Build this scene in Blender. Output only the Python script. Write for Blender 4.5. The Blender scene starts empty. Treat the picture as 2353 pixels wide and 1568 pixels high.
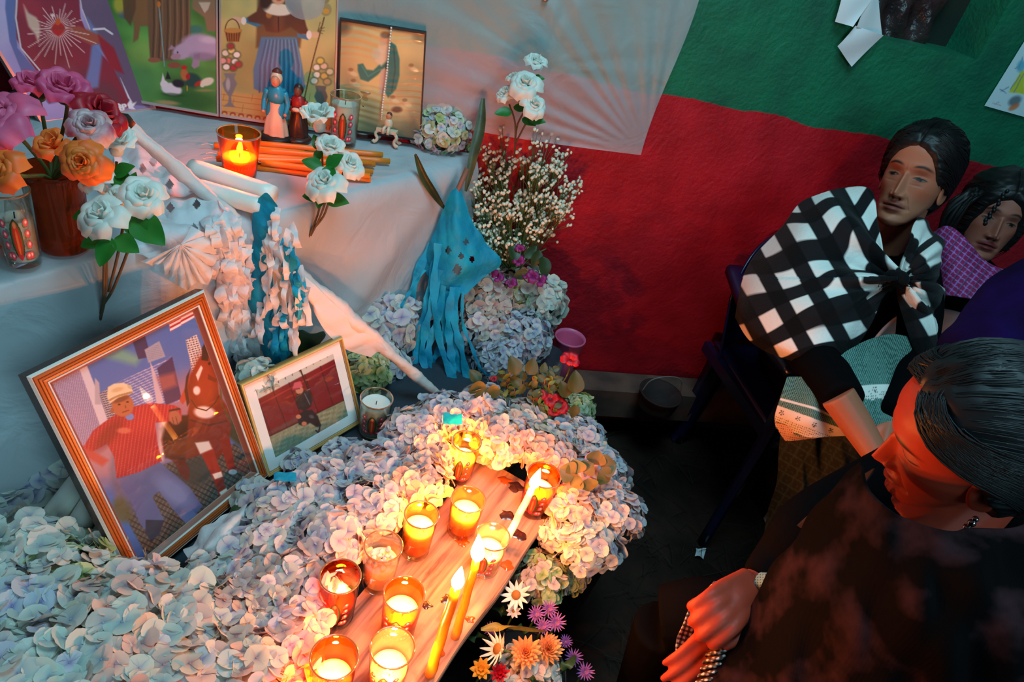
import bpy, math, random
import numpy as np
from mathutils import Vector, Matrix, noise as mnoise
rnd = random.Random(7)
npr = np.random.RandomState(7)
sc = bpy.context.scene
COL = sc.collection
# ---------------------------------------------------------------- camera
FPX = 1569.; CX, CY = 1176.5, 784.; CAMH = 1.55
_n = math.hypot(548, 2184); _c, _s = 2184/_n, 548/_n; PHI = math.atan(FPX/_n)
FW = np.array([0, math.cos(PHI), -math.sin(PHI)]); R0 = np.array([1., 0, 0]); U0 = np.array([0, math.sin(PHI), math.cos(PHI)])
CR = _c*R0+_s*U0; CD = _s*R0-_c*U0; CC = np.array([0, 0, CAMH])
cd = bpy.data.cameras.new('camera'); cam = bpy.data.objects.new('camera', cd); COL.objects.link(cam)
cd.sensor_width = 36; cd.lens = FPX/2353*36; cd.clip_start = .01
cam.matrix_world = Matrix(((CR[0], -CD[0], -FW[0], 0), (CR[1], -CD[1], -FW[1], 0), (CR[2], -CD[2], -FW[2], CAMH), (0, 0, 0, 1)))
cd.dof.use_dof = False
sc.camera = cam
# ---------------------------------------------------------------- light
w = bpy.data.worlds.new('world'); sc.world = w; w.use_nodes = True
w.node_tree.nodes['Background'].inputs[0].default_value = (.45, .8, 1, 1)
w.node_tree.nodes['Background'].inputs[1].default_value = .035
def area(name, loc, to, size, power, col):
    l = bpy.data.lights.new(name, 'AREA'); l.shape = 'RECTANGLE'; l.size = size[0]; l.size_y = size[1]; l.energy = power; l.color = col
    o = bpy.data.objects.new(name, l); COL.objects.link(o); o.location = loc
    o.rotation_euler = (Vector(to)-Vector(loc)).to_track_quat('-Z', 'Y').to_euler(); return o
area('daylight_doorway', (1.25, -.85, 2.05), (-.15, 1.45, .95), (.8, 1.1), 20, (.40, .84, 1.0))
area('daylight_skylight', (.15, .75, 2.9), (.0, 1.25, .9), (.8, .8), 33, (.42, .84, 1.0))
CANDLE_W = 2.5; CANDLE_COL = (1, .34, .085)
sc.view_settings.view_transform = 'Standard'; sc.view_settings.look = 'None'; sc.view_settings.gamma = 1
sc.view_settings.exposure = 0.0; sc.view_settings.use_curve_mapping = False
sc.cycles.transparent_max_bounces = 24
# ---------------------------------------------------------------- geometry of the view
def ray(x, y): return FW+(x-CX)/FPX*CR+(y-CY)/FPX*CD
def onh(x, y, h): r = ray(x, y); return CC+r*((h-CAMH)/r[2])
def at(x, y, z): return CC+ray(x, y)*z
def onp(x, y, p0, n): r = ray(x, y); return CC+r*(np.dot(np.array(p0)-CC, n)/np.dot(r, n))
def proj(P):
    q = np.asarray(P, float)-CC; z = q@FW
    return np.stack([CX+FPX*(q@CR)/z, CY+FPX*(q@CD)/z], -1)
WP = np.array([.54, 1.94, 0]); WD = np.array([.961, .276, 0]); WD /= np.linalg.norm(WD); WN = np.array([WD[1], -WD[0], 0])
def wall(x, y, off=0.): return onp(x, y, WP+WN*off, WN)
# ---------------------------------------------------------------- helpers
def setp(o, label=None, cat=None, group=None, kind=None):
    if label: o['label'] = label
    if cat: o['category'] = cat
    if group: o['group'] = group
    if kind: o['kind'] = kind
    return o
def thing(name, label, cat, loc=(0, 0, 0), group=None, rot=None):
    o = bpy.data.objects.new(name, None); COL.objects.link(o); o.location = tuple(loc); o.empty_display_size = .05
    if rot is not None: o.rotation_euler = rot
    return setp(o, label, cat, group)
def mesh(name, V, Fc, mat=None, smooth=True):
    me = bpy.data.meshes.new(name); V = np.asarray(V, float)
    me.from_pydata(V.tolist(), [], [tuple(map(int, f)) for f in Fc]); me.update()
    if smooth: me.polygons.foreach_set('use_smooth', [True]*len(me.polygons))
    if mat is not None:
        for m in (mat if isinstance(mat, (list, tuple)) else [mat]): me.materials.append(m)
    return me
def obj(name, VF, mat=None, parent=None, smooth=True, local=False, kind=None, label=None):
    V, Fc = VF; V = np.asarray(V, float)
    if parent is not None and not local and parent.type == 'EMPTY': V = V-np.array(parent.location)
    if parent is not None and not local and parent.type != 'EMPTY': V = V-np.array(parent.get('org', (0, 0, 0)))
    o = bpy.data.objects.new(name, mesh(name, V, Fc, mat, smooth)); COL.objects.link(o)
    if parent is not None:
        o.parent = parent
        o['org'] = list(parent.location) if parent.type == 'EMPTY' else list(parent.get('org', (0, 0, 0)))
    if kind: o['kind'] = kind
    if label: o['label'] = label
    return o
def inst(name, me, parent=None, mat4=None):
    o = bpy.data.objects.new(name, me); COL.objects.link(o)
    if parent is not None: o.parent = parent
    if mat4 is not None: o.matrix_local = mat4
    return o
def join(*vfs):
    V = []; Fc = []; n = 0
    for v, f in vfs:
        v = np.asarray(v, float); V.append(v); Fc += [tuple(i+n for i in ff) for ff in f]; n += len(v)
    return np.concatenate(V), Fc
def gridf(nu, nv, closeu=False):
    Fc = []
    for j in range(nv-1):
        for i in range(nu if closeu else nu-1):
            a = j*nu+i; b = j*nu+(i+1) % nu; Fc.append((a, b, b+nu, a+nu))
    return Fc
def frame_of(d):
    d = np.array(d, float); d /= np.linalg.norm(d); a = np.array([0, 0, 1.]) if abs(d[2]) < .9 else np.array([1., 0, 0])
    x = np.cross(a, d); x /= np.linalg.norm(x); return x, np.cross(d, x), d
def tube(P, r, n=8, cap=True):
    P = np.asarray(P, float); m = len(P); r = np.ones(m)*r if np.isscalar(r) else np.asarray(r, float)
    V = []; x = None
    for i in range(m):
        d = P[min(i+1, m-1)]-P[max(i-1, 0)]; d = d/(np.linalg.norm(d)+1e-12)
        if x is None: x, y, _ = frame_of(d)
        else: x = x-d*np.dot(x, d); x /= np.linalg.norm(x)+1e-12; y = np.cross(d, x)
        for k in range(n):
            a = 2*math.pi*k/n; V.append(P[i]+r[i]*(math.cos(a)*x+math.sin(a)*y))
    Fc = gridf(n, m, True)
    if cap: Fc += [tuple(range(n-1, -1, -1)), tuple((m-1)*n+k for k in range(n))]
    return np.array(V), Fc
def lathe(prof, n=32, c=(0, 0, 0), axis=None, cap=True):
    V = []
    for r, z in prof:
        for k in range(n): a = 2*math.pi*k/n; V.append((r*math.cos(a), r*math.sin(a), z))
    V = np.array(V); Fc = gridf(n, len(prof), True)
    if cap: Fc += [tuple(range(n-1, -1, -1)), tuple((len(prof)-1)*n+k for k in range(n))]
    if axis is not None:
        x, y, d = frame_of(axis); V = V[:, :1]*x+V[:, 1:2]*y+V[:, 2:]*d
    return V+np.array(c), Fc
def box(c, s, X=(1, 0, 0), Y=(0, 1, 0), Z=(0, 0, 1)):
    V = []
    for k in (-1, 1):
        for j in (-1, 1):
            for i in (-1, 1): V.append(np.array(c)+np.array(X)*i*s[0]/2+np.array(Y)*j*s[1]/2+np.array(Z)*k*s[2]/2)
    return np.array(V), [(0, 2, 3, 1), (4, 5, 7, 6), (0, 1, 5, 4), (2, 6, 7, 3), (0, 4, 6, 2), (1, 3, 7, 5)]
def prism(pts, z0, z1):
    n = len(pts); V = [(p[0], p[1], z0) for p in pts]+[(p[0], p[1], z1) for p in pts]
    return np.array(V), [tuple(range(n-1, -1, -1)), tuple(range(n, 2*n))]+[(i, (i+1) % n, (i+1) % n+n, i+n) for i in range(n)]
def ball(c, r, n=12, m=8, ax=None):
    r = np.ones(3)*r if np.isscalar(r) else np.array(r); V = []
    for j in range(m+1):
        t = math.pi*j/m
        for k in range(n): a = 2*math.pi*k/n; V.append((math.sin(t)*math.cos(a), math.sin(t)*math.sin(a), math.cos(t)))
    V = np.array(V)*r
    if ax is not None: x, y, d = frame_of(ax); V = V[:, :1]*x+V[:, 1:2]*y+V[:, 2:]*d
    return V+np.array(c), [f[::-1] for f in gridf(n, m+1, True)]
def cr1(P, t):
    """Catmull-Rom through P (m,k) at parameters t in 0..1"""
    P = np.asarray(P, float); m = len(P); x = np.clip(t, 0, 1)*(m-1); i = np.minimum(x.astype(int), m-2); f = (x-i)[:, None]
    Q = np.concatenate([[2*P[0]-P[1]], P, [2*P[-1]-P[-2]]]); a, b, c, d = Q[i], Q[i+1], Q[i+2], Q[i+3]
    return .5*((2*b)+(-a+c)*f+(2*a-5*b+4*c-d)*f*f+(-a+3*b-3*c+d)*f**3)
def spline(P, n=24): return cr1(np.asarray(P, float), np.linspace(0, 1, n))
def patch(rows, nu, nv):
    """rows: equal-length lists of 3D points -> dense (nv,nu,3)"""
    A = np.array([cr1(np.array(r, float), np.linspace(0, 1, nu)) for r in rows])
    k = A.shape[2]
    return cr1(A.reshape(len(rows), -1), np.linspace(0, 1, nv)).reshape(nv, nu, k)
def fbm(P, s, oct=3, seed=0.):
    """cheap smooth noise by summed sines, vectorised"""
    P = np.asarray(P, float)*s; out = 0; rs = np.random.RandomState(int(seed*10)+3)
    a = 1.
    for o in range(oct):
        for q in range(4):
            k = rs.normal(size=P.shape[-1]); k *= (1.6**o)*(.7+.6*rs.rand())/np.linalg.norm(k)*2; out = out+a*np.sin(P@k+rs.rand()*6.28)
        a *= .55
    return out/4
def normals(G):
    du = np.gradient(G, axis=1); dv = np.gradient(G, axis=0); n = np.cross(du, dv); return n/(np.linalg.norm(n, axis=2, keepdims=True)+1e-12)
def sheet(G, thick=0.):
    nv, nu = G.shape[:2]; V = G.reshape(-1, 3); Fc = gridf(nu, nv)
    if not thick: return V, Fc
    V2 = (G-normals(G)*thick).reshape(-1, 3); n = len(V); F2 = [tuple(i+n for i in f[::-1]) for f in Fc]
    E = []
    for i in range(nu-1): E += [(i+1, i, i+n, i+1+n), ((nv-1)*nu+i, (nv-1)*nu+i+1, (nv-1)*nu+i+1+n, (nv-1)*nu+i+n)]
    for j in range(nv-1): E += [(j*nu, (j+1)*nu, (j+1)*nu+n, j*nu+n), ((j+1)*nu+nu-1, j*nu+nu-1, j*nu+nu-1+n, (j+1)*nu+nu-1+n)]
    return np.concatenate([V, V2]), Fc+F2+E
# ---------------------------------------------------------------- materials
def s2l(c):
    c = np.array(c, float)/255. if max(c) > 1.01 else np.array(c, float)
    return np.where(c <= .04045, c/12.92, ((c+.055)/1.055)**2.4)
def rgba(c): return tuple(float(v) for v in s2l(c))+(1.,)
class NT:
    def __init__(s, name):
        s.m = bpy.data.materials.new(name); s.m.use_nodes = True; s.t = s.m.node_tree; s.b = s.t.nodes['Principled BSDF']; s.o = s.t.nodes['Material Output']
    def n(s, ty, **k):
        x = s.t.nodes.new(ty)
        for a, v in k.items():
            if a.startswith('i_'):
                key = a[2:]; key = int(key) if key.isdigit() else key.replace('_', ' ')
                x.inputs[key].default_value = v
            else: setattr(x, a, v)
        return x
    def l(s, a, b): s.t.links.new(a, b)
def mat(name, col, rough=.6, noise=None, bump=None, metal=0, trans=None, spec=.5, coat=0, sss=None, sheen=0, col2=None, coord='Object'):
    """noise=(scale, amount) mottles between col and col2; bump=(scale,strength,dist)"""
    q = NT(name); b = q.b
    b.inputs['Roughness'].default_value = rough; b.inputs['Metallic'].default_value = metal; b.inputs['Specular IOR Level'].default_value = spec
    b.inputs['Coat Weight'].default_value = coat; b.inputs['Sheen Weight'].default_value = sheen
    b.inputs['Base Color'].default_value = rgba(col)
    tc = q.n('ShaderNodeTexCoord')
    if noise or col2:
        sc_, am = noise or (20, 1)
        nz = q.n('ShaderNodeTexNoise', i_Scale=sc_, i_Detail=5.); q.l(tc.outputs[coord], nz.inputs['Vector'])
        rp = q.n('ShaderNodeValToRGB'); rp.color_ramp.elements[0].position = .35; rp.color_ramp.elements[1].position = .65
        c2 = col2 or tuple(np.clip(np.array(col, float)*(1-am*.4), 0, 255))
        rp.color_ramp.elements[0].color = rgba(c2); rp.color_ramp.elements[1].color = rgba(col)
        q.l(nz.outputs['Fac'], rp.inputs['Fac']); q.l(rp.outputs['Color'], b.inputs['Base Color'])
    if bump:
        nb = q.n('ShaderNodeTexNoise', i_Scale=bump[0], i_Detail=4.); q.l(tc.outputs[coord], nb.inputs['Vector'])
        bp = q.n('ShaderNodeBump', i_Strength=bump[1], i_Distance=bump[2] if len(bump) > 2 else .002); q.l(nb.outputs['Fac'], bp.inputs['Height']); q.l(bp.outputs['Normal'], b.inputs['Normal'])
    if sss:
        b.inputs['Subsurface Weight'].default_value = sss[0]; b.inputs['Subsurface Radius'].default_value = sss[1]; b.inputs['Subsurface Scale'].default_value = sss[2] if len(sss) > 2 else 1.
    if trans:
        tr = q.n('ShaderNodeBsdfTranslucent'); src = b.inputs['Base Color']
        tr.inputs['Color'].default_value = rgba(col)
        if src.is_linked: q.l(src.links[0].from_socket, tr.inputs['Color'])
        mx = q.n('ShaderNodeMixShader'); mx.inputs[0].default_value = trans; q.l(b.outputs[0], mx.inputs[1]); q.l(tr.outputs[0], mx.inputs[2]); q.l(mx.outputs[0], q.o.inputs['Surface'])
    return q.m
def glassmat(name, tint, rough=.03, dens=None):
    q = NT(name); t = q.n('ShaderNodeBsdfTransparent'); t.inputs[0].default_value = rgba(tint)
    g = q.n('ShaderNodeBsdfGlossy', i_Roughness=rough); g.inputs[0].default_value = (1, 1, 1, 1)
    f = q.n('ShaderNodeLayerWeight', i_Blend=.28); m = q.n('ShaderNodeMixShader')
    mt = q.n('ShaderNodeMath', operation='MULTIPLY'); mt.inputs[1].default_value = .65; q.l(f.outputs['Fresnel'], mt.inputs[0])
    q.l(mt.outputs[0], m.inputs[0]); q.l(t.outputs[0], m.inputs[1]); q.l(g.outputs[0], m.inputs[2])
    if dens:
        d = q.n('ShaderNodeBsdfDiffuse'); d.inputs[0].default_value = rgba(tint); m2 = q.n('ShaderNodeMixShader'); m2.inputs[0].default_value = dens
        q.l(m.outputs[0], m2.inputs[1]); q.l(d.outputs[0], m2.inputs[2]); m = m2
    q.l(m.outputs[0], q.o.inputs['Surface']); return q.m
def flamemat():
    q = NT('flame'); e = q.n('ShaderNodeEmission'); tc = q.n('ShaderNodeTexCoord'); sp = q.n('ShaderNodeSeparateXYZ'); q.l(tc.outputs['Generated'], sp.inputs[0])
    rp = q.n('ShaderNodeValToRGB'); el = rp.color_ramp.elements; el[0].position = 0; el[0].color = (.15, .12, .5, 1); el[1].position = 1; el[1].color = (1, .45, .08, 1)
    for p, c in ((.12, (1, .35, .12, 1)), (.3, (1, .85, .6, 1)), (.7, (1, .8, .42, 1))): x = el.new(p); x.color = c
    q.l(sp.outputs[2], rp.inputs[0]); q.l(rp.outputs[0], e.inputs[0]); e.inputs[1].default_value = 4.5
    t = q.n('ShaderNodeBsdfTransparent'); a = q.n('ShaderNodeAddShader'); q.l(e.outputs[0], a.inputs[0]); q.l(t.outputs[0], a.inputs[1]); q.l(a.outputs[0], q.o.inputs['Surface']); return q.m
def vcmat(name, rough=.5, coat=0, bump=None, trans=None, spec=.5):
    q = NT(name); a = q.n('ShaderNodeVertexColor'); a.layer_name = 'paint'; q.l(a.outputs['Color'], q.b.inputs['Base Color'])
    q.b.inputs['Roughness'].default_value = rough; q.b.inputs['Coat Weight'].default_value = coat; q.b.inputs['Specular IOR Level'].default_value = spec
    if bump:
        tc = q.n('ShaderNodeTexCoord'); nb = q.n('ShaderNodeTexNoise', i_Scale=bump[0], i_Detail=4.); q.l(tc.outputs['Object'], nb.inputs['Vector'])
        bp = q.n('ShaderNodeBump', i_Strength=bump[1], i_Distance=.002); q.l(nb.outputs['Fac'], bp.inputs['Height']); q.l(bp.outputs['Normal'], q.b.inputs['Normal'])
    return q.m
def setcol(o, C, dom='POINT'):
    """per-vertex sRGB 0..255 colours"""
    C = s2l_arr(C); a = o.data.color_attributes.new('paint', 'FLOAT_COLOR', dom)
    a.data.foreach_set('color', np.concatenate([C, np.ones((len(C), 1))], 1).astype(np.float32).ravel())
def s2l_arr(C):
    C = np.clip(np.asarray(C, float)/255., 0, 1); return np.where(C <= .04045, C/12.92, ((C+.055)/1.055)**2.4)
class Paint:
    """colours a set of surface points given their position on the picture"""
    def __init__(s, PX, base): s.P = np.asarray(PX, float); s.C = np.ones((len(s.P), 3))*np.array(base, float)
    def mixin(s, a, col): s.C += (np.array(col, float)-s.C)*a[:, None]; return s
    def poly(s, pts, col, a=1., soft=1.2):
        pts = np.array(pts, float); P = s.P; lo = pts.min(0)-soft; hi = pts.max(0)+soft
        k = np.where(((P >= lo) & (P <= hi)).all(1))[0]
        if not len(k): return s
        p = P[k]; ins = np.zeros(len(k), bool); dm = np.full(len(k), 1e9)
        for i in range(len(pts)):
            A, B = pts[i], pts[(i+1) % len(pts)]; e = B-A
            t = np.clip(((p-A)@e)/(e@e+1e-9), 0, 1); dm = np.minimum(dm, np.linalg.norm(p-(A+t[:, None]*e), axis=1))
            c = ((A[1] > p[:, 1]) != (B[1] > p[:, 1])) & (p[:, 0] < (B[0]-A[0])*(p[:, 1]-A[1])/(B[1]-A[1]+1e-12)+A[0]); ins ^= c
        sd = np.where(ins, dm, -dm); al = np.clip(sd/(2*soft)+.5, 0, 1)*a
        s.C[k] += (np.array(col, float)-s.C[k])*al[:, None]; return s
    def blob(s, x, y, rx, ry=None, col=(0, 0, 0), rot=0, a=1., soft=.25):
        ry = ry or rx; d = s.P-np.array([x, y]); c, q = math.cos(math.radians(rot)), math.sin(math.radians(rot))
        r = np.sqrt(((d[:, 0]*c+d[:, 1]*q)/rx)**2+((-d[:, 0]*q+d[:, 1]*c)/ry)**2)
        return s.mixin(np.clip((1+soft/2-r)/soft, 0, 1)*a, col)
    def line(s, pts, wd, col, a=1.):
        pts = np.array(pts, float); dm = np.full(len(s.P), 1e9)
        for A, B in zip(pts[:-1], pts[1:]):
            e = B-A; t = np.clip(((s.P-A)@e)/(e@e+1e-9), 0, 1); dm = np.minimum(dm, np.linalg.norm(s.P-(A+t[:, None]*e), axis=1))
        return s.mixin(np.clip(wd/2+.8-dm, 0, 1)*a, col)
    def mottle(s, sc_, amt, seed=1): s.C *= (1+amt*fbm(s.P, sc_, 3, seed))[:, None]; return s
    def stripes(s, mask_pts, ang, per, col, a=.4, duty=.4):
        c, q = math.cos(math.radians(ang)), math.sin(math.radians(ang)); f = ((s.P[:, 0]*c+s.P[:, 1]*q)/per) % 1
        t = Paint(s.P, (0, 0, 0)); t.poly(mask_pts, (1, 1, 1)); return s.mixin(t.C[:, 0]*(f < duty)*a, col)
def print_grid(corners, nu, nv):
    """flat sheet: corners TL TR BR BL (3D) -> V,F"""
    TL, TR, BR, BL = [np.array(c, float) for c in corners]; u = np.linspace(0, 1, nu)[None, :, None]; v = np.linspace(0, 1, nv)[:, None, None]
    G = (TL*(1-u)+TR*u)*(1-v)+(BL*(1-u)+BR*u)*v
    return G
# ---------------------------------------------------------------- setting
bl = [wall(*p) for p in ((975, 98), (1260, 168), (1520, 215), (1760, 272), (2030, 325), (2353, 388))]
kb, ka = np.polyfit([p[0] for p in bl], [p[2] for p in bl], 1)
def wallmat():
    q = NT('painted_plaster'); tc = q.n('ShaderNodeTexCoord'); sp = q.n('ShaderNodeSeparateXYZ'); q.l(tc.outputs['Object'], sp.inputs[0])
    m1 = q.n('ShaderNodeMath', operation='MULTIPLY_ADD'); q.l(sp.outputs[0], m1.inputs[0]); m1.inputs[1].default_value = -kb; m1.inputs[2].default_value = -ka
    ad = q.n('ShaderNodeMath', operation='ADD'); q.l(sp.outputs[2], ad.inputs[0]); q.l(m1.outputs[0], ad.inputs[1])
    nz = q.n('ShaderNodeTexNoise', i_Scale=6., i_Detail=6.); q.l(tc.outputs['Object'], nz.inputs[0])
    m2 = q.n('ShaderNodeMath', operation='MULTIPLY_ADD'); q.l(nz.outputs['Fac'], m2.inputs[0]); m2.inputs[1].default_value = .05; m2.inputs[2].default_value = -.025
    a2 = q.n('ShaderNodeMath', operation='ADD'); q.l(ad.outputs[0], a2.inputs[0]); q.l(m2.outputs[0], a2.inputs[1])
    rp = q.n('ShaderNodeMapRange'); rp.inputs['From Min'].default_value = -.0015; rp.inputs['From Max'].default_value = .0015; q.l(a2.outputs[0], rp.inputs[0])
    n2 = q.n('ShaderNodeTexNoise', i_Scale=9., i_Detail=7.); q.l(tc.outputs['Object'], n2.inputs[0])
    def ramp(a, b):
        r = q.n('ShaderNodeValToRGB'); r.color_ramp.elements[0].position = .3; r.color_ramp.elements[1].position = .7; r.color_ramp.elements[0].color = rgba(a); r.color_ramp.elements[1].color = rgba(b); q.l(n2.outputs['Fac'], r.inputs[0]); return r
    R_ = ramp((160, 14, 28), (190, 24, 40)); G_ = ramp((24, 88, 66), (18, 112, 78))
    mx = q.n('ShaderNodeMix', data_type='RGBA'); q.l(rp.outputs[0], mx.inputs[0]); q.l(R_.outputs[0], mx.inputs[6]); q.l(G_.outputs[0], mx.inputs[7]); q.l(mx.outputs[2], q.b.inputs['Base Color'])
    q.b.inputs['Roughness'].default_value = .55; q.b.inputs['Specular IOR Level'].default_value = .35
    n3 = q.n('ShaderNodeTexNoise', i_Scale=90., i_Detail=4.); q.l(tc.outputs['Object'], n3.inputs[0]); n4 = q.n('ShaderNodeTexNoise', i_Scale=14., i_Detail=3., i_Distortion=1.5); q.l(tc.outputs['Object'], n4.inputs[0])
    a3 = q.n('ShaderNodeMath', operation='MULTIPLY_ADD'); q.l(n4.outputs['Fac'], a3.inputs[0]); a3.inputs[1].default_value = 1.6; q.l(n3.outputs['Fac'], a3.inputs[2])
    bp = q.n('ShaderNodeBump', i_Strength=.6, i_Distance=.004); q.l(a3.outputs[0], bp.inputs['Height']); q.l(bp.outputs[0], q.b.inputs['Normal']); return q.m
MW = wallmat()
def ws(p): return float((np.array(p)-WP)@WD)
def wp(s, z, off=0.): return WP+WD*s+WN*off+np.array([0, 0, z])
hb = [wall(1985, 75), wall(2240, 142), wall(2325, -2)]
hs0, hs1 = ws(hb[0]), (ws(hb[1])+ws(hb[2]))/2; hz0 = (hb[0][2]+hb[1][2])/2; hz1 = hz0+.42
S0, S1, ZT = -2.2, 1.9, 2.5
rects = [(S0, hs0, 0, ZT), (hs1, S1, 0, ZT), (hs0, hs1, 0, hz0), (hs0, hs1, hz1, ZT)]
V = []; Fc = []
for a, b_, z0, z1 in rects:
    n0 = len(V); V += [wp(a, z0), wp(b_, z0), wp(b_, z1), wp(a, z1)]; Fc.append((n0, n0+1, n0+2, n0+3))
DN = -.13
for (a, z0), (b_, z1) in (((hs0, hz0), (hs1, hz0)), ((hs1, hz0), (hs1, hz1)), ((hs1, hz1), (hs0, hz1)), ((hs0, hz1), (hs0, hz0))):
    n0 = len(V); V += [wp(a, z0), wp(b_, z1), wp(b_, z1, DN), wp(a, z0, DN)]; Fc.append((n0, n0+1, n0+2, n0+3))
o = obj('wall_back', (V, Fc), MW, smooth=False); o['kind'] = 'structure'
# niche behind the wall opening
win = thing('window_1', None, None, wp((hs0+hs1)/2, hz0, DN)); win['kind'] = 'structure'
ms = hs0+(hs1-hs0)*.66
obj('window_covering', sheet(np.array([[wp(hs0-.01+(ms-hs0+.03)*i/30, hz0-.01+(hz1-hz0+.02)*j/30, DN+.04+.012*math.sin(i*.7+j*.35)*math.sin(j*.4)) for i in range(31)] for j in range(31)])), mat('brown_plastic_film', (66, 44, 44), .28, bump=(26, .9, .012), col2=(40, 24, 26)), win, label='crinkled brown plastic film over opening')
obj('window_dark_panel', (np.array([wp(ms-.02, hz0-.02, DN), wp(hs1+.02, hz0-.02, DN), wp(hs1+.02, hz1, DN), wp(ms-.02, hz1, DN)]), [(0, 1, 2, 3)]), mat('dark_green_panel', (16, 30, 20), .95, bump=(120, .5)), win, smooth=False)  # flat dark green panel filling the right part of the niche
cor = wp(-2.2, 0); LD = WN
o = obj('wall_left', (np.array([cor, cor+LD*2.6, cor+LD*2.6+[0, 0, ZT], cor+[0, 0, ZT]]), [(0, 1, 2, 3)]), mat('dark_left_plaster', (44, 52, 56), .8, bump=(60, .4)), smooth=False); o['kind'] = 'structure'
def floormat():
    q = NT('packed_earth'); tc = q.n('ShaderNodeTexCoord'); nz = q.n('ShaderNodeTexNoise', i_Scale=5., i_Detail=8.); q.l(tc.outputs['Object'], nz.inputs[0])
    r = q.n('ShaderNodeValToRGB'); r.color_ramp.elements[0].color = rgba((26, 18, 16)); r.color_ramp.elements[1].color = rgba((58, 42, 34)); r.color_ramp.elements[0].position = .35; r.color_ramp.elements[1].position = .7
    q.l(nz.outputs['Fac'], r.inputs[0]); q.l(r.outputs[0], q.b.inputs['Base Color']); q.b.inputs['Roughness'].default_value = .95; q.b.inputs['Specular IOR Level'].default_value = .15
    n2 = q.n('ShaderNodeTexNoise', i_Scale=45., i_Detail=6.); q.l(tc.outputs['Object'], n2.inputs[0]); bp = q.n('ShaderNodeBump', i_Strength=.8, i_Distance=.01); q.l(n2.outputs['Fac'], bp.inputs['Height']); q.l(bp.outputs[0], q.b.inputs['Normal']); return q.m
fx = np.linspace(-1.6, 2.6, 43); fy = np.linspace(-1., 2.9, 40)
G = np.array([[(x, y, .006*math.sin(x*5+y*3)*math.sin(y*7)-.006) for x in fx] for y in fy])
o = obj('floor', sheet(G), floormat()); o['kind'] = 'structure'
# ---------------------------------------------------------------- altar tables, bench
E1 = np.array([.505, .863, 0]); E2 = np.array([.863, -.505, 0]); TL_ = np.array([-.748, .764, 0]); TR_ = np.array([-.208, 1.687, 0]); TABH = .90; STEPH = .46
def alt(s, o, h): return np.array([-.208, 1.687, 0])+E1*s+E2*o+np.array([0, 0, h])
MWOOD = mat('rough_table_wood', (92, 66, 48), .75, col2=(60, 42, 30), bump=(40, .4))
t = thing('altar_table', 'wooden table under the white plastic cloth against the wall', 'table', (-.75, 1.3, 0))
pts = [wp(ws((-.25, 1.66, 0)), 0, .03), TR_-E2*.03-E1*.03, TL_-E1*.5-E2*.03, wp(-1.84, 0, .9), wp(-1.84, 0, .03)]
obj('table_top', prism(pts, TABH-.035, TABH-.004), MWOOD, t, smooth=False)
for s_, o_ in ((-.08, -.12), (-1.45, -.08), (-.6, -.5), (-1.3, -.6)):
    p = alt(s_, o_, 0); obj('leg', box((p[0], p[1], .43), (.05, .05, .865)), MWOOD, t, smooth=False)
# white plastic cloth: top sheet running over the front edge and down to the step
def plasticmat(name, col, tr):
    q = NT(name); q.b.inputs['Base Color'].default_value = rgba(col); q.b.inputs['Roughness'].default_value = .38; q.b.inputs['Specular IOR Level'].default_value = .45
    tl = q.n('ShaderNodeBsdfTranslucent'); tl.inputs[0].default_value = rgba(col); tp = q.n('ShaderNodeBsdfTransparent'); tp.inputs[0].default_value = (1, 1, 1, 1)
    m = q.n('ShaderNodeMixShader'); m.inputs[0].default_value = .2; q.l(q.b.outputs[0], m.inputs[1]); q.l(tl.outputs[0], m.inputs[2])
    m2 = q.n('ShaderNodeMixShader'); m2.inputs[0].default_value = tr; q.l(m.outputs[0], m2.inputs[1]); q.l(tp.outputs[0], m2.inputs[2]); q.l(m2.outputs[0], q.o.inputs[0])
    tc = q.n('ShaderNodeTexCoord'); n3 = q.n('ShaderNodeTexNoise', i_Scale=9., i_Detail=5., i_Distortion=1.2); q.l(tc.outputs['Object'], n3.inputs[0])
    bp = q.n('ShaderNodeBump', i_Strength=.5, i_Distance=.012); q.l(n3.outputs['Fac'], bp.inputs['Height']); q.l(bp.outputs[0], q.b.inputs['Normal']); return q.m
MPL = plasticmat('white_plastic_cloth', (202, 208, 214), .06)
nu = 150; rows = []
for i in range(nu):
    f = i/(nu-1); s_ = -1.75+f*1.75; e = alt(s_, 0, 0); sb = ws((e[0], e[1], 0)); 
    # back point on the wall line straight behind the edge (clamped to the table)
    bk = wp(max(-1.83, ws(e-E2*.0)-(.0+.62*(1-f))), 0, .012)
    col = []
    for k in range(16):
        g = k/15; p = bk*(1-g)+e*g; z = TABH+.004+.004*fbm(np.array([p*1.0]), 9, 3, 2)[0]+.003*math.sin(g*9+f*21)*g; col.append(p+[0, 0, z-p[2]])
    top = col[-1]
    col.append(e+E2*.012+[0, 0, TABH-.004])
    for k in range(1, 26):
        g = k/25; z = TABH-.01-g*(TABH-.01-STEPH-.01)
        x = s_+.05*g*math.sin(f*5); dg = .016*math.exp(-((f*5+g*1.2-4.6)/.16)**2)+.02*math.exp(-((f*6+g*1.5-4.3)/.2)**2)+.014*math.exp(-((f*6-g*.9-2.6)/.2)**2)+.018*math.exp(-((f*5-g*.7-1.2)/.25)**2)+.014*fbm(np.array([[s_*1.5, g*.5, 0]]), 1.6, 2, 5)[0]
        col.append(alt(s_, .02+.03*g+dg*(.25+g), z))
    rows.append(col)
G = np.array(rows).transpose(1, 0, 2)[:, ::-1]
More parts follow.
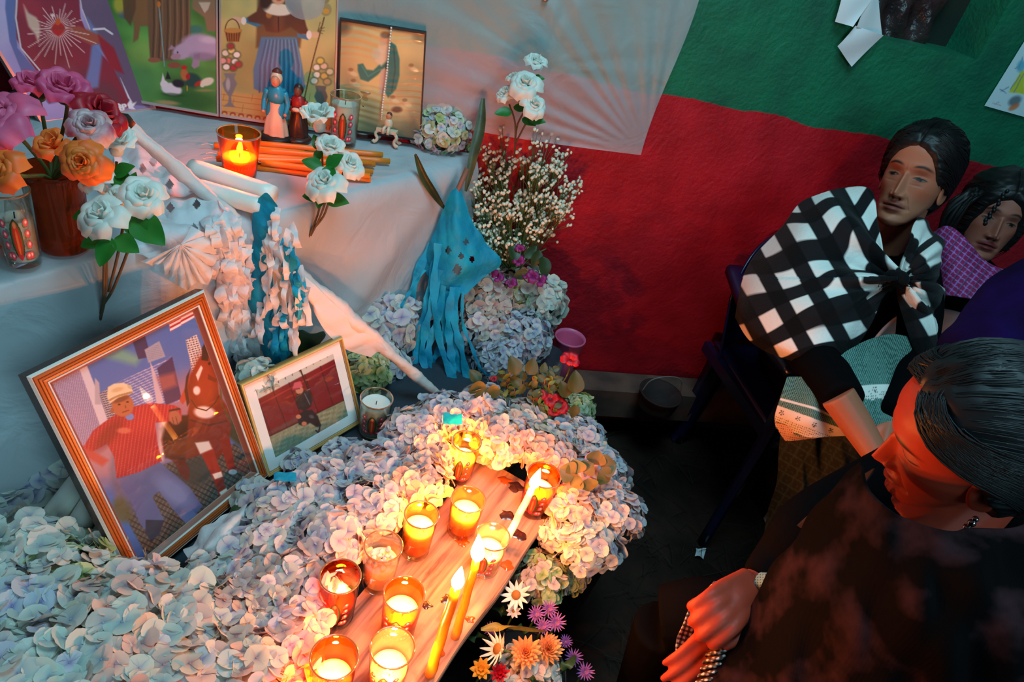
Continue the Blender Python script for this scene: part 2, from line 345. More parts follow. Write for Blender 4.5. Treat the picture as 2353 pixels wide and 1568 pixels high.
# the right end turns back to the wall
o = obj('plastic_tablecloth', sheet(G), MPL); setp(o, 'white plastic sheet covering the altar table, hanging in folds down its front', 'tablecloth'); o['org'] = [0, 0, 0]
e0 = alt(0, 0, 0); w0 = wp(ws(e0)-.02, 0, .01); rows = []
for j in range(24):
    z = TABH+.004-j/23*(TABH-.02); rows.append([e0*(1-k/9)+w0*k/9+E2*(.03*(j/23)+.006*math.sin(k*1.7+j*.4))*(1-k/9)+[0, 0, z] for k in range(10)])
oo = obj('side_drape', sheet(np.array(rows)), MPL, o)
# lower step under a navy cloth
MNAVY = mat('navy_cloth', (24, 46, 60), .5, col2=(16, 32, 44), noise=(8, 1), bump=(7, .7, .02), sheen=.3)
def st(s, o): return alt(s, o, 0)
t = thing('altar_step', 'low table under a navy cloth in front of the altar, heaped with flowers', 'table', st(-.6, .3))
obj('step_board', prism([st(-1.9, .04), st(.06, .05), st(.06, .36), st(-.36, .47), st(-1.9, .47)][::-1], STEPH-.03, STEPH-.006), MWOOD, t, smooth=False)
for a, b_ in ((-.05, .1), (-.42, .4), (-1.6, .12), (-1.6, .4)):
    p = st(a, b_); obj('leg', box((p[0], p[1], .214), (.05, .05, .428)), MWOOD, t, smooth=False)
rows = []
for j in range(30):
    g = j/29; r_ = []
    for i in range(90):
        s_ = -1.95+i/89*2.03; omax = .48 if s_ < -.36 else .48-.12*min(1, (s_+.36)/.42)
        if g < .6: q = g/.6; p = st(s_, .035+q*(omax-.035)); z = STEPH+.002+.003*math.sin(s_*23+q*5)
        else: q = (g-.6)/.4; p = st(s_, omax+.012+.012*math.sin(s_*30)*q); z = STEPH-q*.2
        r_.append((p[0], p[1], z))
    rows.append(r_)
setp(obj('navy_tablecloth', sheet(np.array(rows)), MNAVY), 'dark navy cloth on the low step, showing between frames and flowers', 'tablecloth')
# plank
def plankmat():
    q = NT('weathered_plank'); tc = q.n('ShaderNodeTexCoord'); mp = q.n('ShaderNodeMapping'); mp.inputs['Scale'].default_value = (60, 4, 60); q.l(tc.outputs['Object'], mp.inputs[0])
    nz = q.n('ShaderNodeTexNoise', i_Scale=1., i_Detail=8., i_Distortion=.6); q.l(mp.outputs[0], nz.inputs[0]); r = q.n('ShaderNodeValToRGB'); e = r.color_ramp.elements
    e[0].position = .32; e[0].color = rgba((84, 62, 52)); e[1].position = .62; e[1].color = rgba((186, 150, 126)); x = e.new(.45); x.color = rgba((158, 122, 102)); q.l(nz.outputs['Fac'], r.inputs[0])
    n2 = q.n('ShaderNodeTexNoise', i_Scale=14., i_Detail=5.); q.l(tc.outputs['Object'], n2.inputs[0]); r2 = q.n('ShaderNodeValToRGB'); r2.color_ramp.elements[0].position = .3; r2.color_ramp.elements[0].color = (.35, .28, .25, 1); r2.color_ramp.elements[1].position = .42; r2.color_ramp.elements[1].color = (1, 1, 1, 1); q.l(n2.outputs['Fac'], r2.inputs[0])
    m = q.n('ShaderNodeMix', data_type='RGBA', blend_type='MULTIPLY'); m.inputs[0].default_value = .7; q.l(r.outputs[0], m.inputs[6]); q.l(r2.outputs[0], m.inputs[7]); q.l(m.outputs[2], q.b.inputs['Base Color'])
    q.b.inputs['Roughness'].default_value = .6; bp = q.n('ShaderNodeBump', i_Strength=.5, i_Distance=.002); q.l(nz.outputs['Fac'], bp.inputs['Height']); q.l(bp.outputs[0], q.b.inputs['Normal']); return q.m
MPK = plankmat(); PA = np.array([.005, 1.1, 0]); PB = np.array([.178, 1.008, 0]); PD = np.array([-.164, -.428, 0]); PD /= np.linalg.norm(PD); PC = np.cross([0, 0, 1], PD)
PLH = .465; ang = math.atan2(PD[1], PD[0])+math.pi/2
pc = (PA+PB)/2+PD*.42
t = thing('plank_bench', 'weathered wooden plank bench carrying the burning candles', 'bench', (pc[0], pc[1], 0), rot=(0, 0, ang))
# board with slightly waney edges, local y runs along the plank
vs = []
for yy in np.linspace(-.42, .42, 43):
    for (xx, zz) in ((-.098, 0), (.098, 0), (.1, -.004), (.098, -.028), (-.098, -.028), (-.1, -.004)):
        vs.append((xx+.0025*math.sin(yy*23+xx*40), yy+.003*math.sin(xx*60), PLH+zz+.0008*math.sin(yy*31)))
fs = gridf(6, 43, True)+[tuple(range(5, -1, -1)), tuple(42*6+k for k in range(6))]
obj('board', (vs, fs), MPK, t, smooth=False, local=True)
for yy in (-.33, .33): obj('trestle', join(box((0, yy, .2), (.16, .03, .4)), box((0, yy, .42), (.18, .06, .035)), box((0, yy, .015), (.2, .07, .03))), MWOOD, t, smooth=False, local=True)
# sawn beam along the wall, raised on two blocks
bs0, bs1 = ws(wall(1290, 838))-.12, ws(wall(1660, 850))+.75
bm_ = mat('sawn_beam', (112, 80, 68), .8, col2=(78, 54, 48), bump=(30, .5), noise=(12, 1))
t = thing('wall_bench', 'low bench of sawn timber along the foot of the red wall', 'bench', wp((bs0+bs1)/2, 0, .07))
obj('seat_beam', box(wp((bs0+bs1)/2, .165, .062), (bs1-bs0, .1, .11), X=WD, Y=WN), bm_, t, smooth=False)
for s_ in (bs0+.1, bs1-.1): obj('support_block', box(wp(s_, .055, .06), (.1, .09, .11), X=WD, Y=WN), MWOOD, t, smooth=False)
# ---------------------------------------------------------------- plastic sheet on the wall
MSH = plasticmat('thin_plastic_sheet', (196, 208, 212), .45)
c_ = {k: wall(*v, .025) for k, v in dict(tl=(560, -160), tr=(1640, -160), br=(1486, 358), b1=(1110, 290), bl=(740, 225)).items()}
rows = []
for j in range(90):
    g = j/89
    L_ = np.array([560+(740-560)*g, -160+(225+160)*g]); Rr = np.array([1640+(1486-1640)*g+14*math.sin(g*5), -160+(358+160)*g])
    r_ = []
    for i in range(150):
        f = i/149; p = L_*(1-f)+Rr*f; p = p+np.array([0, (14*math.sin(f*3.1)-2)*g])
        d = p-np.array([1486, 358]); a = math.atan2(d[1], d[0]); r = np.hypot(*d)
        d2 = p-np.array([1240, 150]); a2 = math.atan2(d2[1], d2[0]); r2 = np.hypot(*d2)
        o_ = .016+.0026*math.sin(a*34+1.2*math.sin(a*9))*min(1, r/160)*math.exp(-r/620)*(1.6)+.0016*math.sin(a2*13+2*math.sin(a2*5))*min(1, r2/160)*math.exp(-r2/380)+.004*math.sin(p[0]*.011-p[1]*.004)*(g<2)+.003*math.sin(p[0]*.02+p[1]*.015)
        r_.append(wall(p[0], p[1], max(o_, .004)+.004))
    rows.append(r_)
o = obj('plastic_sheet', sheet(np.array(rows)), MSH); setp(o, 'thin white plastic sheet pinned on the wall, its corner pulled tight over red paint', 'sheet')
# ---------------------------------------------------------------- pictures
MPRINT = vcmat('glossy_print', .45, coat=.0); MSILV = mat('silver_trim', (200, 196, 190), .35, metal=.6); MDARK = mat('black_trim', (26, 22, 22), .5); MPAPER = vcmat('old_wavy_print', .45, coat=.15)
def picture(name, label, q, org, nrm, bw, fm, nu, nv, base, painter, th=.012, pm=None, group=None, wavy=0):
    C3 = [onp(x, y, org, nrm)+nrm*0 for x, y in q]; c = sum(C3)/4
    t = thing(name, label, 'picture', (C3[2]+C3[3])/2, group)
    ins = [p+(c-p)/np.linalg.norm(c-p)*bw*1.41 for p in C3]
    V = C3+[p+nrm*.004 for p in C3]+[p+nrm*.004 for p in ins]+[p for p in ins]+[p-nrm*th for p in C3]
    Fc = []
    for i in range(4):
        k = (i+1) % 4; Fc += [(i, k, 4+k, 4+i), (4+i, 4+k, 8+k, 8+i), (8+i, 8+k, 12+k, 12+i), (16+i, 16+k, k, i)]
    obj('frame', (V, Fc), fm, t, smooth=False)
    obj('back_board', ([p-nrm*(th-.001) for p in C3]+[p-nrm*.001 for p in C3], [(0, 1, 2, 3), (7, 6, 5, 4)]), MDARK, t, smooth=False)
    G = print_grid(ins, nu, nv)
    if wavy:
        ii, jj = np.meshgrid(np.arange(nu), np.arange(nv)); G = G+nrm*(wavy*(np.sin(jj*.55+1.5*np.sin(ii*.06)+.5*np.sin(jj*.13))*(.5+.5*np.sin(ii*.021+jj*.05)))[..., None]+wavy)
    V = G.reshape(-1, 3)+nrm*.001; pr = obj('print', (V, gridf(nu, nv)), pm or MPRINT, t, smooth=bool(wavy))
    P = Paint(proj(V), base); painter(P); setcol(pr, P.C); return t
def p1(P):
    P.poly([(-200, -200), (400, -200), (400, 300), (-200, 300)], (158, 150, 198)); P.mottle(.012, .12, 3)
    P.blob(305, 170, 40, 90, (110, 105, 160), -20, .7, .8); P.blob(10, 60, 30, 60, (175, 170, 205), 10, .8, .8)
    P.poly([(36, -160), (170, -160), (185, 40), (205, 90), (255, 150), (318, 240), (250, 262), (180, 262), (120, 215), (60, 130), (22, 60)], (128, 42, 60))
    for x, y, r, c in ((70, 20, 40, (150, 48, 62)), (120, 120, 45, (105, 34, 52)), (200, 190, 40, (92, 50, 66)), (250, 220, 36, (84, 58, 70)), (160, 170, 30, (120, 60, 74))): P.blob(x, y, r, r*.6, c, 55, .7, .9)
    P.poly([(20, -160), (50, -160), (34, 30), (40, 110), (90, 170), (150, 232), (112, 240), (50, 165), (22, 95), (12, 20)], (84, 108, 160)); P.line([(46, -100), (36, 40), (48, 110), (100, 172), (152, 230)], 3, (200, 200, 205))
    P.poly([(158, -160), (232, -160), (258, 20), (292, 110), (330, 190), (345, 245), (300, 240), (262, 160), (222, 95), (206, 60), (180, 0)], (96, 84, 110)); P.poly([(200, 40), (212, 90), (205, 150), (190, 210), (226, 200), (236, 120), (222, 70)], (98, 130, 182), .9, 4)
    P.line([(215, 68), (240, 66), (258, 78)], 4, (205, 205, 210)); P.line([(170, -80), (188, 20), (206, 66)], 2.5, (190, 180, 190))
    P.poly([(158, 62), (182, 60), (232, 82), (245, 98), (210, 104), (188, 92), (160, 70)], (152, 78, 62), 1, 3); P.poly([(225, 80), (262, 110), (285, 170), (255, 158), (232, 110)], (140, 36, 52), 1, 3)
    P.poly([(54, 10), (66, 30), (84, 40), (92, 56), (92, 76), (88, 100), (80, 78), (66, 62), (60, 40)], (196, 170, 150), 1, 3)
    for k in range(34):
        a = k/34*6.283; L = 40+34*((k*7) % 5)/4; L *= 1.25 if math.sin(a) > .1 else .8
        P.line([(134+13*math.cos(a), 66+13*math.sin(a)), (134+L*math.cos(a), 66+L*math.sin(a))], 1.5, (222, 196, 186), .85)
    P.blob(134, 66, 15, 15, (170, 30, 40), 0, 1, .4); P.poly([(120, 62), (128, 54), (134, 60), (141, 54), (149, 62), (142, 76), (135, 84), (126, 76)], (178, 34, 40)); P.blob(133, 50, 6, 8, (196, 84, 40)); P.line([(120, 65), (148, 65)], 2.5, (120, 60, 40)); P.line([(121, 32), (121, 42)], 2.5, (220, 200, 200)); P.line([(117, 36), (125, 36)], 2.5, (220, 200, 200))
    for x, y in ((262, 248), (272, 243), (268, 255), (280, 250), (258, 256), (285, 243)): P.blob(x, y, 6.5, 5, (232, 232, 232)); P.blob(x, y, 1.8, 1.6, (160, 160, 150))
    P.poly([(276, 178), (282, 190), (300, 228), (308, 240), (294, 225)], (222, 220, 228)); P.poly([(292, 240), (300, 228), (304, 238), (314, 234), (306, 246), (312, 252), (296, 250)], (230, 230, 232))
def p2(P):
    P.mottle(.03, .25, 4)
    P.blob(300, 180, 70, 40, (92, 160, 92), 10, .7, .9); P.blob(440, 230, 70, 22, (40, 96, 40), 5, .8, .8); P.blob(330, 120, 40, 30, (150, 190, 90), 0, .6, .9); P.blob(290, 30, 20, 14, (84, 110, 110)); P.blob(275, 10, 14, 20, (190, 180, 60), 0, .8, .6)
    P.poly([(300, -150), (345, -150), (348, 10), (345, 60), (322, 60), (318, 90), (306, 98), (308, 60), (298, 20)], (128, 98, 62), 1, 2); P.poly([(270, -150), (310, -150), (312, 20), (300, 60), (285, 40)], (96, 72, 48), .9, 2)
    P.poly([(440, -150), (505, -150), (505, 40), (500, 72), (476, 72), (470, 40), (442, 20)], (140, 112, 84), 1, 2); P.poly([(456, 5), (484, 5), (478, 22), (470, 30)], (196, 182, 160)); P.blob(448, 68, 20, 10, (60, 120, 120), 0, .8, .6)
    P.poly([(335, -150), (436, -150), (438, 80), (424, 132), (392, 140), (345, 140), (340, 60)], (112, 88, 62), 1, 2)
    for x in (352, 366, 384, 400, 414, 428): P.line([(x, -100), (x+2, 60), (x-1, 132)], 4, (84, 64, 46), .8); P.line([(x+5, -100), (x+8, 60), (x+4, 130)], 2.5, (140, 114, 84), .7)
    P.line([(365, 8), (378, 152)], 2.2, (120, 160, 160)); P.blob(365, 10, 4, 7, (190, 120, 50)); P.blob(354, 138, 14, 6, (150, 96, 70)); P.blob(400, 150, 15, 7, (140, 84, 62))
    P.blob(462, 108, 46, 30, (176, 162, 190), 8, 1, .3); P.blob(420, 118, 24, 18, (180, 166, 190), -20, 1, .3); P.blob(404, 130, 12, 7, (170, 140, 155), -10); P.poly([(386, 115), (394, 103), (404, 112)], (165, 140, 160)); P.poly([(446, 125), (460, 122), (458, 152), (446, 158), (440, 152)], (160, 140, 160)); P.blob(480, 92, 20, 8, (206, 196, 212), 5, .8, .8); P.blob(408, 120, 2.2, 2, (60, 40, 50)); P.blob(470, 130, 30, 9, (120, 100, 125), 5, .5, .8)
    P.blob(394, 205, 24, 14, (218, 220, 225), 12, 1, .25); P.blob(377, 193, 9, 8, (222, 222, 226)); P.poly([(370, 190), (374, 168), (380, 188)], (222, 222, 226)); P.blob(410, 192, 14, 9, (36, 36, 44), 10, 1, .4); P.poly([(380, 182), (385, 164), (393, 182)], (34, 34, 42)); P.blob(398, 218, 24, 4, (30, 60, 34), 5, .6, .8)
    P.blob(441, 184, 22, 16, (32, 74, 66), 15, 1, .4); P.blob(424, 172, 9, 14, (180, 110, 60), -10, 1, .4); P.blob(423, 155, 7, 5, (190, 40, 34)); P.blob(456, 192, 11, 5, (170, 50, 34), -30); P.blob(432, 176, 5, 7, (170, 40, 40)); P.line([(430, 198), (430, 208)], 2, (180, 150, 60))
    P.blob(476, 188, 16, 9, (222, 222, 196), -18, 1, .3); P.blob(465, 196, 5, 5, (220, 220, 200)); P.blob(470, 208, 20, 3, (170, 140, 90), 0, .7, .8); P.blob(385, 236, 26, 5, (180, 150, 110), 5, .8, .8)
def p3(P):
    P.mottle(.02, .18, 6); P.blob(560, 150, 60, 80, (150, 150, 90), 0, .6, .9); P.blob(720, 60, 50, 120, (196, 190, 128), 0, .6, .9); P.blob(560, 10, 40, 40, (200, 188, 120), 0, .6, .9)
    P.poly([(505, 208), (600, 220), (775, 246), (775, 310), (505, 275)], (196, 160, 92), 1, 3)
    for i in range(5): P.line([(505+i*2, 216+i*13), (775, 252+i*13)], 1.2, (150, 112, 60), .6)
    for i in range(12): P.line([(515+i*22, 216+(i % 3)*12), (512+i*22, 232+(i % 3)*13)], 1.2, (150, 112, 60), .6)
    for i in range(14): P.blob(516+i*19, 260+i*2.7, 7, 5, (150, 60, 44), 8, .9); P.blob(516+i*19, 262+i*2.7, 4, 3, (210, 180, 110), 8, .9)
    P.poly([(592, -20), (690, -20), (696, 60), (690, 110), (588, 110)], (96, 76, 50), .9, 3)
    P.poly([(600, 85), (682, 85), (694, 150), (702, 200), (690, 226), (640, 228), (583, 204), (582, 160)], (46, 124, 158), 1, 2)
    for k in range(9): x = 596+k*11; P.line([(612+k*8, 92), (x+2, 150), (x, 212)], 3, (28, 92, 124), .75); P.line([(616+k*8, 92), (x+7, 150), (x+5, 210)], 2, (92, 164, 190), .6)
    P.poly([(562, 40), (585, 46), (600, 58), (590, 62), (566, 52)], (40, 120, 156)); P.poly([(682, 76), (712, 82), (708, 92), (684, 86)], (40, 120, 156))
    P.poly([(602, -5), (632, 18), (668, 18), (690, 5), (704, 60), (712, 80), (690, 78), (668, 62), (640, 76), (612, 72), (606, 56), (572, 50), (568, 40), (590, 26)], (92, 56, 42), 1, 2)
    P.blob(640, 50, 14, 22, (120, 76, 54), 0, .7, .8); P.blob(618, 34, 7, 8, (180, 120, 60), 0, .9, .6); P.line([(640, 40), (640, 72)], 2, (60, 34, 28))
    P.blob(639, 22, 34, 14, (226, 216, 196), 5, 1, .2); P.blob(612, -4, 14, 26, (48, 34, 32), 10, 1, .4); P.blob(668, 0, 12, 26, (48, 34, 32), -10, 1, .4); P.blob(640, -16, 19, 27, (206, 160, 126), 0, 1, .2); P.blob(641, 1, 6, 2, (190, 84, 70)); P.blob(640, -50, 34, 22, (44, 32, 32), 0, 1, .3)
    P.blob(547, 46, 14, 7, (214, 180, 146), 15); P.blob(560, 48, 6, 9, (230, 226, 214)); P.blob(723, 80, 12, 7, (214, 180, 140), 10); P.blob(710, 80, 6, 10, (230, 226, 214))
    for a in range(-90, 91, 12): P.line([(534+17*math.sin(math.radians(a)), 72-28*math.cos(math.radians(a))), (534+17*math.sin(math.radians(a+12)), 72-28*math.cos(math.radians(a+12)))], 2, (110, 70, 44))
    P.poly([(515, 68), (556, 68), (549, 96), (522, 96)], (146, 96, 50)); [P.line([(520+k*6, 72), (523+k*5, 94)], 1.5, (86, 52, 30)) for k in range(6)]; P.blob(535, 70, 20, 6, (180, 140, 70))
    for cx_, cy_ in ((528, 0), (740, 40)):
        pass
    for x, y, c in ((518, 122, (220, 214, 190)), (532, 116, (230, 200, 120)), (544, 126, (232, 232, 224)), (524, 140, (214, 120, 110)), (540, 142, (230, 224, 220)), (512, 140, (214, 160, 150)), (536, 156, (170, 50, 54)), (520, 154, (230, 230, 220)), (548, 148, (160, 60, 60)), (530, 106, (150, 60, 60))):
        P.blob(x, y, 10, 9, (60, 84, 54), 0, .8, .5); P.blob(x, y, 7.5, 6.5, c, 0, 1, .4)
    P.poly([(514, 168), (543, 168), (538, 180), (545, 192), (536, 212), (531, 222), (532, 236), (540, 246), (514, 245), (524, 236), (526, 222), (516, 208), (511, 192), (519, 180)], (118, 124, 124), 1, 1.5); P.blob(524, 194, 5, 14, (180, 186, 182), 0, .8, .6)
    P.line([(745, 40), (716, 150), (700, 224)], 2.5, (92, 70, 44)); P.blob(749, 22, 13, 15, (150, 142, 96)); P.blob(749, 26, 8, 6, (206, 150, 60)); P.blob(748, 0, 9, 8, (140, 130, 90)); [P.line([(730, 72), (730+16*math.cos(a), 66+16*math.sin(a))], 1.2, (110, 92, 54)) for a in (-.2, -.7, -1.2, .3, .8)]
    for x, y, c in ((728, 155, (226, 226, 206)), (744, 152, (220, 190, 160)), (728, 172, (230, 226, 206)), (745, 175, (214, 176, 96)), (758, 165, (206, 196, 160)), (736, 140, (214, 190, 90)), (752, 188, (190, 160, 110)), (722, 186, (222, 216, 196))):
        P.blob(x, y, 10, 9, (74, 96, 60), 0, .8, .5); P.blob(x, y, 7.5, 6.5, c, 0, 1, .4)
    P.poly([(724, 196), (750, 198), (748, 208), (753, 222), (746, 244), (732, 244), (722, 222), (727, 208)], (84, 100, 96), 1, 1.5)
def p4(P):
    P.mottle(.02, .22, 8); P.blob(870, 120, 70, 90, (216, 186, 118), 5, .6, .8)
    P.blob(905, 315, 70, 34, (96, 92, 70), 10, .8, .9); P.blob(960, 300, 30, 50, (80, 78, 62), 0, .6, .9); P.blob(785, 60, 20, 20, (60, 44, 36), 0, .6, .9); P.blob(970, 85, 20, 14, (70, 54, 40), 0, .5, .9)
    P.poly([(897, 95), (910, 105), (918, 135), (918, 175), (910, 205), (892, 225), (880, 205), (890, 170), (884, 155), (868, 172), (846, 188), (828, 182), (822, 162), (822, 148), (834, 146), (842, 160), (858, 162), (872, 148), (884, 128)], (34, 110, 102), 1, 2)
    P.line([(905, 110), (908, 160), (900, 210)], 3, (24, 74, 76), .8); P.line([(832, 152), (846, 176), (872, 160)], 3, (62, 150, 132), .6)
    P.blob(884, 92, 11, 14, (208, 168, 130), 0, 1, .5); P.blob(886, 80, 12, 8, (120, 92, 64), 0, .9, .6); P.poly([(870, 104), (894, 104), (890, 140), (876, 152), (862, 140)], (220, 196, 160), 1, 3); P.poly([(876, 160), (892, 160), (884, 220), (870, 214)], (200, 170, 150), 1, 3); P.blob(864, 124, 10, 12, (196, 190, 160), 0, .8, .6)
    for x, y in ((806, 165), (945, 155), (812, 190), (902, 228), (930, 235)): P.blob(x, y, 8, 7, (206, 160, 112), 0, .8, .6); P.blob(x+7, y+5, 9, 5, (222, 206, 160), 20, .7, .7); P.blob(x, y-5, 6, 4, (130, 96, 60), 0, .7, .6)
    P.blob(912, 252, 12, 7, (90, 52, 44), 0, .8, .6)
    for i in range(40): P.blob(785+i*4.9, 50+i*.75, 3, 6, (110, 84, 56), 0, .35, .9)
B0 = onh(358, 252, TABH); B1 = onh(95, 286, TABH); hv = B0-B1; hv /= np.linalg.norm(hv); nn = np.cross(hv, [0, 0, 1]); nn = nn*np.sign(nn[0]); n1 = nn*math.cos(.2)+np.array([0, 0, math.sin(.2)])
picture('framed_picture', 'large print of a red-robed saint with glowing heart, leftmost and angled on the altar', [(-172, -152), (203, -152), (358, 252), (95, 286)], B0+[0, 0, .002], n1, .006, MSILV, 210, 170, (158, 150, 198), p1)
wt = WN*math.cos(.04)+np.array([0, 0, math.sin(.04)])
def wallpic(off): return WP+WN*off+np.array([0, 0, TABH])
picture('framed_picture', 'green print of a brown-robed saint with pig, rabbits and rooster, second from left', [(225, -150), (500, -150), (503, 267), (255, 224)], wallpic(.032), wt, .005, MSILV, 170, 200, (78, 136, 62), p2)
picture('framed_picture', 'yellowish print of a child saint in blue gown with basket, behind the two figurines', [(503, -150), (782, -150), (770, 306), (506, 267)], wallpic(.036), wt, .005, MSILV, 190, 260, (176, 168, 104), p3)
picture('framed_picture', 'small aged print in thin black frame, rosary hanging over it', [(781, 42), (980, 74), (967, 324), (775, 297)], wallpic(.042), WN*math.cos(.02)+np.array([0, 0, math.sin(.02)]), .004, MDARK, 140, 180, (196, 168, 116), p4, pm=MPAPER, wavy=.0007)
# ---------------------------------------------------------------- framed photographs leaning on the altar
MGLAZE = vcmat('photo_under_glass', .5, coat=.9)
for n_ in (MGLAZE,): n_.node_tree.nodes['Principled BSDF'].inputs['Coat Roughness'].default_value = .02
def frame_photo(name, label, T, X, Y, W_, H_, prof, gw, nu, nv, base, painter, matw=0):
    """T bottom centre, X along width, Y up, prof: (inset, height, colour)"""
    X = np.array(X, float); X /= np.linalg.norm(X); Y = np.array(Y, float); Y -= X*np.dot(X, Y); Y /= np.linalg.norm(Y); N_ = np.cross(X, Y)
    t = thing(name, label, 'photo frame', T)
    V = []; Cc = []; T = np.array(T, float)
    for o_, h, c in prof:
        for sx, yy in ((-1, H_-o_), (1, H_-o_), (1, o_), (-1, o_)): V.append(T+X*sx*(W_/2-o_)+Y*yy+N_*h); Cc.append(c)
    Fc = []
    for j in range(len(prof)-1):
        for i in range(4): k = (i+1) % 4; Fc.append((j*4+i, (j+1)*4+i, (j+1)*4+k, j*4+k))
    f = obj('frame', (V, Fc), vcmat('moulding_'+name, .3, spec=.6), t, smooth=False); setcol(f, Cc)
    o_ = prof[-1][0]
    def quad(i, h): return [T+X*sx*(W_/2-i)+Y*yy+N_*h for sx, yy in ((-1, H_-i), (1, H_-i), (1, i), (-1, i))]
    obj('back_board', ([*quad(.004, -.012), *quad(.004, -.001)], [(0, 1, 2, 3), (7, 6, 5, 4), (0, 4, 5, 1), (1, 5, 6, 2), (2, 6, 7, 3), (3, 7, 4, 0)]), MDARK, t, smooth=False)
    if matw:
        a, b_ = quad(o_, .0014), quad(o_+matw, .0014); obj('mat_board', (a+b_, [(i, 4+i, 4+(i+1) % 4, (i+1) % 4) for i in range(4)]), mat('white_mat_board', (232, 232, 232), .45, coat=.6), t, smooth=False)
        o_ += matw-.001
    G = print_grid(quad(o_, .0008), nu, nv); V = G.reshape(-1, 3); pr = obj('photograph', (V, gridf(nu, nv)), MGLAZE, t, smooth=False)
    P = Paint(proj(V), base); painter(P); setcol(pr, P.C)
    # easel leg behind
    obj('easel_leg', join(tube([T+Y*H_*.6-N_*.014, T+Y*.0+N_*-.13+np.array([0, 0, .0])], .006, 6)), MDARK, t)
    return t
def f1p(P):
    P.poly([(90, 650), (620, 650), (620, 1300), (90, 1300)], (62, 104, 176)); P.blob(300, 960, 200, 60, (110, 110, 168), -20, .8, .9); P.blob(300, 1040, 230, 60, (182, 120, 128), -18, .8, .9); P.blob(470, 900, 90, 50, (196, 110, 96), -20, .6, .9)
    P.poly([(244, 822), (279, 802), (325, 822), (312, 840)], (116, 176, 130), .7, 8)  # rainbow reflection painted into the print as a soft green streak
    L = [(118, 874), (197, 834), (252, 970), (262, 1010), (186, 1030), (160, 970)]; P.poly(L, (160, 146, 180)); P.stripes(L, 10, 5, (110, 100, 140), .7, .45); P.poly([(180, 842), (197, 834), (256, 985), (238, 1000)], (200, 190, 205))
    P.poly([(304, 782), (332, 768), (347, 820), (318, 826)], (38, 42, 90)); P.poly([(332, 804), (366, 784), (380, 820), (341, 834)], (150, 152, 172)); P.stripes([(336, 808), (364, 790), (376, 818), (342, 830)], 80, 4, (120, 122, 150), .6, .4)
    B = [(262, 884), (396, 818), (418, 922), (306, 942)]; P.poly(B, (88, 108, 176)); P.stripes(B, 66, 6, (190, 190, 212), .7, .35)
    P.poly([(218, 868), (228, 880), (232, 930), (218, 930)], (170, 160, 176)); P.poly([(228, 905), (246, 895), (268, 960), (250, 975)], (90, 84, 110)); P.stripes([(228, 905), (246, 895), (268, 960), (250, 975)], 75, 5, (190, 185, 190), .8, .4)
    P.poly([(361, 846), (396, 820), (417, 916), (381, 932)], (42, 42, 92)); P.poly([(344, 829), (357, 858), (377, 926), (360, 930)], (186, 172, 190)); P.poly([(360, 866), (402, 856), (408, 886), (372, 900)], (178, 92, 84), .7, 6)
    Tt = [(427, 782), (452, 769), (470, 822), (466, 870), (443, 862)]; P.poly(Tt, (206, 196, 196)); P.stripes(Tt, 75, 5.2, (50, 44, 66), .85, .5); P.stripes(Tt, -18, 7, (206, 196, 196), .8, .4)
    P.poly([(430, 880), (440, 850), (440, 900), (420, 930), (412, 920)], (168, 60, 50))
    Fg = [(388, 738), (421, 719), (452, 708), (453, 726), (421, 745), (391, 763)]; P.poly(Fg, (226, 220, 224)); P.stripes(Fg, 60, 9, (176, 28, 52), .95, .5)
    P.poly([(540, 1020), (610, 1090), (350, 1300), (300, 1210), (262, 1110), (400, 1060)], (78, 72, 68), 1, 3); P.stripes([(540, 1020), (610, 1090), (350, 1300), (300, 1210), (262, 1110), (400, 1060)], 30, 9, (128, 108, 92), .6, .35); P.stripes([(540, 1020), (610, 1090), (350, 1300), (300, 1210), (262, 1110), (400, 1060)], 118, 11, (30, 28, 30), .6, .3)
    P.poly([(540, 930), (560, 1000), (590, 1060), (520, 1000)], (56, 60, 40), 1, 5); P.poly([(262, 1030), (300, 1150), (275, 1200), (250, 1080)], (110, 100, 130), .9, 6); P.blob(282, 1172, 22, 30, (90, 84, 50), -20, .9, .6); P.blob(452, 1085, 50, 34, (52, 60, 58), -20, .9, .7)
    # the horse
    H_ = (116, 34, 22)
    P.poly([(458, 822), (480, 808), (491, 830), (500, 868), (503, 905), (516, 925), (530, 950), (531, 985), (522, 1025), (505, 1050), (488, 1068), (462, 1046), (440, 1052), (404, 1064), (380, 1048), (368, 1010), (380, 970), (430, 955), (436, 925), (430, 892), (438, 862), (450, 838)], H_, 1, 2)
    P.blob(470, 880, 22, 60, (150, 52, 32), -8, .7, .7); P.poly([(368, 985), (400, 955), (434, 955), (430, 1000), (425, 1060), (380, 1052)], (44, 18, 16), 1, 3); P.blob(420, 1030, 40, 20, (120, 52, 18), -15, .8, .7)
    P.poly([(463, 828), (464, 800), (470, 788), (480, 806), (478, 830)], (34, 20, 24)); P.poly([(437, 848), (430, 890), (436, 925), (430, 935), (424, 900), (428, 866)], (40, 18, 22)); P.poly([(450, 862), (462, 840), (466, 846), (455, 876)], (224, 206, 200)); P.blob(481, 836, 3, 3.5, (24, 14, 16)); P.poly([(478, 860), (498, 872), (497, 880), (478, 872)], (96, 30, 22))
    P.blob(452, 898, 8, 10, (224, 208, 206), 0, 1, .5); P.blob(470, 948, 24, 14, (224, 206, 200), 5, 1, .4); P.line([(440, 920), (452, 938), (474, 944), (492, 930), (502, 912)], 2.2, (60, 34, 18)); P.line([(438, 966), (480, 978), (520, 968)], 4, (76, 24, 20)); P.line([(505, 880), (510, 930), (530, 970)], 4, (70, 76, 34), .8)
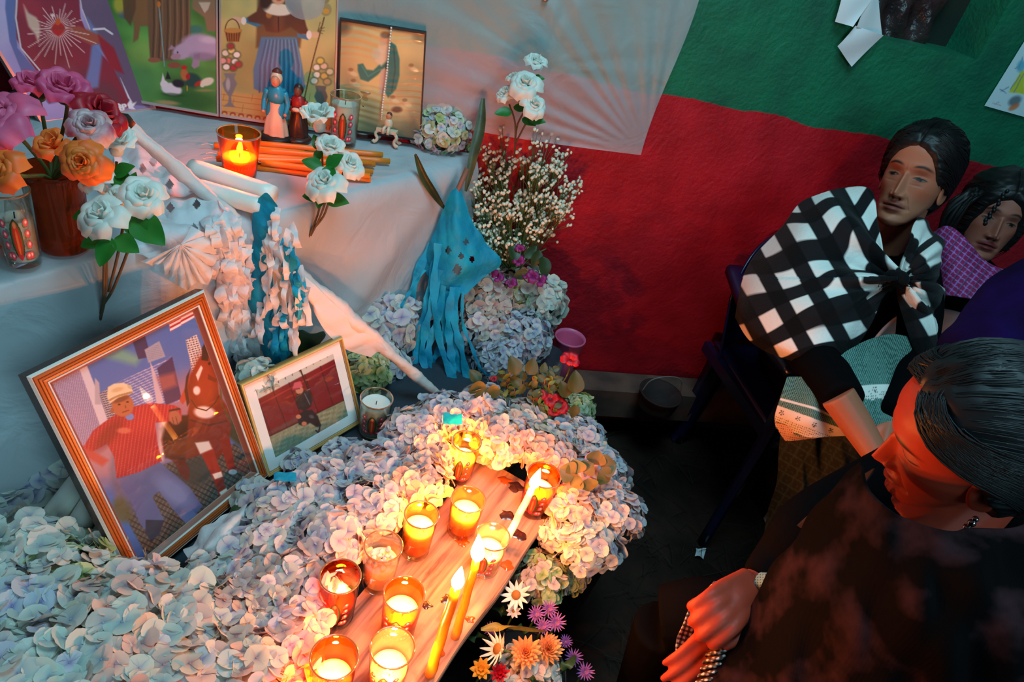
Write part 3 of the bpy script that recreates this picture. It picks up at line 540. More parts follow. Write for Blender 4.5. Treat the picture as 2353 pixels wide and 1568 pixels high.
    P.poly([(452, 1022), (486, 1020), (500, 1062), (512, 1092), (520, 1132), (504, 1142), (490, 1102), (470, 1060)], (150, 40, 26), 1, 1.5); P.poly([(448, 1018), (480, 1014), (488, 1032), (460, 1044)], (226, 206, 198), 1, 2); P.poly([(488, 1090), (508, 1084), (512, 1096), (494, 1102)], (226, 206, 198)); P.poly([(504, 1132), (520, 1122), (527, 1134), (510, 1144)], (226, 210, 200))
    P.poly([(504, 1008), (526, 1000), (536, 1050), (542, 1082), (528, 1090), (516, 1056)], (128, 36, 26), 1, 1.5); P.blob(535, 1085, 10, 6, (170, 170, 180)); P.poly([(400, 1062), (424, 1056), (436, 1080), (434, 1108), (416, 1096)], (86, 30, 24)); P.poly([(366, 960), (384, 965), (372, 1010), (376, 1060), (362, 1064)], (222, 196, 190), .7, 4)
    # the rider beside it
    J = [(266, 1100), (362, 1058), (394, 1085), (436, 1120), (466, 1164), (428, 1204), (398, 1172), (366, 1130), (350, 1142), (378, 1196), (352, 1240), (322, 1205), (300, 1150)]; P.poly(J, (84, 94, 142)); P.blob(400, 1130, 22, 50, (120, 134, 184), -50, .7, .8); P.blob(306, 1140, 20, 50, (96, 90, 140), -20, .6, .8); P.poly([(335, 1195), (378, 1196), (366, 1228), (348, 1246), (334, 1225)], (34, 42, 66)); P.poly([(410, 1185), (428, 1204), (452, 1184), (440, 1170)], (100, 112, 160))
    S_ = [(262, 955), (300, 936), (346, 926), (400, 932), (416, 940), (418, 968), (396, 968), (356, 972), (362, 1020), (372, 1060), (318, 1086), (268, 1100), (262, 1050), (246, 1020), (210, 1040), (190, 1030), (214, 990), (240, 970)]; P.poly(S_, (158, 24, 44)); P.stripes(S_, 8, 8, (206, 96, 104), .55, .22); P.blob(250, 1000, 16, 50, (96, 14, 30), 40, .5, .8); P.blob(285, 990, 16, 7, (196, 112, 90), 0, .8, .6)
    P.poly([(186, 1028), (212, 1036), (250, 1058), (235, 1072), (196, 1050)], (170, 60, 60), .9, 4); P.blob(402, 960, 14, 17, (160, 96, 76), -20, 1, .3); P.line([(390, 944), (412, 940)], 4, (40, 30, 34)); P.line([(396, 960), (400, 976)], 1.5, (110, 56, 44)); P.line([(404, 958), (408, 974)], 1.5, (110, 56, 44)); P.blob(298, 958, 10, 8, (90, 130, 200))
    P.blob(282, 932, 25, 26, (168, 96, 66), -10, 1, .15); P.blob(278, 918, 20, 6, (90, 50, 36), -20, .7, .6); P.blob(274, 930, 3.4, 1.8, (44, 22, 18), -15); P.blob(293, 924, 3.4, 1.8, (44, 22, 18), -15); P.line([(288, 932), (289, 938)], 2, (120, 60, 44)); P.line([(282, 948), (296, 943)], 2.2, (120, 44, 40)); P.blob(258, 944, 4, 6, (150, 84, 60))
    P.poly([(246, 912), (248, 890), (262, 882), (284, 880), (298, 886), (306, 900), (296, 906), (272, 914), (252, 928)], (222, 200, 166)); P.line([(252, 920), (272, 910), (302, 902)], 4, (166, 128, 84)); P.blob(270, 896, 14, 5, (196, 160, 110), -15, .7, .7); P.poly([(292, 884), (302, 886), (304, 896), (294, 892)], (190, 176, 150))
def f2p(P):
    P.poly([(580, 880), (640, 790), (800, 790), (820, 980), (620, 1070)], (190, 196, 190))
    P.poly([(585, 922), (775, 822), (800, 918), (618, 1006)], (112, 16, 30)); 
    for i in range(6): a = i/5; P.line([(592+a*180, 918-a*94), (626+a*176, 1004-a*88)], 2, (70, 10, 20))
    P.line([(590, 934), (778, 834)], 2.5, (150, 40, 50)); P.line([(619, 1003), (801, 915)], 2.5, (60, 20, 24)); [P.line([(640+k*16, 880-k*8.5), (638+k*16, 862-k*8.5)], 1.3, (70, 60, 60)) for k in range(9)]; P.line([(690, 850), (712, 905)], 3, (50, 16, 22))
    P.poly([(618, 1005), (801, 916), (815, 965), (628, 1062)], (128, 136, 112)); Pm = P.P; P.C *= (1+.15*fbm(Pm, .3, 2, 5)*((Pm[:, 1] > 1310-.49*Pm[:, 0])))[:, None]; P.blob(660, 975, 60, 5, (90, 96, 76), -27, .5, .9)
    P.poly([(682, 905), (694, 896), (712, 900), (718, 920), (714, 935), (700, 945), (686, 940), (680, 922)], (26, 26, 32), 1, 1.5); P.blob(688, 897, 9, 9, (190, 130, 104)); P.poly([(672, 894), (676, 880), (690, 876), (696, 888), (684, 894)], (204, 90, 104)); P.line([(672, 896), (688, 893)], 3, (150, 50, 66)); P.blob(689, 906, 4, 1.5, (120, 60, 50)); P.line([(700, 905), (712, 930)], 1.5, (90, 96, 110))
    P.poly([(684, 956), (698, 944), (716, 942), (730, 956), (738, 978), (728, 982), (712, 972), (700, 980), (686, 976)], (22, 24, 32), 1, 1.5); P.blob(686, 958, 6, 5, (190, 120, 92)); P.blob(699, 974, 6, 5, (180, 110, 84)); P.line([(736, 976), (732, 996), (726, 990)], 3, (40, 44, 54)); P.blob(716, 958, 6, 4, (90, 96, 110), 20, .7, .6)
OR = (196, 92, 34); DO = (112, 46, 18); WH = (226, 216, 206)
pr1 = [(0, -.012, (70, 34, 20)), (0, .008, (70, 34, 20)), (0, .0085, WH), (.003, .012, WH), (.0045, .0115, DO), (.0055, .0125, OR), (.0085, .0135, OR), (.0095, .0122, DO), (.0105, .0135, OR), (.013, .0138, OR), (.014, .0122, DO), (.015, .013, OR), (.018, .0125, OR), (.019, .011, DO), (.02, .0118, WH), (.022, .0108, WH), (.023, .009, (140, 70, 50)), (.028, .003, (150, 84, 66)), (.029, .001, (196, 150, 130))]
frame_photo('large_photo_frame', 'large wooden-framed photograph of a boy in striped red shirt beside a toy horse', (-.457, .748, .472), (.32, .947, .002), (-.334, .111, .936), .305, .397, pr1, .03, 230, 290, (62, 104, 176), f1p)
GD = (196, 150, 74)
frame_photo('small_photo_frame', 'small gold-framed photograph of a crouching boy in black before a red gate', (-.344, .994, .472), (.501, .865, .017), (-.34, .179, .923), .242, .205, [(0, -.01, (120, 84, 40)), (0, .006, GD), (.0015, .009, (224, 190, 120)), (.004, .0095, GD), (.006, .007, (150, 104, 50)), (.0065, .003, (210, 170, 100))], .007, 150, 120, (190, 196, 190), f2p, matw=.022)
# ---------------------------------------------------------------- candles and glasses
MFL = flamemat(); MWICK = mat('burnt_wick', (30, 22, 20), .9); MSTR = mat('cotton_wick', (214, 204, 190), .9)
MWAX = mat('cream_wax', (236, 206, 138), .35, sss=(1, (.04, .03, .018), .5)); MWAXW = mat('white_wax', (236, 232, 224), .4, sss=(1, (.03, .02, .012), .35)); MTAP = mat('amber_taper_wax', (244, 150, 22), .33, sss=(.9, (.03, .012, .003), .35)); MTAPD = mat('orange_taper_wax', (226, 128, 30), .4, sss=(.6, (.02, .008, .003), .3))
GL_CLEAR = glassmat('clear_glass', (246, 246, 240)); GL_AMB = glassmat('amber_glass', (232, 170, 96)); GL_BRN = glassmat('smoky_amber_glass', (176, 100, 52)); GL_YEL = glassmat('warm_glass', (250, 226, 170))
def candle_light(loc, parent, k=1.):
    l = bpy.data.lights.new('flame_light', 'POINT'); l.energy = CANDLE_W*k; l.color = CANDLE_COL; l.shadow_soft_size = .006
    o = bpy.data.objects.new('flame_light', l); COL.objects.link(o); o.parent = parent; o.location = tuple(loc); return o
def flame(parent, c, h=.026, lean=(0, 0, 0), k=1., local=False):
    pr = [(0.0008, 0), (.1, .05), (.17, .18), (.19, .3), (.165, .45), (.12, .62), (.07, .8), (.028, .93), (.002, 1)]
    V, Fc = lathe([(r*h*.95, z*h) for r, z in pr], 14); V = np.array(V); z = V[:, 2]/h; V = V+np.outer(z**1.5, np.array(lean)*h); V += np.array(c)
    f = obj('flame', (V, Fc), MFL, parent, local=local)
    pc_ = np.array(c)+np.array([0, 0, h*.45])-(0 if local else np.array(parent.location)); candle_light(pc_, parent, k); return f
def decal(parent, R0_, R1_, H_, z0, z1, az, kind):
    """printed figure and roses wrapped on the glass"""
    nu, nv = 56, 60; a0 = .75; A = np.linspace(-a0, a0, nu); Z = np.linspace(z0, z1, nv); V = []; PX = []
    for z in Z:
        r = R0_+(R1_-R0_)*z/H_+.0006
        for a in A: V.append((r*math.cos(az+a), r*math.sin(az+a), z)); PX.append((a/a0*50, (z-z0)/(z1-z0)*100))
    P = Paint(PX, (0, 0, 0)); PK = (214, 60, 84); M_ = Paint(PX, (0, 0, 0))
    def both(fn, *a, **k):
        getattr(P, fn)(*a, **k)
    P.blob(0, 46, 18, 40, (60, 92, 44)); P.blob(0, 44, 12, 36, (196, 48, 30)); P.blob(0, 40, 4, 26, (224, 120, 60)); P.blob(0, 76, 5, 7, (196, 130, 90)); P.blob(0, 10, 12, 6, (190, 50, 60))
    m = Paint(PX, (0, 0, 0)); m.blob(0, 46, 19, 41, (1, 1, 1))
    for x in (-38, 38, -27, 27):
        for y in (12, 34, 56, 78):
            if abs(x) == 27 and y > 20: continue
            P.blob(x, y, 10, 8, PK, soft=.2); P.blob(x+1, y+1, 4, 3, (250, 210, 210)); m.blob(x, y, 10, 8, (1, 1, 1)); P.blob(x-9, y-6, 4, 2.5, (60, 110, 60)); m.blob(x-9, y-6, 4, 2.5, (1, 1, 1))
    k = m.C[:, 0] > .5; Fc = [f for f in gridf(nu, nv) if k[list(f)].sum() >= 2]
    o = obj('printed_label', (V, Fc), MDECAL, parent, local=True); setcol(o, P.C)
MDECAL = vcmat('glass_print', .4)
def votive(px, py, wpx, H_, base_h, label, gm, wax=.45, lit=True, wm=None, deco=False, taper=.84, cat='candle', group=None, fl=.022, wickxy=(0, 0), k=1., name='votive_candle', az=-1.9, petals=False):
    rim = onh(px, py, base_h+H_); z = (rim-CC)@FW; R1_ = wpx*z/FPX/2; R0_ = R1_*taper; c = np.array([rim[0], rim[1], base_h+.0006])
    t = thing(name, label, cat, c, group); th = .0022
    r = lambda zz: R0_+(R1_-R0_)*zz/H_
    prof = [(R0_-.003, 0), (R0_, .002), (r(H_*.3), H_*.3), (r(H_*.75), H_*.75), (R1_-.0003, H_-.006), (R1_+.0006, H_-.003), (R1_+.0004, H_-.0008), (R1_-.0008, H_), (R1_-th, H_-.0015), (r(H_*.6)-th, H_*.6), (R0_-th, .011), (R0_*.5, .009), (.0005, .0088)]
    obj('glass', lathe(prof, 40), gm, t, local=True)
    obj('rim', lathe([(R1_-th, H_-.0012), (R1_-.0006, H_+.0006), (R1_+.0008, H_-.0004), (R1_+.0006, H_-.003), (R1_-th, H_-.0012)], 40, cap=False), MRIM, t, local=True)
    wz = .012+(H_-.012)*wax; wr = lambda zz: r(zz)-th-.0006
    if wax > 0:
        pr = [(wr(.0115)-.001, .0115), (wr(.014), .014), (wr(wz*.6), wz*.6), (wr(wz), wz), (wr(wz)-.003, wz-.0008), (wr(wz)*.5, wz-.002), (.002, wz-.0022)]
        obj('wax', lathe(pr, 32), wm or MWAX, t, local=True)
        wx, wy = wickxy; obj('wick', tube([(wx, wy, wz-.004), (wx, wy+.0005, wz+.004), (wx+.001, wy, wz+.008)], .0009, 6), MWICK, t, local=True)
        if lit: flame(t, (wx, wy, wz+.005), fl, (rnd.uniform(-.15, .15), rnd.uniform(-.1, .1), 0), k, local=True)
    if petals:
        for i in range(14): a = i*2.4; rr = wr(wz)*.8*math.sqrt((i+.5)/14); obj('fallen_petal', ball((rr*math.cos(a), rr*math.sin(a), wz+.004+.002*(i % 3)), (.006, .005, .002), 8, 4, ax=(rnd.uniform(-.5, .5), rnd.uniform(-.5, .5), 1)), MPET, t, local=True)
    if deco: decal(t, R0_, R1_, H_, .014, H_*.8, math.atan2(-c[1], -c[0])-.12, 0)
    return t, c, R0_, R1_
MRIM = mat('glass_rim', (190, 140, 90), .08, spec=1.0); MRIM.node_tree.nodes['Principled BSDF'].inputs['Transmission Weight'].default_value = .6
MPET = mat('pale_petal', (232, 214, 206), .6)
gp = 'candle glasses on the plank'
votive(1073, 1014, 69, .108, PLH, 'printed candle glass at the far end of the plank, beside the flowers', GL_YEL, .52, True, deco=True, az=-2.3, group=gp)
votive(1251, 1091, 80, .106, PLH, 'amber candle glass at the far right corner of the plank', GL_AMB, .52, True, deco=True, az=-2.2, group=gp)
votive(1077, 1147, 80, .094, PLH, 'plain candle glass, second from the far end of the plank', GL_YEL, .56, True, group=gp, wickxy=(.004, -.012))
votive(969, 1182, 80, .106, PLH, 'candle glass on the plank edge against the flowers, petals in its wax', GL_YEL, .62, True, group=gp, wickxy=(.010, -.008), fl=.028)
votive(1133, 1232, 81, .094, PLH, 'wide pale candle glass near the right edge, behind the tall amber taper', GL_CLEAR, .5, True, group=gp, wickxy=(.006, -.008), deco=True)
votive(881, 1254, 89, .106, PLH, 'unlit glass full of pale petals on the plank', GL_CLEAR, .55, False, petals=True, group=gp, wm=MPET)
votive(782, 1324, 94, .112, PLH, 'brown smoky candle glass with printed figure, beside the petals', GL_BRN, .36, True, deco=True, az=-1.75, group=gp, k=.9)
votive(929, 1365, 96, .106, PLH, 'amber-rimmed candle glass in the middle of the plank', GL_AMB, .5, True, deco=True, az=-2.0, group=gp, wickxy=(.004, -.010))
votive(902, 1488, 104, .108, PLH, 'clear candle glass at the bottom edge, nearer the tapers', GL_CLEAR, .42, True, deco=True, az=-1.8, group=gp, wickxy=(.004, -.012))
votive(768, 1510, 110, .108, PLH, 'wide amber candle glass at the bottom left end of the plank', GL_AMB, .4, True, group=gp, wickxy=(.004, -.014))
votive(690, 1640, 118, .108, PLH, 'added unseen amber candle glass past the bottom edge, left one', GL_AMB, .5, True, group=gp, k=1.3)  # unseen candle added out of frame to warm the near flowers
votive(860, 1660, 118, .108, PLH, 'added unseen clear candle glass past the bottom edge, right one', GL_CLEAR, .5, True, group=gp, k=1.3)  # second unseen candle, also added for its glow
votive(549, 304, 96, .098, TABH+.008, 'amber tumbler candle burning on the altar cloth', GL_AMB, .42, True, taper=.74, group=None, fl=.035, k=1.2)
votive(795, 218, 70, .118, TABH+.008, 'tall printed white candle glass in front of the thin black frame', GL_CLEAR, .8, False, deco=True, wm=MWAXW, az=-1.3, taper=.86, group='printed candles by the small print')
votive(841, 202, 65, .118, TABH+.008, 'rear printed candle glass, half full, beside the rosary', GL_CLEAR, .3, False, deco=True, wm=MWAXW, az=-1.2, taper=.86, group='printed candles by the small print')
votive(866, 915, 75, .096, STEPH+.012, 'unlit white candle in a glass beside the small gold frame', GL_CLEAR, .8, False, deco=True, wm=MWAXW, az=-1.2, taper=.86)
vt, vc, vr0, vr1 = votive(18, 436, 86, .12, TABH+.008, 'clear glass with red printed roses at the left edge behind the amber vase', GL_CLEAR, .6, False, deco=True, wm=MWAXW, az=-.9, name='candle_glass')
# tapers
def upfit(base, top, h0):
    b = onh(*base, h0); best = None
    for i in range(400):
        h = h0+.05+i*.001; p = onh(*top, h); d = np.hypot(*(p-b)[:2])
        if best is None or d < best[0]: best = (d, p)
    return b, best[1]
def taper(base, top, h0, r, mt, label, lit=True, fh=.05, lean=(0, 0, 0), k=1., group=None):
    b, tp = upfit(base, top, h0); t = thing('taper_candle', label, 'candle', b, group); n = 10; P = [b+(tp-b)*i/n+np.array([.0006*math.sin(i*1.7), 0, 0]) for i in range(n+1)]
    R_ = [r*1.0, r*1.08]+[r*(1.02-.16*i/n) for i in range(2, n)]+[r*.78]; obj('taper', tube(P, R_, 14), mt, t)
    d = (tp-b)/np.linalg.norm(tp-b); obj('wick', tube([tp-d*.003, tp+d*.005, tp+d*.009+[.0015, 0, 0]], .0009, 6), MWICK, t)
    if lit: flame(t, tp+d*.004, fh, lean, k)
    return t
taper((988, 1550), (1047, 1356), PLH, .0088, MTAP, 'front amber taper candle burning on the plank', k=1.0, group='amber tapers on the plank', fh=.052)
taper((1046, 1464), (1094, 1292), PLH, .0078, MTAP, 'amber taper candle behind the front one, by the wide pale glass', k=1.2, group='amber tapers on the plank', fh=.062, lean=(-.12, 0, 0))
taper((1154, 1262), (1222, 1126), PLH, .0074, MWAXW, 'white taper candle burning before the corner amber glass', fh=.054, lean=(.05, 0, 0))
def lying(p, q, r, mt, label, wickend=None, group=None, cat='candle', flute=0):
    t = thing('taper_candle', label, cat, (np.array(p)+q)/2-[0, 0, r], group); p = np.array(p); q = np.array(q); n = 9
    obj('taper', tube([p+(q-p)*i/n for i in range(n+1)], [r*.93]+[r]*(n-1)+[r*.93], 14 if r < .015 else 26), mt, t)
    if wickend is not None: d = (p-q)/np.linalg.norm(p-q); obj('wick', tube(spline([p, p+d*.012+[0, 0, .002], p+d*.02+np.array(wickend)*.5, p+d*.018+wickend], 9), .0008, 5), MSTR, t)
    return t
lg = 'bundle of orange tapers on the altar cloth'; TP = TABH+.0125
ends = [((596, 330), (880, 356), 0), ((592, 345), (896, 371), 0), ((492, 334), (700, 352), .001), ((500, 354), (862, 378), 0), ((497, 365), (853, 374), .012), ((560, 372), (857, 395), 0), ((600, 374), (850, 404), .0125), ((590, 386), (852, 413), 0)]
lab = ['rearmost orange taper of the bundle, its end beyond the white roses', 'second orange taper, reaching furthest right', 'short-looking orange taper passing behind the amber tumbler', 'middle orange taper with cotton wick behind the tumbler', 'orange taper resting on top of the bundle', 'orange taper third from the front', 'orange taper laid over the two front ones', 'frontmost orange taper of the bundle on the cloth']
for (a, b_, dz), L_ in zip(ends, lab):
    lying(onh(*a, TP+dz), onh(*b_, TP+dz), .0066, MTAPD, L_, wickend=np.array([rnd.uniform(-.004, .004), -.008, .002]), group=lg)
obj_ = tube(spline([onh(614, 373, TP), onh(632, 378, TP), onh(642, 390, TP-.004), onh(640, 402, TP-.008), onh(622, 404, TP-.008), onh(612, 398, TP-.008)], 20), .0009, 5)
setp(obj('loose_wick', obj_, MSTR), 'loose curled cotton wick on the cloth in front of the orange tapers', 'wick')
lying(onh(440, 388, TABH+.03), onh(628, 450, TABH+.03), .0205, MWAXW, 'thick white pillar candle lying at the altar edge, upper of two', group='white pillar candles lying on the altar')
lying(onh(450, 430, TABH+.028), onh(606, 476, TABH+.028), .0175, MWAXW, 'thick white pillar candle lying lower at the altar edge', group='white pillar candles lying on the altar')
lying(onh(68, 1262, STEPH+.05), onh(196, 1096, STEPH+.10), .021, MWAXW, 'fat white candle leaning in the flowers left of the large frame', group='white candles left of the large frame')
lying(onh(140, 1270, STEPH+.05), onh(222, 1142, STEPH+.09), .019, MWAXW, 'second fat white candle, nearer the large frame', group='white candles left of the large frame')
lying(onh(686, 1080, STEPH+.078), onh(852, 1196, STEPH+.066), .0068, MTAPD, 'orange taper sunk in the lilac flowers below the gold frame', wickend=np.array([.004, .004, .006]))
# wax spills on the plank
MDRIP = mat('spilled_amber_wax', (170, 84, 30), .15, sss=(.5, (.01, .004, .002), .3), spec=.8); MSOOT = mat('dark_wax_stain', (60, 32, 26), .2, spec=.8)
for i, (x, y, r, m, L_) in enumerate([(1160, 1105, .014, MDRIP, 'amber wax spill by the far corner of the plank'), (1185, 1120, .018, MSOOT, 'dark wax stain left of the corner glass'), (1165, 1185, .016, MSOOT, 'dark wax patch beside the white taper'), (1192, 1230, .016, MSOOT, 'dark wax drips near the right plank edge'), (1165, 1300, .014, MDRIP, 'amber wax lump below the wide pale glass'), (1080, 1425, .009, MDRIP, 'round amber wax drop right of the tapers'), (1062, 1248, .012, MDRIP, 'wax puddle between two glasses'), (980, 1392, .01, MSOOT, 'dark wax drop beside the middle glass'), (1245, 1182, .019, MSOOT, 'wax ring around the corner glass'), (1030, 1380, .014, MSOOT, 'dark stain behind the front taper'), (1010, 1500, .01, MDRIP, 'wax spill at the foot of the front taper')]):
    c = onh(x, y, PLH); n = 26; pr = [(math.cos(a)*r*(1+.25*math.sin(3*a+i)+.15*math.sin(5*a+2*i)), math.sin(a)*r*.8*(1+.2*math.sin(4*a+i*2))) for a in np.linspace(0, 6.283, n, endpoint=False)]
    V = [(c[0]+p[0], c[1]+p[1], PLH+.0004) for p in pr]+[(c[0]+p[0]*.8, c[1]+p[1]*.8, PLH+.0016) for p in pr]+[(c[0]+p[0]*.35, c[1]+p[1]*.35, PLH+.0022) for p in pr]; Fc = gridf(n, 3, True)+[tuple(2*n+k for k in range(n))]
    setp(obj('wax_spill', (V, Fc), m), L_, 'wax', 'wax spills on the plank')
# ---------------------------------------------------------------- figurines
SK = mat('painted_skin', (206, 140, 104), .45); SKD = mat('dark_painted_skin', (120, 66, 46), .45); CRM = mat('cream_glaze', (220, 196, 166), .35, bump=(60, .3)); BLU = mat('blue_glaze', (44, 150, 180), .35); BRN = mat('brown_glaze', (56, 36, 30), .35, bump=(50, .5)); REDG = mat('red_glaze', (150, 34, 34), .4); HAIRB = mat('brown_hair_glaze', (92, 40, 28), .5)
def robe(c, H_, rb, rt, folds, lean=(0, 0), sq=.75):
    V = []; n = 30; m = 16
    for j in range(m):
        g = j/(m-1); r = rb+(rt-rb)*g**.6+.0025*math.sin(g*6)
        for k in range(n): a = 6.283*k/n; rr = r*(1+.09*math.sin(folds*a+g*1.5)*(1-g)); V.append((c[0]+rr*math.cos(a)+lean[0]*g, c[1]+rr*sq*math.sin(a)+lean[1]*g, c[2]+H_*g))
    return np.array(V), gridf(n, m, True)+[tuple(range(n-1, -1, -1)), tuple((m-1)*n+k for k in range(n))]
def figurine(px, py, top, label, mats, kind):
    b = onh(px, py, TABH+.008); b_, tp = upfit((px, py), top, TABH+.008); H_ = tp[2]-b[2]; t = thing('saint_figurine', label, 'figurine', b); u = H_/1.0; c = b
    obj('base', lathe([(.24*u, 0), (.26*u, .03*u), (.22*u, .07*u), (.001, .08*u)], 20, c), MDARK if kind == 0 else BRN, t)
    obj('gown', robe(c+[0, 0, .05*u], .6*u, .19*u, .1*u, 7), mats[0], t)
    X = CR.copy(); X[2] = 0; X /= np.linalg.norm(X); Yv = np.array([-X[1], X[0], 0])
    obj('mantle', robe(c+Yv*.05*u+[0, 0, .3*u-(.25*u if kind else 0)], .45*u+(.25*u if kind else 0), .17*u, .13*u, 5), mats[1], t)
    obj('chest', ball(c+[0, 0, .66*u], (.13*u, .095*u, .16*u), 16, 10), mats[2], t)
    obj('head', ball(c+[0, 0, .87*u]-Yv*.02*u, (.065*u, .075*u, .085*u), 16, 12), mats[3], t)
    obj('nose', ball(c+[0, 0, .865*u]-Yv*.095*u, (.012*u, .018*u, .02*u), 8, 6), mats[3], t)
    obj('veil' if kind == 0 else 'hair', ball(c+[0, 0, .9*u]+Yv*.03*u, (.085*u, .08*u, .1*u), 16, 12), mats[4], t)
    if kind == 0: obj('crown', lathe([(.06*u, 0), (.075*u, .06*u), (.03*u, .1*u), (.002, .11*u)], 14, c+Yv*.06*u+[0, 0, .93*u]), HAIRB, t)
    for s_ in (-1, 1):
        P = [c+X*s_*.12*u+[0, 0, .72*u], c+X*s_*.16*u-Yv*.02*u+[0, 0, .58*u], c+X*s_*.05*u-Yv*.12*u+[0, 0, .55*u]] if kind else [c+X*s_*.12*u+[0, 0, .72*u], c+X*s_*.17*u+[0, 0, .56*u], c+X*s_*.16*u-Yv*.09*u+[0, 0, .42*u]]
        obj('arm', tube(spline(P, 8), np.linspace(.045, .028, 8)*u, 10), mats[2], t); obj('hand', ball(P[-1], .03*u, 8, 6), mats[3], t)
    if kind: obj('lamb', join(ball(c-Yv*.13*u+[0, 0, .58*u], (.075*u, .04*u, .04*u), 12, 8), ball(c-Yv*.14*u+X*.08*u+[0, 0, .62*u], .028*u, 8, 6)), CRM, t); obj('dog', join(ball(c-X*.2*u-Yv*.1*u+[0, 0, .16*u], (.04*u, .05*u, .08*u), 12, 8), ball(c-X*.2*u-Yv*.13*u+[0, 0, .27*u], (.03*u, .045*u, .035*u), 10, 8), tube([c-X*.22*u-Yv*.12*u+[0, 0, .14*u], c-X*.22*u-Yv*.13*u+[0, 0, .05*u]], .014*u, 6), tube([c-X*.18*u-Yv*.12*u+[0, 0, .14*u], c-X*.18*u-Yv*.13*u+[0, 0, .05*u]], .014*u, 6)), CRM, t)
    return t
figurine(634, 318, (634, 164), 'taller saint figurine in white veil and blue sleeves, behind the orange tapers', [CRM, BLU, BLU, SK, CRM], 0)
figurine(683, 320, (680, 192), 'darker brown saint figurine holding a lamb, beside the white rose', [BRN, BRN, REDG, SKD, BRN], 1)
# little ceramic figure on a scrolled stool
b = onh(888, 330, TABH+.008); t = thing('ceramic_stool_figure', 'tiny ceramic child seated on a white scroll-legged stool by the rosary', 'figurine', b)
st_ = obj('stool', box(b+[0, 0, .035], (.05, .03, .008)), CRM, t, smooth=False)
for sx in (-1, 1):
    for sy in (-1, 1):
        P = [b+[sx*.02, sy*.01, .033], b+[sx*.027, sy*.012, .024], b+[sx*.021, sy*.011, .012], b+[sx*.027, sy*.014, .003], b+[sx*.032, sy*.014, .007]]
        obj('leg', tube(spline(P, 10), .0042, 8), CRM, t)
obj('child_body', join(ball(b+[0, 0, .051], (.011, .01, .014), 12, 8), tube([b+[.004, -.006, .045], b+[.006, -.018, .042], b+[.006, -.02, .03]], .004, 8), tube([b+[-.004, -.006, .045], b+[-.006, -.018, .042], b+[-.006, -.02, .03]], .004, 8)), CRM, t)
obj('child_head', ball(b+[0, 0, .07], (.0075, .008, .009), 12, 8), SK, t); obj('child_hair', ball(b+[0, .002, .073], (.0085, .0085, .008), 12, 8), HAIRB, t)
# rosary
t = thing('rosary', 'white bead rosary hanging over the small black-framed print', 'rosary', wallpic(.06)+WD*0)
MB = mat('white_beads', (232, 228, 220), .25)
pw = [onp(x, y, wallpic(.052), WN) for x, y in ((899, 64), (896, 95), (892, 135), (888, 175), (884, 205), (880, 235), (877, 262))]+[onh(873, 300, TABH+.03), onh(868, 322, TABH+.012)]
S_ = spline(pw, 200); cl = np.concatenate([[0], np.cumsum(np.linalg.norm(np.diff(S_, axis=0), axis=1))]); bead = mesh('bead', *ball((0, 0, 0), .0023, 10, 7), MB)
obj('cord', tube(S_[::6], .0006, 5), MSTR, t)
for i in range(int(cl[-1]/.0062)):
    p = np.array([np.interp(i*.0062, cl, S_[:, k]) for k in range(3)]); inst('bead', bead, t, Matrix.Translation(p-np.array(t.location)))
S2 = spline([onh(918, 318, TABH+.011), onh(935, 318, TABH+.011), onh(960, 308, TABH+.011)], 9); obj('cord', tube(S2, .0006, 5), MSTR, t)
for p in S2: inst('bead', bead, t, Matrix.Translation(p-np.array(t.location)))
# pink cup by the wall
c = onh(1312, 772, .392); c[2] = 0
t = thing('plastic_cup', 'pink plastic cup standing behind the red flowers by the wall', 'cup', (c[0], c[1], .2206)); MPK_ = mat('pink_plastic', (252, 120, 168), .35, trans=.15)
R = 70*2.1/FPX/2
KZ = 1.28
obj('cup_wall', lathe([(r_, z_*KZ) for r_, z_ in [(R*.70, 0), (R*.74, .002), (R*.92, .1), (R*.93, .104), (R*.97, .106), (R, .124), (R*1.05, .126), (R*1.05, .13), (R*.98, .131), (R*.95, .12), (R*.9, .1), (R*.68, .005), (.001, .004)]], 40), MPK_, t, local=True)
# ---------------------------------------------------------------- flowers
def fmat(name, cols, edge=None, tr=.28, rough=.55):
    """petal material: hue picked per flower, deeper towards the flower's centre"""
    q = NT(name); oi = q.n('ShaderNodeObjectInfo'); rp = q.n('ShaderNodeValToRGB'); el = rp.color_ramp.elements
    el[0].color = rgba(cols[0]); el[1].color = rgba(cols[-1])
    for i, c in enumerate(cols[1:-1]): x = el.new((i+1)/(len(cols)-1)); x.color = rgba(c)
    q.l(oi.outputs['Random'], rp.inputs[0]); src = rp.outputs[0]
    if edge:
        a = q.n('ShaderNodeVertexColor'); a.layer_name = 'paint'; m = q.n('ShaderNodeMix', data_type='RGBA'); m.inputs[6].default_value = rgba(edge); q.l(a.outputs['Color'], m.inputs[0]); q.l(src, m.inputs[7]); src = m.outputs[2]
    q.l(src, q.b.inputs['Base Color']); q.b.inputs['Roughness'].default_value = rough; q.b.inputs['Specular IOR Level'].default_value = .25
    t = q.n('ShaderNodeBsdfTranslucent'); q.l(src, t.inputs[0]); mx = q.n('ShaderNodeMixShader'); mx.inputs[0].default_value = tr; q.l(q.b.outputs[0], mx.inputs[1]); q.l(t.outputs[0], mx.inputs[2]); q.l(mx.outputs[0], q.o.inputs[0]); return q.m
LIL = fmat('lilac_petals', [(230, 212, 212), (236, 222, 216), (216, 204, 216), (236, 222, 200), (224, 200, 208)], (168, 146, 186))
BLUE_ = fmat('blue_petals', [(206, 206, 214), (216, 214, 216), (196, 198, 214), (226, 220, 208)], (140, 134, 184))
WHT = fmat('white_petals', [(222, 222, 208), (206, 216, 206), (230, 222, 212), (212, 208, 200)], (168, 174, 190))
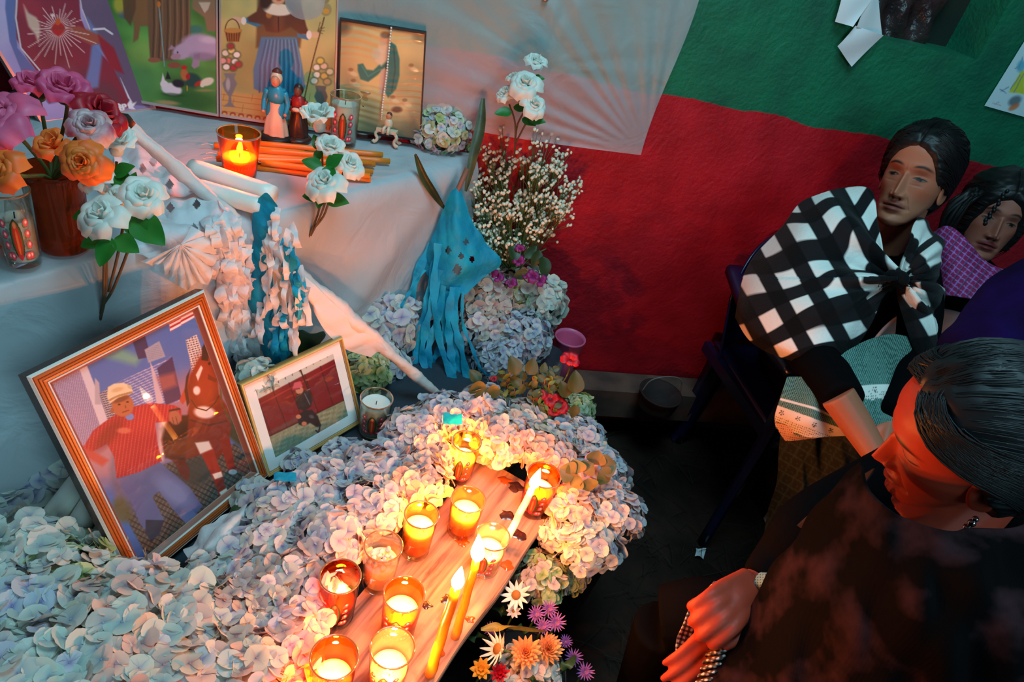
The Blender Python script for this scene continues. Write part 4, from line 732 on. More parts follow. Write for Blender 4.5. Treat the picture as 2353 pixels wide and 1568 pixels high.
GRN = fmat('greenish_petals', [(186, 202, 140), (214, 214, 160), (206, 212, 190), (168, 186, 110)], (120, 150, 70))
PCH = fmat('peach_petals', [(226, 200, 186), (222, 186, 176), (226, 212, 190), (206, 176, 170)], (170, 140, 150))
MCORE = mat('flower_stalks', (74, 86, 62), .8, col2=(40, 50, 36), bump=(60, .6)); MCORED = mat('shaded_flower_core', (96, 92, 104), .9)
MLEAF = mat('dark_leaf', (52, 84, 44), .45, col2=(34, 58, 34), bump=(30, .3), trans=.15); MLEAFB = mat('bright_fabric_leaf', (48, 140, 44), .45, col2=(30, 104, 34), noise=(15, 1), trans=.2); MSTEM = mat('brown_stem', (92, 74, 50), .7); MGST = mat('green_stem', (84, 104, 50), .6); MLEAFR = mat('bronze_leaf', (112, 84, 40), .5, col2=(60, 76, 34), noise=(25, 1), trans=.15)
def floret_mesh(k, m):
    """four rounded, slightly cupped petals round a tiny bud"""
    V = []; Fc = []; C = []; r = np.random.RandomState(k)
    for p in range(4):
        a = p*math.pi/2+r.uniform(-.12, .12); L = 1*(1+r.uniform(-.12, .12)); w = .66*(1+r.uniform(-.1, .12)); up = r.uniform(.02, .3); tw = r.uniform(-.25, .25); cu = r.uniform(.05, .3); n0 = len(V)
        prof = [(0.04, .06), (.3, .36), (.58, .54), (.84, .44), (1.0, .16)]
        for t_, ww in prof:
            for s_ in (-1, 0, 1):
                x = t_*L; y = s_*ww*w/.50; z = up*t_-cu*t_*t_*.6+.16*abs(s_)*ww*1.2+tw*s_*ww
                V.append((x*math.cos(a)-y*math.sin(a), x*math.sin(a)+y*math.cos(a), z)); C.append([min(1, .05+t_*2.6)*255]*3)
        for j in range(4):
            for i in range(2): b = n0+j*3+i; Fc.append((b, b+1, b+4, b+3))
    n0 = len(V); 
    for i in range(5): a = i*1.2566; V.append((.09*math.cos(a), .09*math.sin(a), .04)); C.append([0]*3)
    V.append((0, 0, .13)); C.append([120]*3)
    for i in range(5): Fc.append((n0+i, n0+(i+1) % 5, n0+5))
    me = mesh('floret', V, Fc, m); a = me.color_attributes.new('paint', 'FLOAT_COLOR', 'POINT'); a.data.foreach_set('color', np.concatenate([s2l_arr(C), np.ones((len(C), 1))], 1).astype(np.float32).ravel()); return me
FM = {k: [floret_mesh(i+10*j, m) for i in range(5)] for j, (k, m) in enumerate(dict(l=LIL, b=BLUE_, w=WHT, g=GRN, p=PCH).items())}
CAMV = Vector(CC)
def orient(nrm, spin): 
    x, y, d = frame_of(nrm); c, s = math.cos(spin), math.sin(spin); X = x*c+y*s; Y = -x*s+y*c
    return Matrix(((X[0], Y[0], d[0], 0), (X[1], Y[1], d[1], 0), (X[2], Y[2], d[2], 0), (0, 0, 0, 1)))
def hydrangea(c, R_, kinds, label, group=None, flat=.75, fr=.017, zmin=-.25, dens=1., up=(0, 0, 1), name='hydrangea', corem=None, cat='flower', stem=None):
    c = np.array(c, float); t = thing(name, label, cat, (c[0], c[1], c[2]-R_*flat*.9), group); U = np.array(up, float); U /= np.linalg.norm(U); x, y, _ = frame_of(U); B = np.stack([x, y, U])
    off = np.array([0, 0, R_*flat*.9])
    V, Fc = ball((0, 0, 0), 1., 18, 12); V = V*(1+.06*fbm(V, 4, 2, 3))[:, None]; V = (V*np.array([R_*.8, R_*.8, R_*flat*.8]))@B
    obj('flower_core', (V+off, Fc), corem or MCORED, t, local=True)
    if stem is not None: obj('stem', tube([off-U*R_*.5, np.array(stem)-np.array(t.location)], .005, 7), MGST, t, local=True)
    A = 2*math.pi*R_*R_*(1-zmin)*.82; n = int(min(298, max(24, dens*1.75*A/(math.pi*(fr*.72)**2))))
    for i in range(n):
        z = 1-(i+.5)/n*(1-zmin); a = i*2.39996+rnd.uniform(-.25, .25); rr = math.sqrt(max(0, 1-z*z))
        d = np.array([rr*math.cos(a), rr*math.sin(a), z]); k = rnd.uniform(.84, 1.12)
        p = (d*np.array([R_, R_, R_*flat])*k)@B+off
        nn_ = (d/np.array([1, 1, flat]))@B+np.array([rnd.uniform(-.8, .8), rnd.uniform(-.8, .8), rnd.uniform(-.35, .4)]); s = fr*rnd.uniform(.78, 1.2)
        m4 = Matrix.Translation(p)@orient(nn_, rnd.uniform(0, 6.28))@Matrix.Scale(s, 4)
        inst('floret', rnd.choice(FM[rnd.choice(kinds)]), t, m4)
    return t
# the carpet of heads: px, py, height of centre, radius, kinds
gA = 'pale hydrangea heads in the near left corner'; gB = 'lilac hydrangea heads spread along the plank'; gC = 'lilac hydrangea heads at the far end of the carpet'
LN = ['whitish hydrangea head at the left edge beside the leaning candles', 'pale greenish-white hydrangea head below the fat leaning candles', 'whitish hydrangea head just under the bottom corner of the large frame', 'large whitish hydrangea head at the left edge, second row from the bottom', 'whitish-peach hydrangea head in the middle of the near left pile', 'peach-lit hydrangea head at the right side of the near left pile', 'large pale hydrangea head in the bottom left corner of the photo', 'pale hydrangea head on the bottom edge, second from the left corner', 'peach-tinted hydrangea head on the bottom edge, third from the left corner', 'candle-lit hydrangea head on the bottom edge nearest the plank', 'small greenish-white hydrangea head touching the left rail of the large frame', 'hydrangea head cut by the left edge, upper of two', 'hydrangea head cut by the left edge, lower of two']
LM = ['whitish hydrangea head against the bottom rail of the large frame', 'pale hydrangea head below the crumpled white paper', 'peach-lilac hydrangea head in the low middle of the carpet', 'peach-lilac hydrangea head between the dark leaf and the smoky glass', 'glowing hydrangea head left of the two bottom candle glasses', 'lilac hydrangea head right of the dark leaf', 'peach-lit hydrangea head beside the smoky amber glass', 'blue-lilac hydrangea head under the corner of the small gold frame', 'lilac hydrangea head left of the petal-filled glass', 'blue-lilac hydrangea head beneath the lying orange taper', 'lilac hydrangea head above the petal-filled glass', 'blue-lilac hydrangea head in the middle of the carpet above the orange taper', 'peach-lit lilac hydrangea head left of the second far candle glass', 'warm-lit flower head on the bottom edge beside the wide amber glass', 'small blue flower head near the unlit white candle glass', 'tiny blue flower head just below the gold frame corner', 'blue-white flower head at the right corner of the large frame', 'small lilac flower head left of the smoky amber glass']
LF = ['blue-lilac hydrangea head right of the unlit white candle glass', 'blue-lilac hydrangea head where the wrapped stick ends', 'blue-lilac hydrangea head below the blue streamers', 'small peach hydrangea head left of the farthest candle glass', 'small peach hydrangea head right of the farthest candle glass', 'warm-lit hydrangea head behind the far end of the plank', 'peach-lilac hydrangea head behind the corner amber glass', 'lilac hydrangea head just below the red geraniums', 'blue-lilac hydrangea head right of the geraniums, top of the right mound', 'blue-lilac hydrangea head behind the round geranium leaves', 'bluish hydrangea head at the far right of the mound', 'peach-lilac hydrangea head right of the corner amber glass', 'bluish-white hydrangea head at the bottom right of the mound', 'small lilac hydrangea head tucked under the plank corner', 'bluish hydrangea head left of the farthest candle glass']
near = [(40, 1300, .56, .075, 'ww'), (130, 1345, .56, .075, 'wwg'), (300, 1392, .545, .066, 'wwl'), (60, 1440, .58, .08, 'wwb'), (235, 1465, .58, .082, 'wwp'), (390, 1440, .55, .075, 'wwp'), (60, 1570, .59, .08, 'wl'), (220, 1590, .58, .08, 'wp'), (395, 1570, .56, .078, 'wlp'), (540, 1560, .54, .07, 'lwp'), (205, 1290, .52, .05, 'wwg'), (-60, 1380, .57, .08, 'w'), (-60, 1540, .58, .08, 'w')]
mid = [(420, 1392, .505, .05, 'wl'), (490, 1350, .505, .055, 'lw'), (500, 1440, .53, .066, 'lp'), (580, 1380, .52, .062, 'lp'), (640, 1470, .52, .06, 'lp'), (600, 1270, .51, .062, 'll'), (690, 1340, .52, .058, 'lp'), (650, 1190, .52, .062, 'lb'), (760, 1240, .53, .062, 'll'), (740, 1130, .52, .062, 'lb'), (850, 1170, .53, .06, 'll'), (860, 1085, .52, .062, 'lb'), (960, 1105, .53, .06, 'lp'), (640, 1560, .50, .055, 'lp'), (790, 1060, .50, .045, 'b'), (690, 1070, .485, .03, 'b'), (590, 1150, .49, .04, 'bw'), (700, 1420, .50, .045, 'lp')]
far = [(950, 1000, .53, .06, 'lb'), (1020, 960, .53, .06, 'lb'), (1110, 950, .53, .066, 'lb'), (1010, 1050, .51, .04, 'lp'), (1130, 1040, .50, .036, 'lp'), (1160, 1010, .53, .066, 'lp'), (1260, 1040, .52, .066, 'lp'), (1200, 965, .53, .05, 'lp'), (1320, 1010, .51, .062, 'lb'), (1370, 1090, .50, .068, 'lb'), (1400, 1180, .48, .068, 'bl'), (1320, 1170, .49, .055, 'lp'), (1350, 1250, .46, .064, 'bw'), (1290, 1230, .45, .045, 'lp'), (900, 1050, .51, .045, 'bl')]
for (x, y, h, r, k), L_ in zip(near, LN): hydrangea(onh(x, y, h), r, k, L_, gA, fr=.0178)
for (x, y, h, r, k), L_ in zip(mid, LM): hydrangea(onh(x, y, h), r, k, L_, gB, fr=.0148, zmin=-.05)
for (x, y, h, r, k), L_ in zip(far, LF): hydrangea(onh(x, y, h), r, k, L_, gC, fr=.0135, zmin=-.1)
for x, y, h, r, L_ in ((55, 1170, .50, .06, 'dim hydrangea head left of the fat leaning candles'), (110, 1100, .52, .045, 'small dim hydrangea head just left of the large frame'), (20, 1230, .49, .05, 'dim hydrangea head at the left edge under the altar cloth')): hydrangea(onh(x, y, h), r, 'wb', L_, 'dim hydrangeas left of the large frame', fr=.017)
# buckets that hold the flowers beside the step
MBK = mat('dark_bucket', (40, 44, 50), .5)
for (x, y, h, r, L_) in ((1350, 1130, .36, .11, 'dark bucket under the flowers at the plank end'), (1165, 790, .30, .10, 'dark bucket under the hydrangeas by the wall'), (1225, 1480, .22, .09, 'dark bucket under the mixed flowers below the plank')):
    p = onh(x, y, h+.1); t = thing('flower_bucket', L_, 'bucket', (p[0], p[1], .001)); obj('bucket_wall', lathe([(r*.75, 0), (r, h), (r*1.04, h), (r*.95, h-.004), (r*.7, .006), (.002, .006)], 28), MBK, t, local=True)
# clusters by the wall and behind the wrapped stick
gw = 'hydrangeas stacked against the red wall'
for x, y, z, r, k, L_ in ((1130, 680, 1.86, .075, 'pw', 'peach hydrangea head behind the blue tissue pennant'), (1200, 670, 1.88, .07, 'pgw', 'peach and cream hydrangea at the top of the stack by the wall'), (1245, 690, 1.87, .062, 'w', 'white hydrangea sticking out right of the stack by the wall'), (1120, 760, 1.84, .075, 'pl', 'peach lilac hydrangea lower in the stack beside blue streamers'), (1200, 775, 1.84, .075, 'b', 'pale blue hydrangea in the stack by the pink cup'), (1150, 830, 1.80, .07, 'b', 'bluish hydrangea at the foot of the stack by the streamers'), (1235, 745, 1.9, .04, 'wb', 'small white hydrangea on the right side of the stack')):
    hydrangea(at(x, y, z), r, k, L_, gw, flat=.95, fr=.0165 if k != 'b' else .013, zmin=-.7, up=(.1, -.6, .8))
hydrangea(at(890, 740, 1.74), .08, 'wbb', 'large blue-white hydrangea head behind the diagonal wrapped stick', None, fr=.019, zmin=-.5, up=(.2, -.5, .8), flat=.9)
hydrangea(at(880, 830, 1.70), .062, 'bl', 'lower blue hydrangea head under the diagonal wrapped stick', None, fr=.017, zmin=-.4, up=(.2, -.5, .8))
hydrangea(at(838, 850, 1.62), .055, 'gg', 'green hydrangea head right of the small gold frame', None, fr=.013, zmin=-.5, up=(.1, -.5, .8))
hydrangea(at(590, 870, 1.33), .035, 'w', 'white flower cluster between the two photo frames', None, fr=.014, zmin=-.3, up=(.1, -.5, .8))
hydrangea(onh(1013, 290, TABH+.055), .075, 'gwb', 'pale blue-green hydrangea head lying on the altar beside the black frame', 'hydrangeas lying on the altar', fr=.0115, zmin=-.5, flat=.75, up=(0, -.3, .9))
hydrangea(onh(1072, 296, TABH+.04), .05, 'g', 'yellow-green hydrangea head at the altar right corner', 'hydrangeas lying on the altar', fr=.0105, zmin=-.5, flat=.8, up=(.2, -.3, .9))
hydrangea(onh(1085, 338, TABH+.012), .022, 'g', 'small green hydrangea tip hanging at the altar corner', 'hydrangeas lying on the altar', fr=.0095, zmin=-.7)
hydrangea(onh(1330, 940, .50), .036, 'g', 'yellow-green flower head at the right of the red geraniums', None, fr=.011, zmin=-.5, flat=1)
hydrangea(onh(1300, 975, .50), .026, 'g', 'small green-yellow flower head below the geraniums', None, fr=.010, zmin=-.4)
hydrangea(onh(1245, 1330, .38), .052, 'gp', 'cream hydrangea hanging below the plank, above the dahlias', None, fr=.012, zmin=-.5, flat=.95)
hydrangea(onh(1310, 1325, .37), .035, 'gw', 'small greenish flower head under the right hydrangea mound', None, fr=.010, zmin=-.5)
hydrangea(onh(1210, 1560, .34), .06, 'pw', 'pale flower head at the bottom edge under the orange dahlias', None, fr=.012, zmin=-.5)
# ---- leaves and petals
def leaf_mesh(name, L, W_, m, fold=.25, bend=.25, serr=0, n=10):
    V = []
    for j in range(n+1):
        t_ = j/n; w_ = W_/2*math.sin(math.pi*t_**.8)**.8*(1-.15*t_)+.0004
        if serr: w_ *= 1+serr*(1 if j % 2 else -1)
        for s_ in (-1, -.5, 0, .5, 1): V.append((s_*w_, t_*L, fold*abs(s_)*w_-bend*L*t_*t_+.02*L*math.sin(t_*9)*s_))
    return mesh(name, V, gridf(5, n+1), m)
def place(me, name, parent, p, dirv, up, s=1.):
    Y = np.array(dirv, float); Y /= np.linalg.norm(Y); Z = np.array(up, float); Z -= Y*np.dot(Y, Z); Z /= np.linalg.norm(Z)+1e-9; X = np.cross(Y, Z)
    p = np.array(p)-np.array(parent.get('org', parent.location)) if parent.type != 'EMPTY' else np.array(p)-np.array(parent.location)
    return inst(name, me, parent, Matrix(((X[0]*s, Y[0]*s, Z[0]*s, p[0]), (X[1]*s, Y[1]*s, Z[1]*s, p[1]), (X[2]*s, Y[2]*s, Z[2]*s, p[2]), (0, 0, 0, 1))))
LB = leaf_mesh('leaf', .034, .024, MLEAFB, bend=.1); LD_ = leaf_mesh('leaf', .05, .032, MLEAF); LR_ = leaf_mesh('leaf', .03, .022, MLEAFR, serr=.1); LG_ = leaf_mesh('leaf', .022, .010, mat('fresh_leaf', (108, 122, 40), .5, trans=.2))
def petal_mesh(R_, H_, open_, width, curl, m, pw=1.6, seed=0):
    r = np.random.RandomState(seed); nu, nv = 13, 11; V = []; ph = r.uniform(0, 6)
    for j in range(nv):
        v = j/(nv-1); w_ = width*(1-.62*max(0, v-.55)**2/.2025)*(.45+.55*min(1, v*2.2)); 
        for i in range(nu):
            u = i/(nu-1)*2-1; th = u*w_; rr = R_*(.12+(.55+.45*open_)*math.sin(min(1, v*1.15)*1.45)**pw*.9)+R_*open_*.75*v**2.2; edge = abs(u)**3*v
            z = H_*(math.sin(v*1.5)*(1-.45*open_*v**2))-curl*H_*v**5+H_*.04*math.sin(u*4+ph)*v-edge*H_*.18; rr += R_*.22*curl*v**6+R_*.04*math.sin(u*5+ph)*v**2
            V.append((rr*math.cos(th), rr*math.sin(th), z))
    return mesh('petal', V, gridf(nu, nv), m)
_pc = {}
def bloom(parent, c, axis, R_, m, opened=.6, layers=4, bm=None, as_part=True, H_=None, sepal=None, dens=1):
    """rose: calyx with spiralling petals; petals become children of the calyx (or of the thing)"""
    c = np.array(c, float); H_ = H_ or R_*1.45; R_ = R_*(1.15-.55*opened); H_ *= 1.05-.25*opened; x, y, d = frame_of(axis); B = np.stack([x, y, d]); 
    if as_part:
        V, Fc = lathe([(.001, -.1*H_), (R_*.28, -.02*H_), (R_*.34, .15*H_), (R_*.2, .42*H_), (.001, .62*H_)], 14); V = np.array(V)@B
        pl = np.array(parent.location); host = bpy.data.objects.new('bloom', mesh('bloom', V, Fc, bm or m)); COL.objects.link(host); host.parent = parent; host.location = tuple(c-pl); P0 = np.zeros(3)
    else: host = parent; P0 = c-np.array(parent.location)
    k = 0
    for L in range(layers):
        f = (L+1)/layers; op = opened*f**1.3; n = int((3+L*.7)*dens); key = (m.name, round(R_, 4), round(H_, 4), L, round(opened, 2), layers)
        if key not in _pc: _pc[key] = [petal_mesh(R_*(.25+.75*f), H_*(1.04-.18*f*opened), op, 1.25-.35*f, opened*.55*f, m, seed=L*3+q) for q in range(2)]
        for i in range(n):
            a = k*2.4+L; k += 1; s = rnd.uniform(.93, 1.07); ca, sa = math.cos(a), math.sin(a); X = x*ca+y*sa; Y = -x*sa+y*ca; dz = rnd.uniform(-.06, .03)*H_
            inst('petal', _pc[key][i % 2], host, Matrix(((X[0]*s, Y[0]*s, d[0]*s, P0[0]+d[0]*dz), (X[1]*s, Y[1]*s, d[1]*s, P0[1]+d[1]*dz), (X[2]*s, Y[2]*s, d[2]*s, P0[2]+d[2]*dz), (0, 0, 0, 1))))
    return host
MRW = mat('white_fabric_rose', (232, 232, 222), .55, trans=.25, sheen=.2); MRP = mat('pink_rose', (238, 96, 140), .5, trans=.25, col2=(216, 70, 116), noise=(30, 1)); MRO = mat('orange_rose', (248, 128, 42), .5, trans=.25, col2=(240, 104, 46), noise=(30, 1)); MRR = mat('red_rose', (176, 22, 40), .5, trans=.2); MRV = mat('variegated_rose', (226, 200, 196), .5, trans=.2, col2=(176, 50, 90), noise=(28, 1)); MRPB = mat('big_pink_rose', (238, 110, 150), .5, trans=.25, col2=(220, 84, 126), noise=(22, 1))
def spray(label, blooms, stems, leaves, m=MRW, name='artificial_rose_spray', group=None):
    c0 = np.array(stems[0][-1]); t = thing(name, label, 'flower', c0, group)
    for (x, y, z, R_, op, ax) in blooms: bloom(t, at(x, y, z), ax, R_, m, op)
    for S in stems: obj('stem', tube(spline(S, 12), .0022, 7), MSTEM, t)
    for (x, y, z, a, s) in leaves:
        dv = -CD*math.sin(math.radians(a))+CR*math.cos(math.radians(a)); place(LB, 'leaf', t, at(x, y, z), dv*.9-FW*.2, -FW+np.array([0, 0, .5]), s)
    return t
UPC = np.array([0, -.35, 1.])
sp = at
spray('white artificial rose spray standing before the orange tapers', [(735, 298, 1.30, .034, .22, (-.1, -.2, 1)), (756, 352, 1.31, .027, .35, (.2, -.4, 1)), (795, 388, 1.33, .029, .6, (.5, -.3, .8)), (752, 432, 1.29, .034, .75, (-.1, -.5, .9))],
      [[sp(737, 312, 1.30), sp(741, 380, 1.31), sp(738, 450, 1.33), sp(728, 500, 1.37), sp(700, 566, 1.42)], [sp(756, 365, 1.31), sp(750, 450, 1.33), sp(735, 500, 1.36), sp(712, 545, 1.41)], [sp(790, 395, 1.33), sp(757, 462, 1.33), sp(742, 500, 1.36), sp(712, 535, 1.4)]],
      [(735, 345, 1.30, 110, .9), (737, 345, 1.30, 250, .8), (740, 385, 1.29, 160, 1.15), (750, 385, 1.285, 35, 1.2), (748, 382, 1.28, 300, 1.1), (745, 455, 1.31, 175, 1.2), (750, 458, 1.3, 350, 1.35), (742, 450, 1.31, 250, .8)])
zf = 1.04
spray('white artificial rose spray in the left foreground beside the amber vase', [(268, 352, 1.06, .030, .25, (.2, -.2, 1)), (240, 440, 1.04, .027, .4, (-.3, -.3, 1)), (330, 462, 1.02, .031, .7, (.35, -.5, .9)), (252, 512, 1.00, .034, .72, (-.15, -.5, .9)), (285, 470, 1.05, .022, .3, (0, -.3, 1))],
      [[sp(268, 372, 1.06), sp(262, 470, 1.05), sp(246, 580, 1.04), sp(242, 680, 1.08), sp(222, 768, 1.16)], [sp(328, 475, 1.02), sp(300, 560, 1.03), sp(262, 660, 1.08), sp(238, 700, 1.1)], [sp(252, 530, 1.0), sp(240, 600, 1.03), sp(238, 680, 1.08), sp(232, 720, 1.12)], [sp(290, 480, 1.05), sp(272, 580, 1.04), sp(250, 670, 1.08)]],
      [(262, 402, 1.05, 20, 1.1), (262, 400, 1.05, 320, 1.3), (250, 405, 1.05, 200, .9), (300, 490, 1.01, 300, 1.5), (310, 500, 1.01, 320, 1.9), (250, 545, .99, 200, 1.2), (258, 548, .985, 250, 1.3), (265, 546, .99, 330, 1.3), (232, 490, 1.03, 190, 1.2), (300, 440, 1.04, 70, .9)])
spray('white artificial rose spray pinned to the wall over the baby\'s breath', [(1226, 158, 1.60, .027, .45, (.1, -.3, 1)), (1208, 205, 1.575, .036, .75, (-.1, -.6, .8)), (1168, 228, 1.60, .024, .5, (-.5, -.4, .8)), (1222, 250, 1.575, .030, .65, (.25, -.6, .8)), (1183, 192, 1.6, .02, .4, (-.4, -.2, .9))],
      [[sp(1226, 170, 1.61), sp(1212, 240, 1.61), sp(1188, 290, 1.63), sp(1182, 360, 1.7)], [sp(1220, 262, 1.6), sp(1205, 290, 1.62), sp(1184, 330, 1.66)], [sp(1170, 240, 1.61), sp(1183, 280, 1.62), sp(1184, 330, 1.66)]],
      [(1222, 182, 1.6, 0, .9), (1180, 245, 1.59, 340, 1.0), (1176, 258, 1.59, 185, 1.2), (1200, 272, 1.59, 330, 1.1), (1215, 275, 1.585, 350, 1.2), (1192, 228, 1.585, 120, .8)])
# amber vase with real roses
rim = onh(118, 398, TABH+.132); z = (rim-CC)@FW; R = 134*z/FPX/2; c = np.array([rim[0], rim[1], TABH+.0085])
t = thing('amber_glass_vase', 'dark amber glass vase holding pink and orange roses, at left', 'vase', c)
GV = glassmat('deep_amber_glass', (196, 104, 60), .04, dens=.12)
obj('vase_wall', lathe([(R*.78, 0), (R*.8, .003), (R*.85, .04), (R*.97, .125), (R, .13), (R*.97, .132), (R*.93, .125), (R*.8, .03), (R*.76, .016), (.001, .015)], 40), GV, t, local=True)
obj('water', lathe([(R*.74, .0165), (R*.8, .04), (R*.88, .085), (.001, .085)], 30), glassmat('amber_water', (170, 84, 44), .02, dens=.1), t, local=True)
def rose(x, y, z, R_, op, ax, m, label, layers=5, name='rose', H_=None, dens=1):
    p = at(x, y, z); foot = c+np.array([rnd.uniform(-.012, .012), rnd.uniform(-.012, .012), .02]); t = thing(name, label, 'flower', foot, 'roses in the amber vase'); ax = np.array(ax, float); ax /= np.linalg.norm(ax)
    bloom(t, p, ax, R_, m, op, layers, as_part=False, H_=H_, dens=dens)
    obj('calyx', lathe([(.001, -R_*.2), (R_*.3, -R_*.05), (R_*.36, R_*.12), (R_*.3, R_*.2)], 12, p, axis=ax), MLEAF, t)
    obj('stem', tube(spline([p-ax*R_*.1, p-ax*R_*.8, c+np.array([0, 0, .11]), foot], 12), .0028, 7), MGST, t); return t
rose(28, 300, .93, .043, .75, (-.2, -.5, .9), MRPB, 'biggest pink rose, at the left edge', 6)
rose(88, 226, 1.00, .030, .35, (.1, -.2, 1), MRP, 'small pink rose bud at the top of the bouquet', 4)
rose(150, 230, .98, .032, .4, (.3, -.3, 1), MRP, 'pink rose bud beside the red rose', 4)
rose(212, 275, .99, .034, .5, (.7, -.1, .7), MRR, 'red rose at the right back of the bouquet', 4)
rose(208, 300, .95, .028, .75, (.35, -.55, .8), MRV, 'white rose streaked with crimson', 5)
rose(22, 395, .90, .027, .8, (-.1, -.8, .55), MRO, 'orange rose at the left edge under the big pink one', 5)
rose(200, 376, .89, .027, .85, (.25, -.85, .5), MRO, 'orange rose with pink edges facing the camera', 6)
rose(138, 346, .92, .024, .5, (-.1, -.5, .8), MRO, 'small orange bud behind the facing orange rose', 3)
t = thing('fallen_orange_petal', 'loose orange petal on the cloth at the left edge', 'petal', onh(2, 566, TABH+.01)); t2 = bloom(t, onh(2, 566, TABH+.008), (.2, -.3, 1), .018, MRO, .5, 1, as_part=False)
# ---------------------------------------------------------------- paper work
def tissue(name, c, c2): 
    return mat(name, c, .6, trans=.35, col2=c2, noise=(14, 1), bump=(34, .9, .006))
MTB = tissue('blue_tissue', (20, 184, 216), (12, 152, 192)); MTW = tissue('white_tissue', (246, 242, 240), (232, 228, 232)); MWRAP = mat('wrapping_crepe', (234, 214, 208), .6, bump=(40, .8, .004), trans=.15)
ETn = E2
def surf(x, y, off=.02, hmin=None):
    p = onh(x, y, TABH); 
    if np.dot(p-TR_-[0, 0, TABH], E2) > 0: r = ray(x, y); p = CC+r*(np.dot(TR_+[0, 0, TABH]-CC, E2)/np.dot(r, E2))
    d = p-CC; return p-d/np.linalg.norm(d)*off
def crumple(G, amp, sc_, seed=1): 
    N_ = normals(G); f = fbm(G.reshape(-1, 3), sc_, 4, seed).reshape(G.shape[:2]); return G+N_*(amp*(1-2*np.abs(f)))[..., None]
def cutsheet(G, holes):
    V, Fc = sheet(G); V = np.asarray(V); c = proj(np.array([V[list(f)].mean(0) for f in Fc])); keep = []
    for f, p in zip(Fc, c):
        if not any(abs(p[0]-h[0])/h[2]+abs(p[1]-h[1])/h[3] < 1 for h in holes): keep.append(f)
    return V, keep
def ribbon(parent, P, w_, m, n=26, wave=.3, seed=0, name='paper_strip', side=None, crin=.003):
    S = spline(P, n); r = np.random.RandomState(seed); ph = r.uniform(0, 6, 4); V = []
    sd0 = np.array(side if side is not None else CR, float)
    for i in range(n):
        d = S[min(i+1, n-1)]-S[max(i-1, 0)]; d /= np.linalg.norm(d)+1e-9; s_ = sd0-d*np.dot(sd0, d); s_ /= np.linalg.norm(s_); b = np.cross(d, s_); a = wave*(math.sin(i*.35+ph[0])+.6*math.sin(i*.8+ph[1])); q = s_*math.cos(a)+b*math.sin(a)
        ww = w_*(.85+.22*math.sin(i*.9+ph[2])+.1*r.uniform(-1, 1)); o_ = b*crin*math.sin(i*1.1+ph[3])
        for k in (-1, 0, 1): V.append(S[i]+q*ww/2*k+o_+b*(.0015*(1-abs(k))))
    return obj(name, (V, gridf(3, n)), m, parent)
# blue pennant with long streamers at the altar's right corner
t = thing('tissue_pennant', 'blue tissue paper pennant with long streamers at the altar right corner', 'paper decoration', at(1050, 900, 1.74))
rows = [[at(x, y, z) for x, y, z in r] for r in [
    [(1040, 436, 1.66), (1050, 430, 1.65), (1060, 436, 1.66)], [(1012, 495, 1.69), (1048, 492, 1.66), (1090, 512, 1.70)], [(988, 555, 1.71), (1045, 555, 1.67), (1122, 562, 1.72)], [(978, 590, 1.72), (1050, 605, 1.68), (1151, 606, 1.74)], [(975, 618, 1.73), (1020, 648, 1.70), (1110, 640, 1.73)], [(985, 640, 1.73), (1020, 662, 1.71), (1070, 678, 1.72)]]]
G = crumple(patch(rows, 50, 60), .006, 22, 3)
obj('pennant', cutsheet(G, [(1030, 575, 8, 11), (1071, 556, 7, 9), (1060, 588, 8, 8), (1084, 596, 8, 8), (1051, 620, 11, 16)]), MTB, t)
for i, S in enumerate([[(990, 560), (956, 640), (947, 700), (950, 760), (958, 820), (968, 852)], [(1000, 600), (985, 680), (966, 760), (957, 845), (980, 852)], [(1012, 620), (992, 700), (975, 770), (972, 830), (1000, 872), (1028, 892)], [(1008, 560), (998, 640), (1000, 720), (1015, 800), (1042, 872), (1058, 900), (1070, 916)], [(1030, 640), (1025, 720), (1042, 780), (1056, 850), (1068, 905)], [(1050, 660), (1045, 740), (1060, 800), (1076, 880), (1088, 905)], [(1064, 670), (1063, 740), (1085, 800), (1106, 850), (1126, 864)], [(976, 620), (930, 690), (905, 745)], [(996, 640), (1022, 740), (1012, 800), (982, 842)], [(1020, 650), (1008, 730), (985, 800), (990, 860), (1012, 880)], [(1040, 660), (1030, 740), (1035, 800), (1040, 850), (1020, 905)]]):
    zz = [1.72-.012*(i % 4)+.01*j for j in range(len(S))]; ribbon(t, [at(x, y, z) for (x, y), z in zip(S, zz)], .0215 if i not in (6, 7) else .009, MTB, 34, .35, i)
obj('pennant_stick', tube([at(1074, 388, 1.655), at(1050, 440, 1.66), at(1010, 640, 1.75)], [.007, .006, .005], 8), mat('reddish_stick', (150, 84, 62), .6), t)
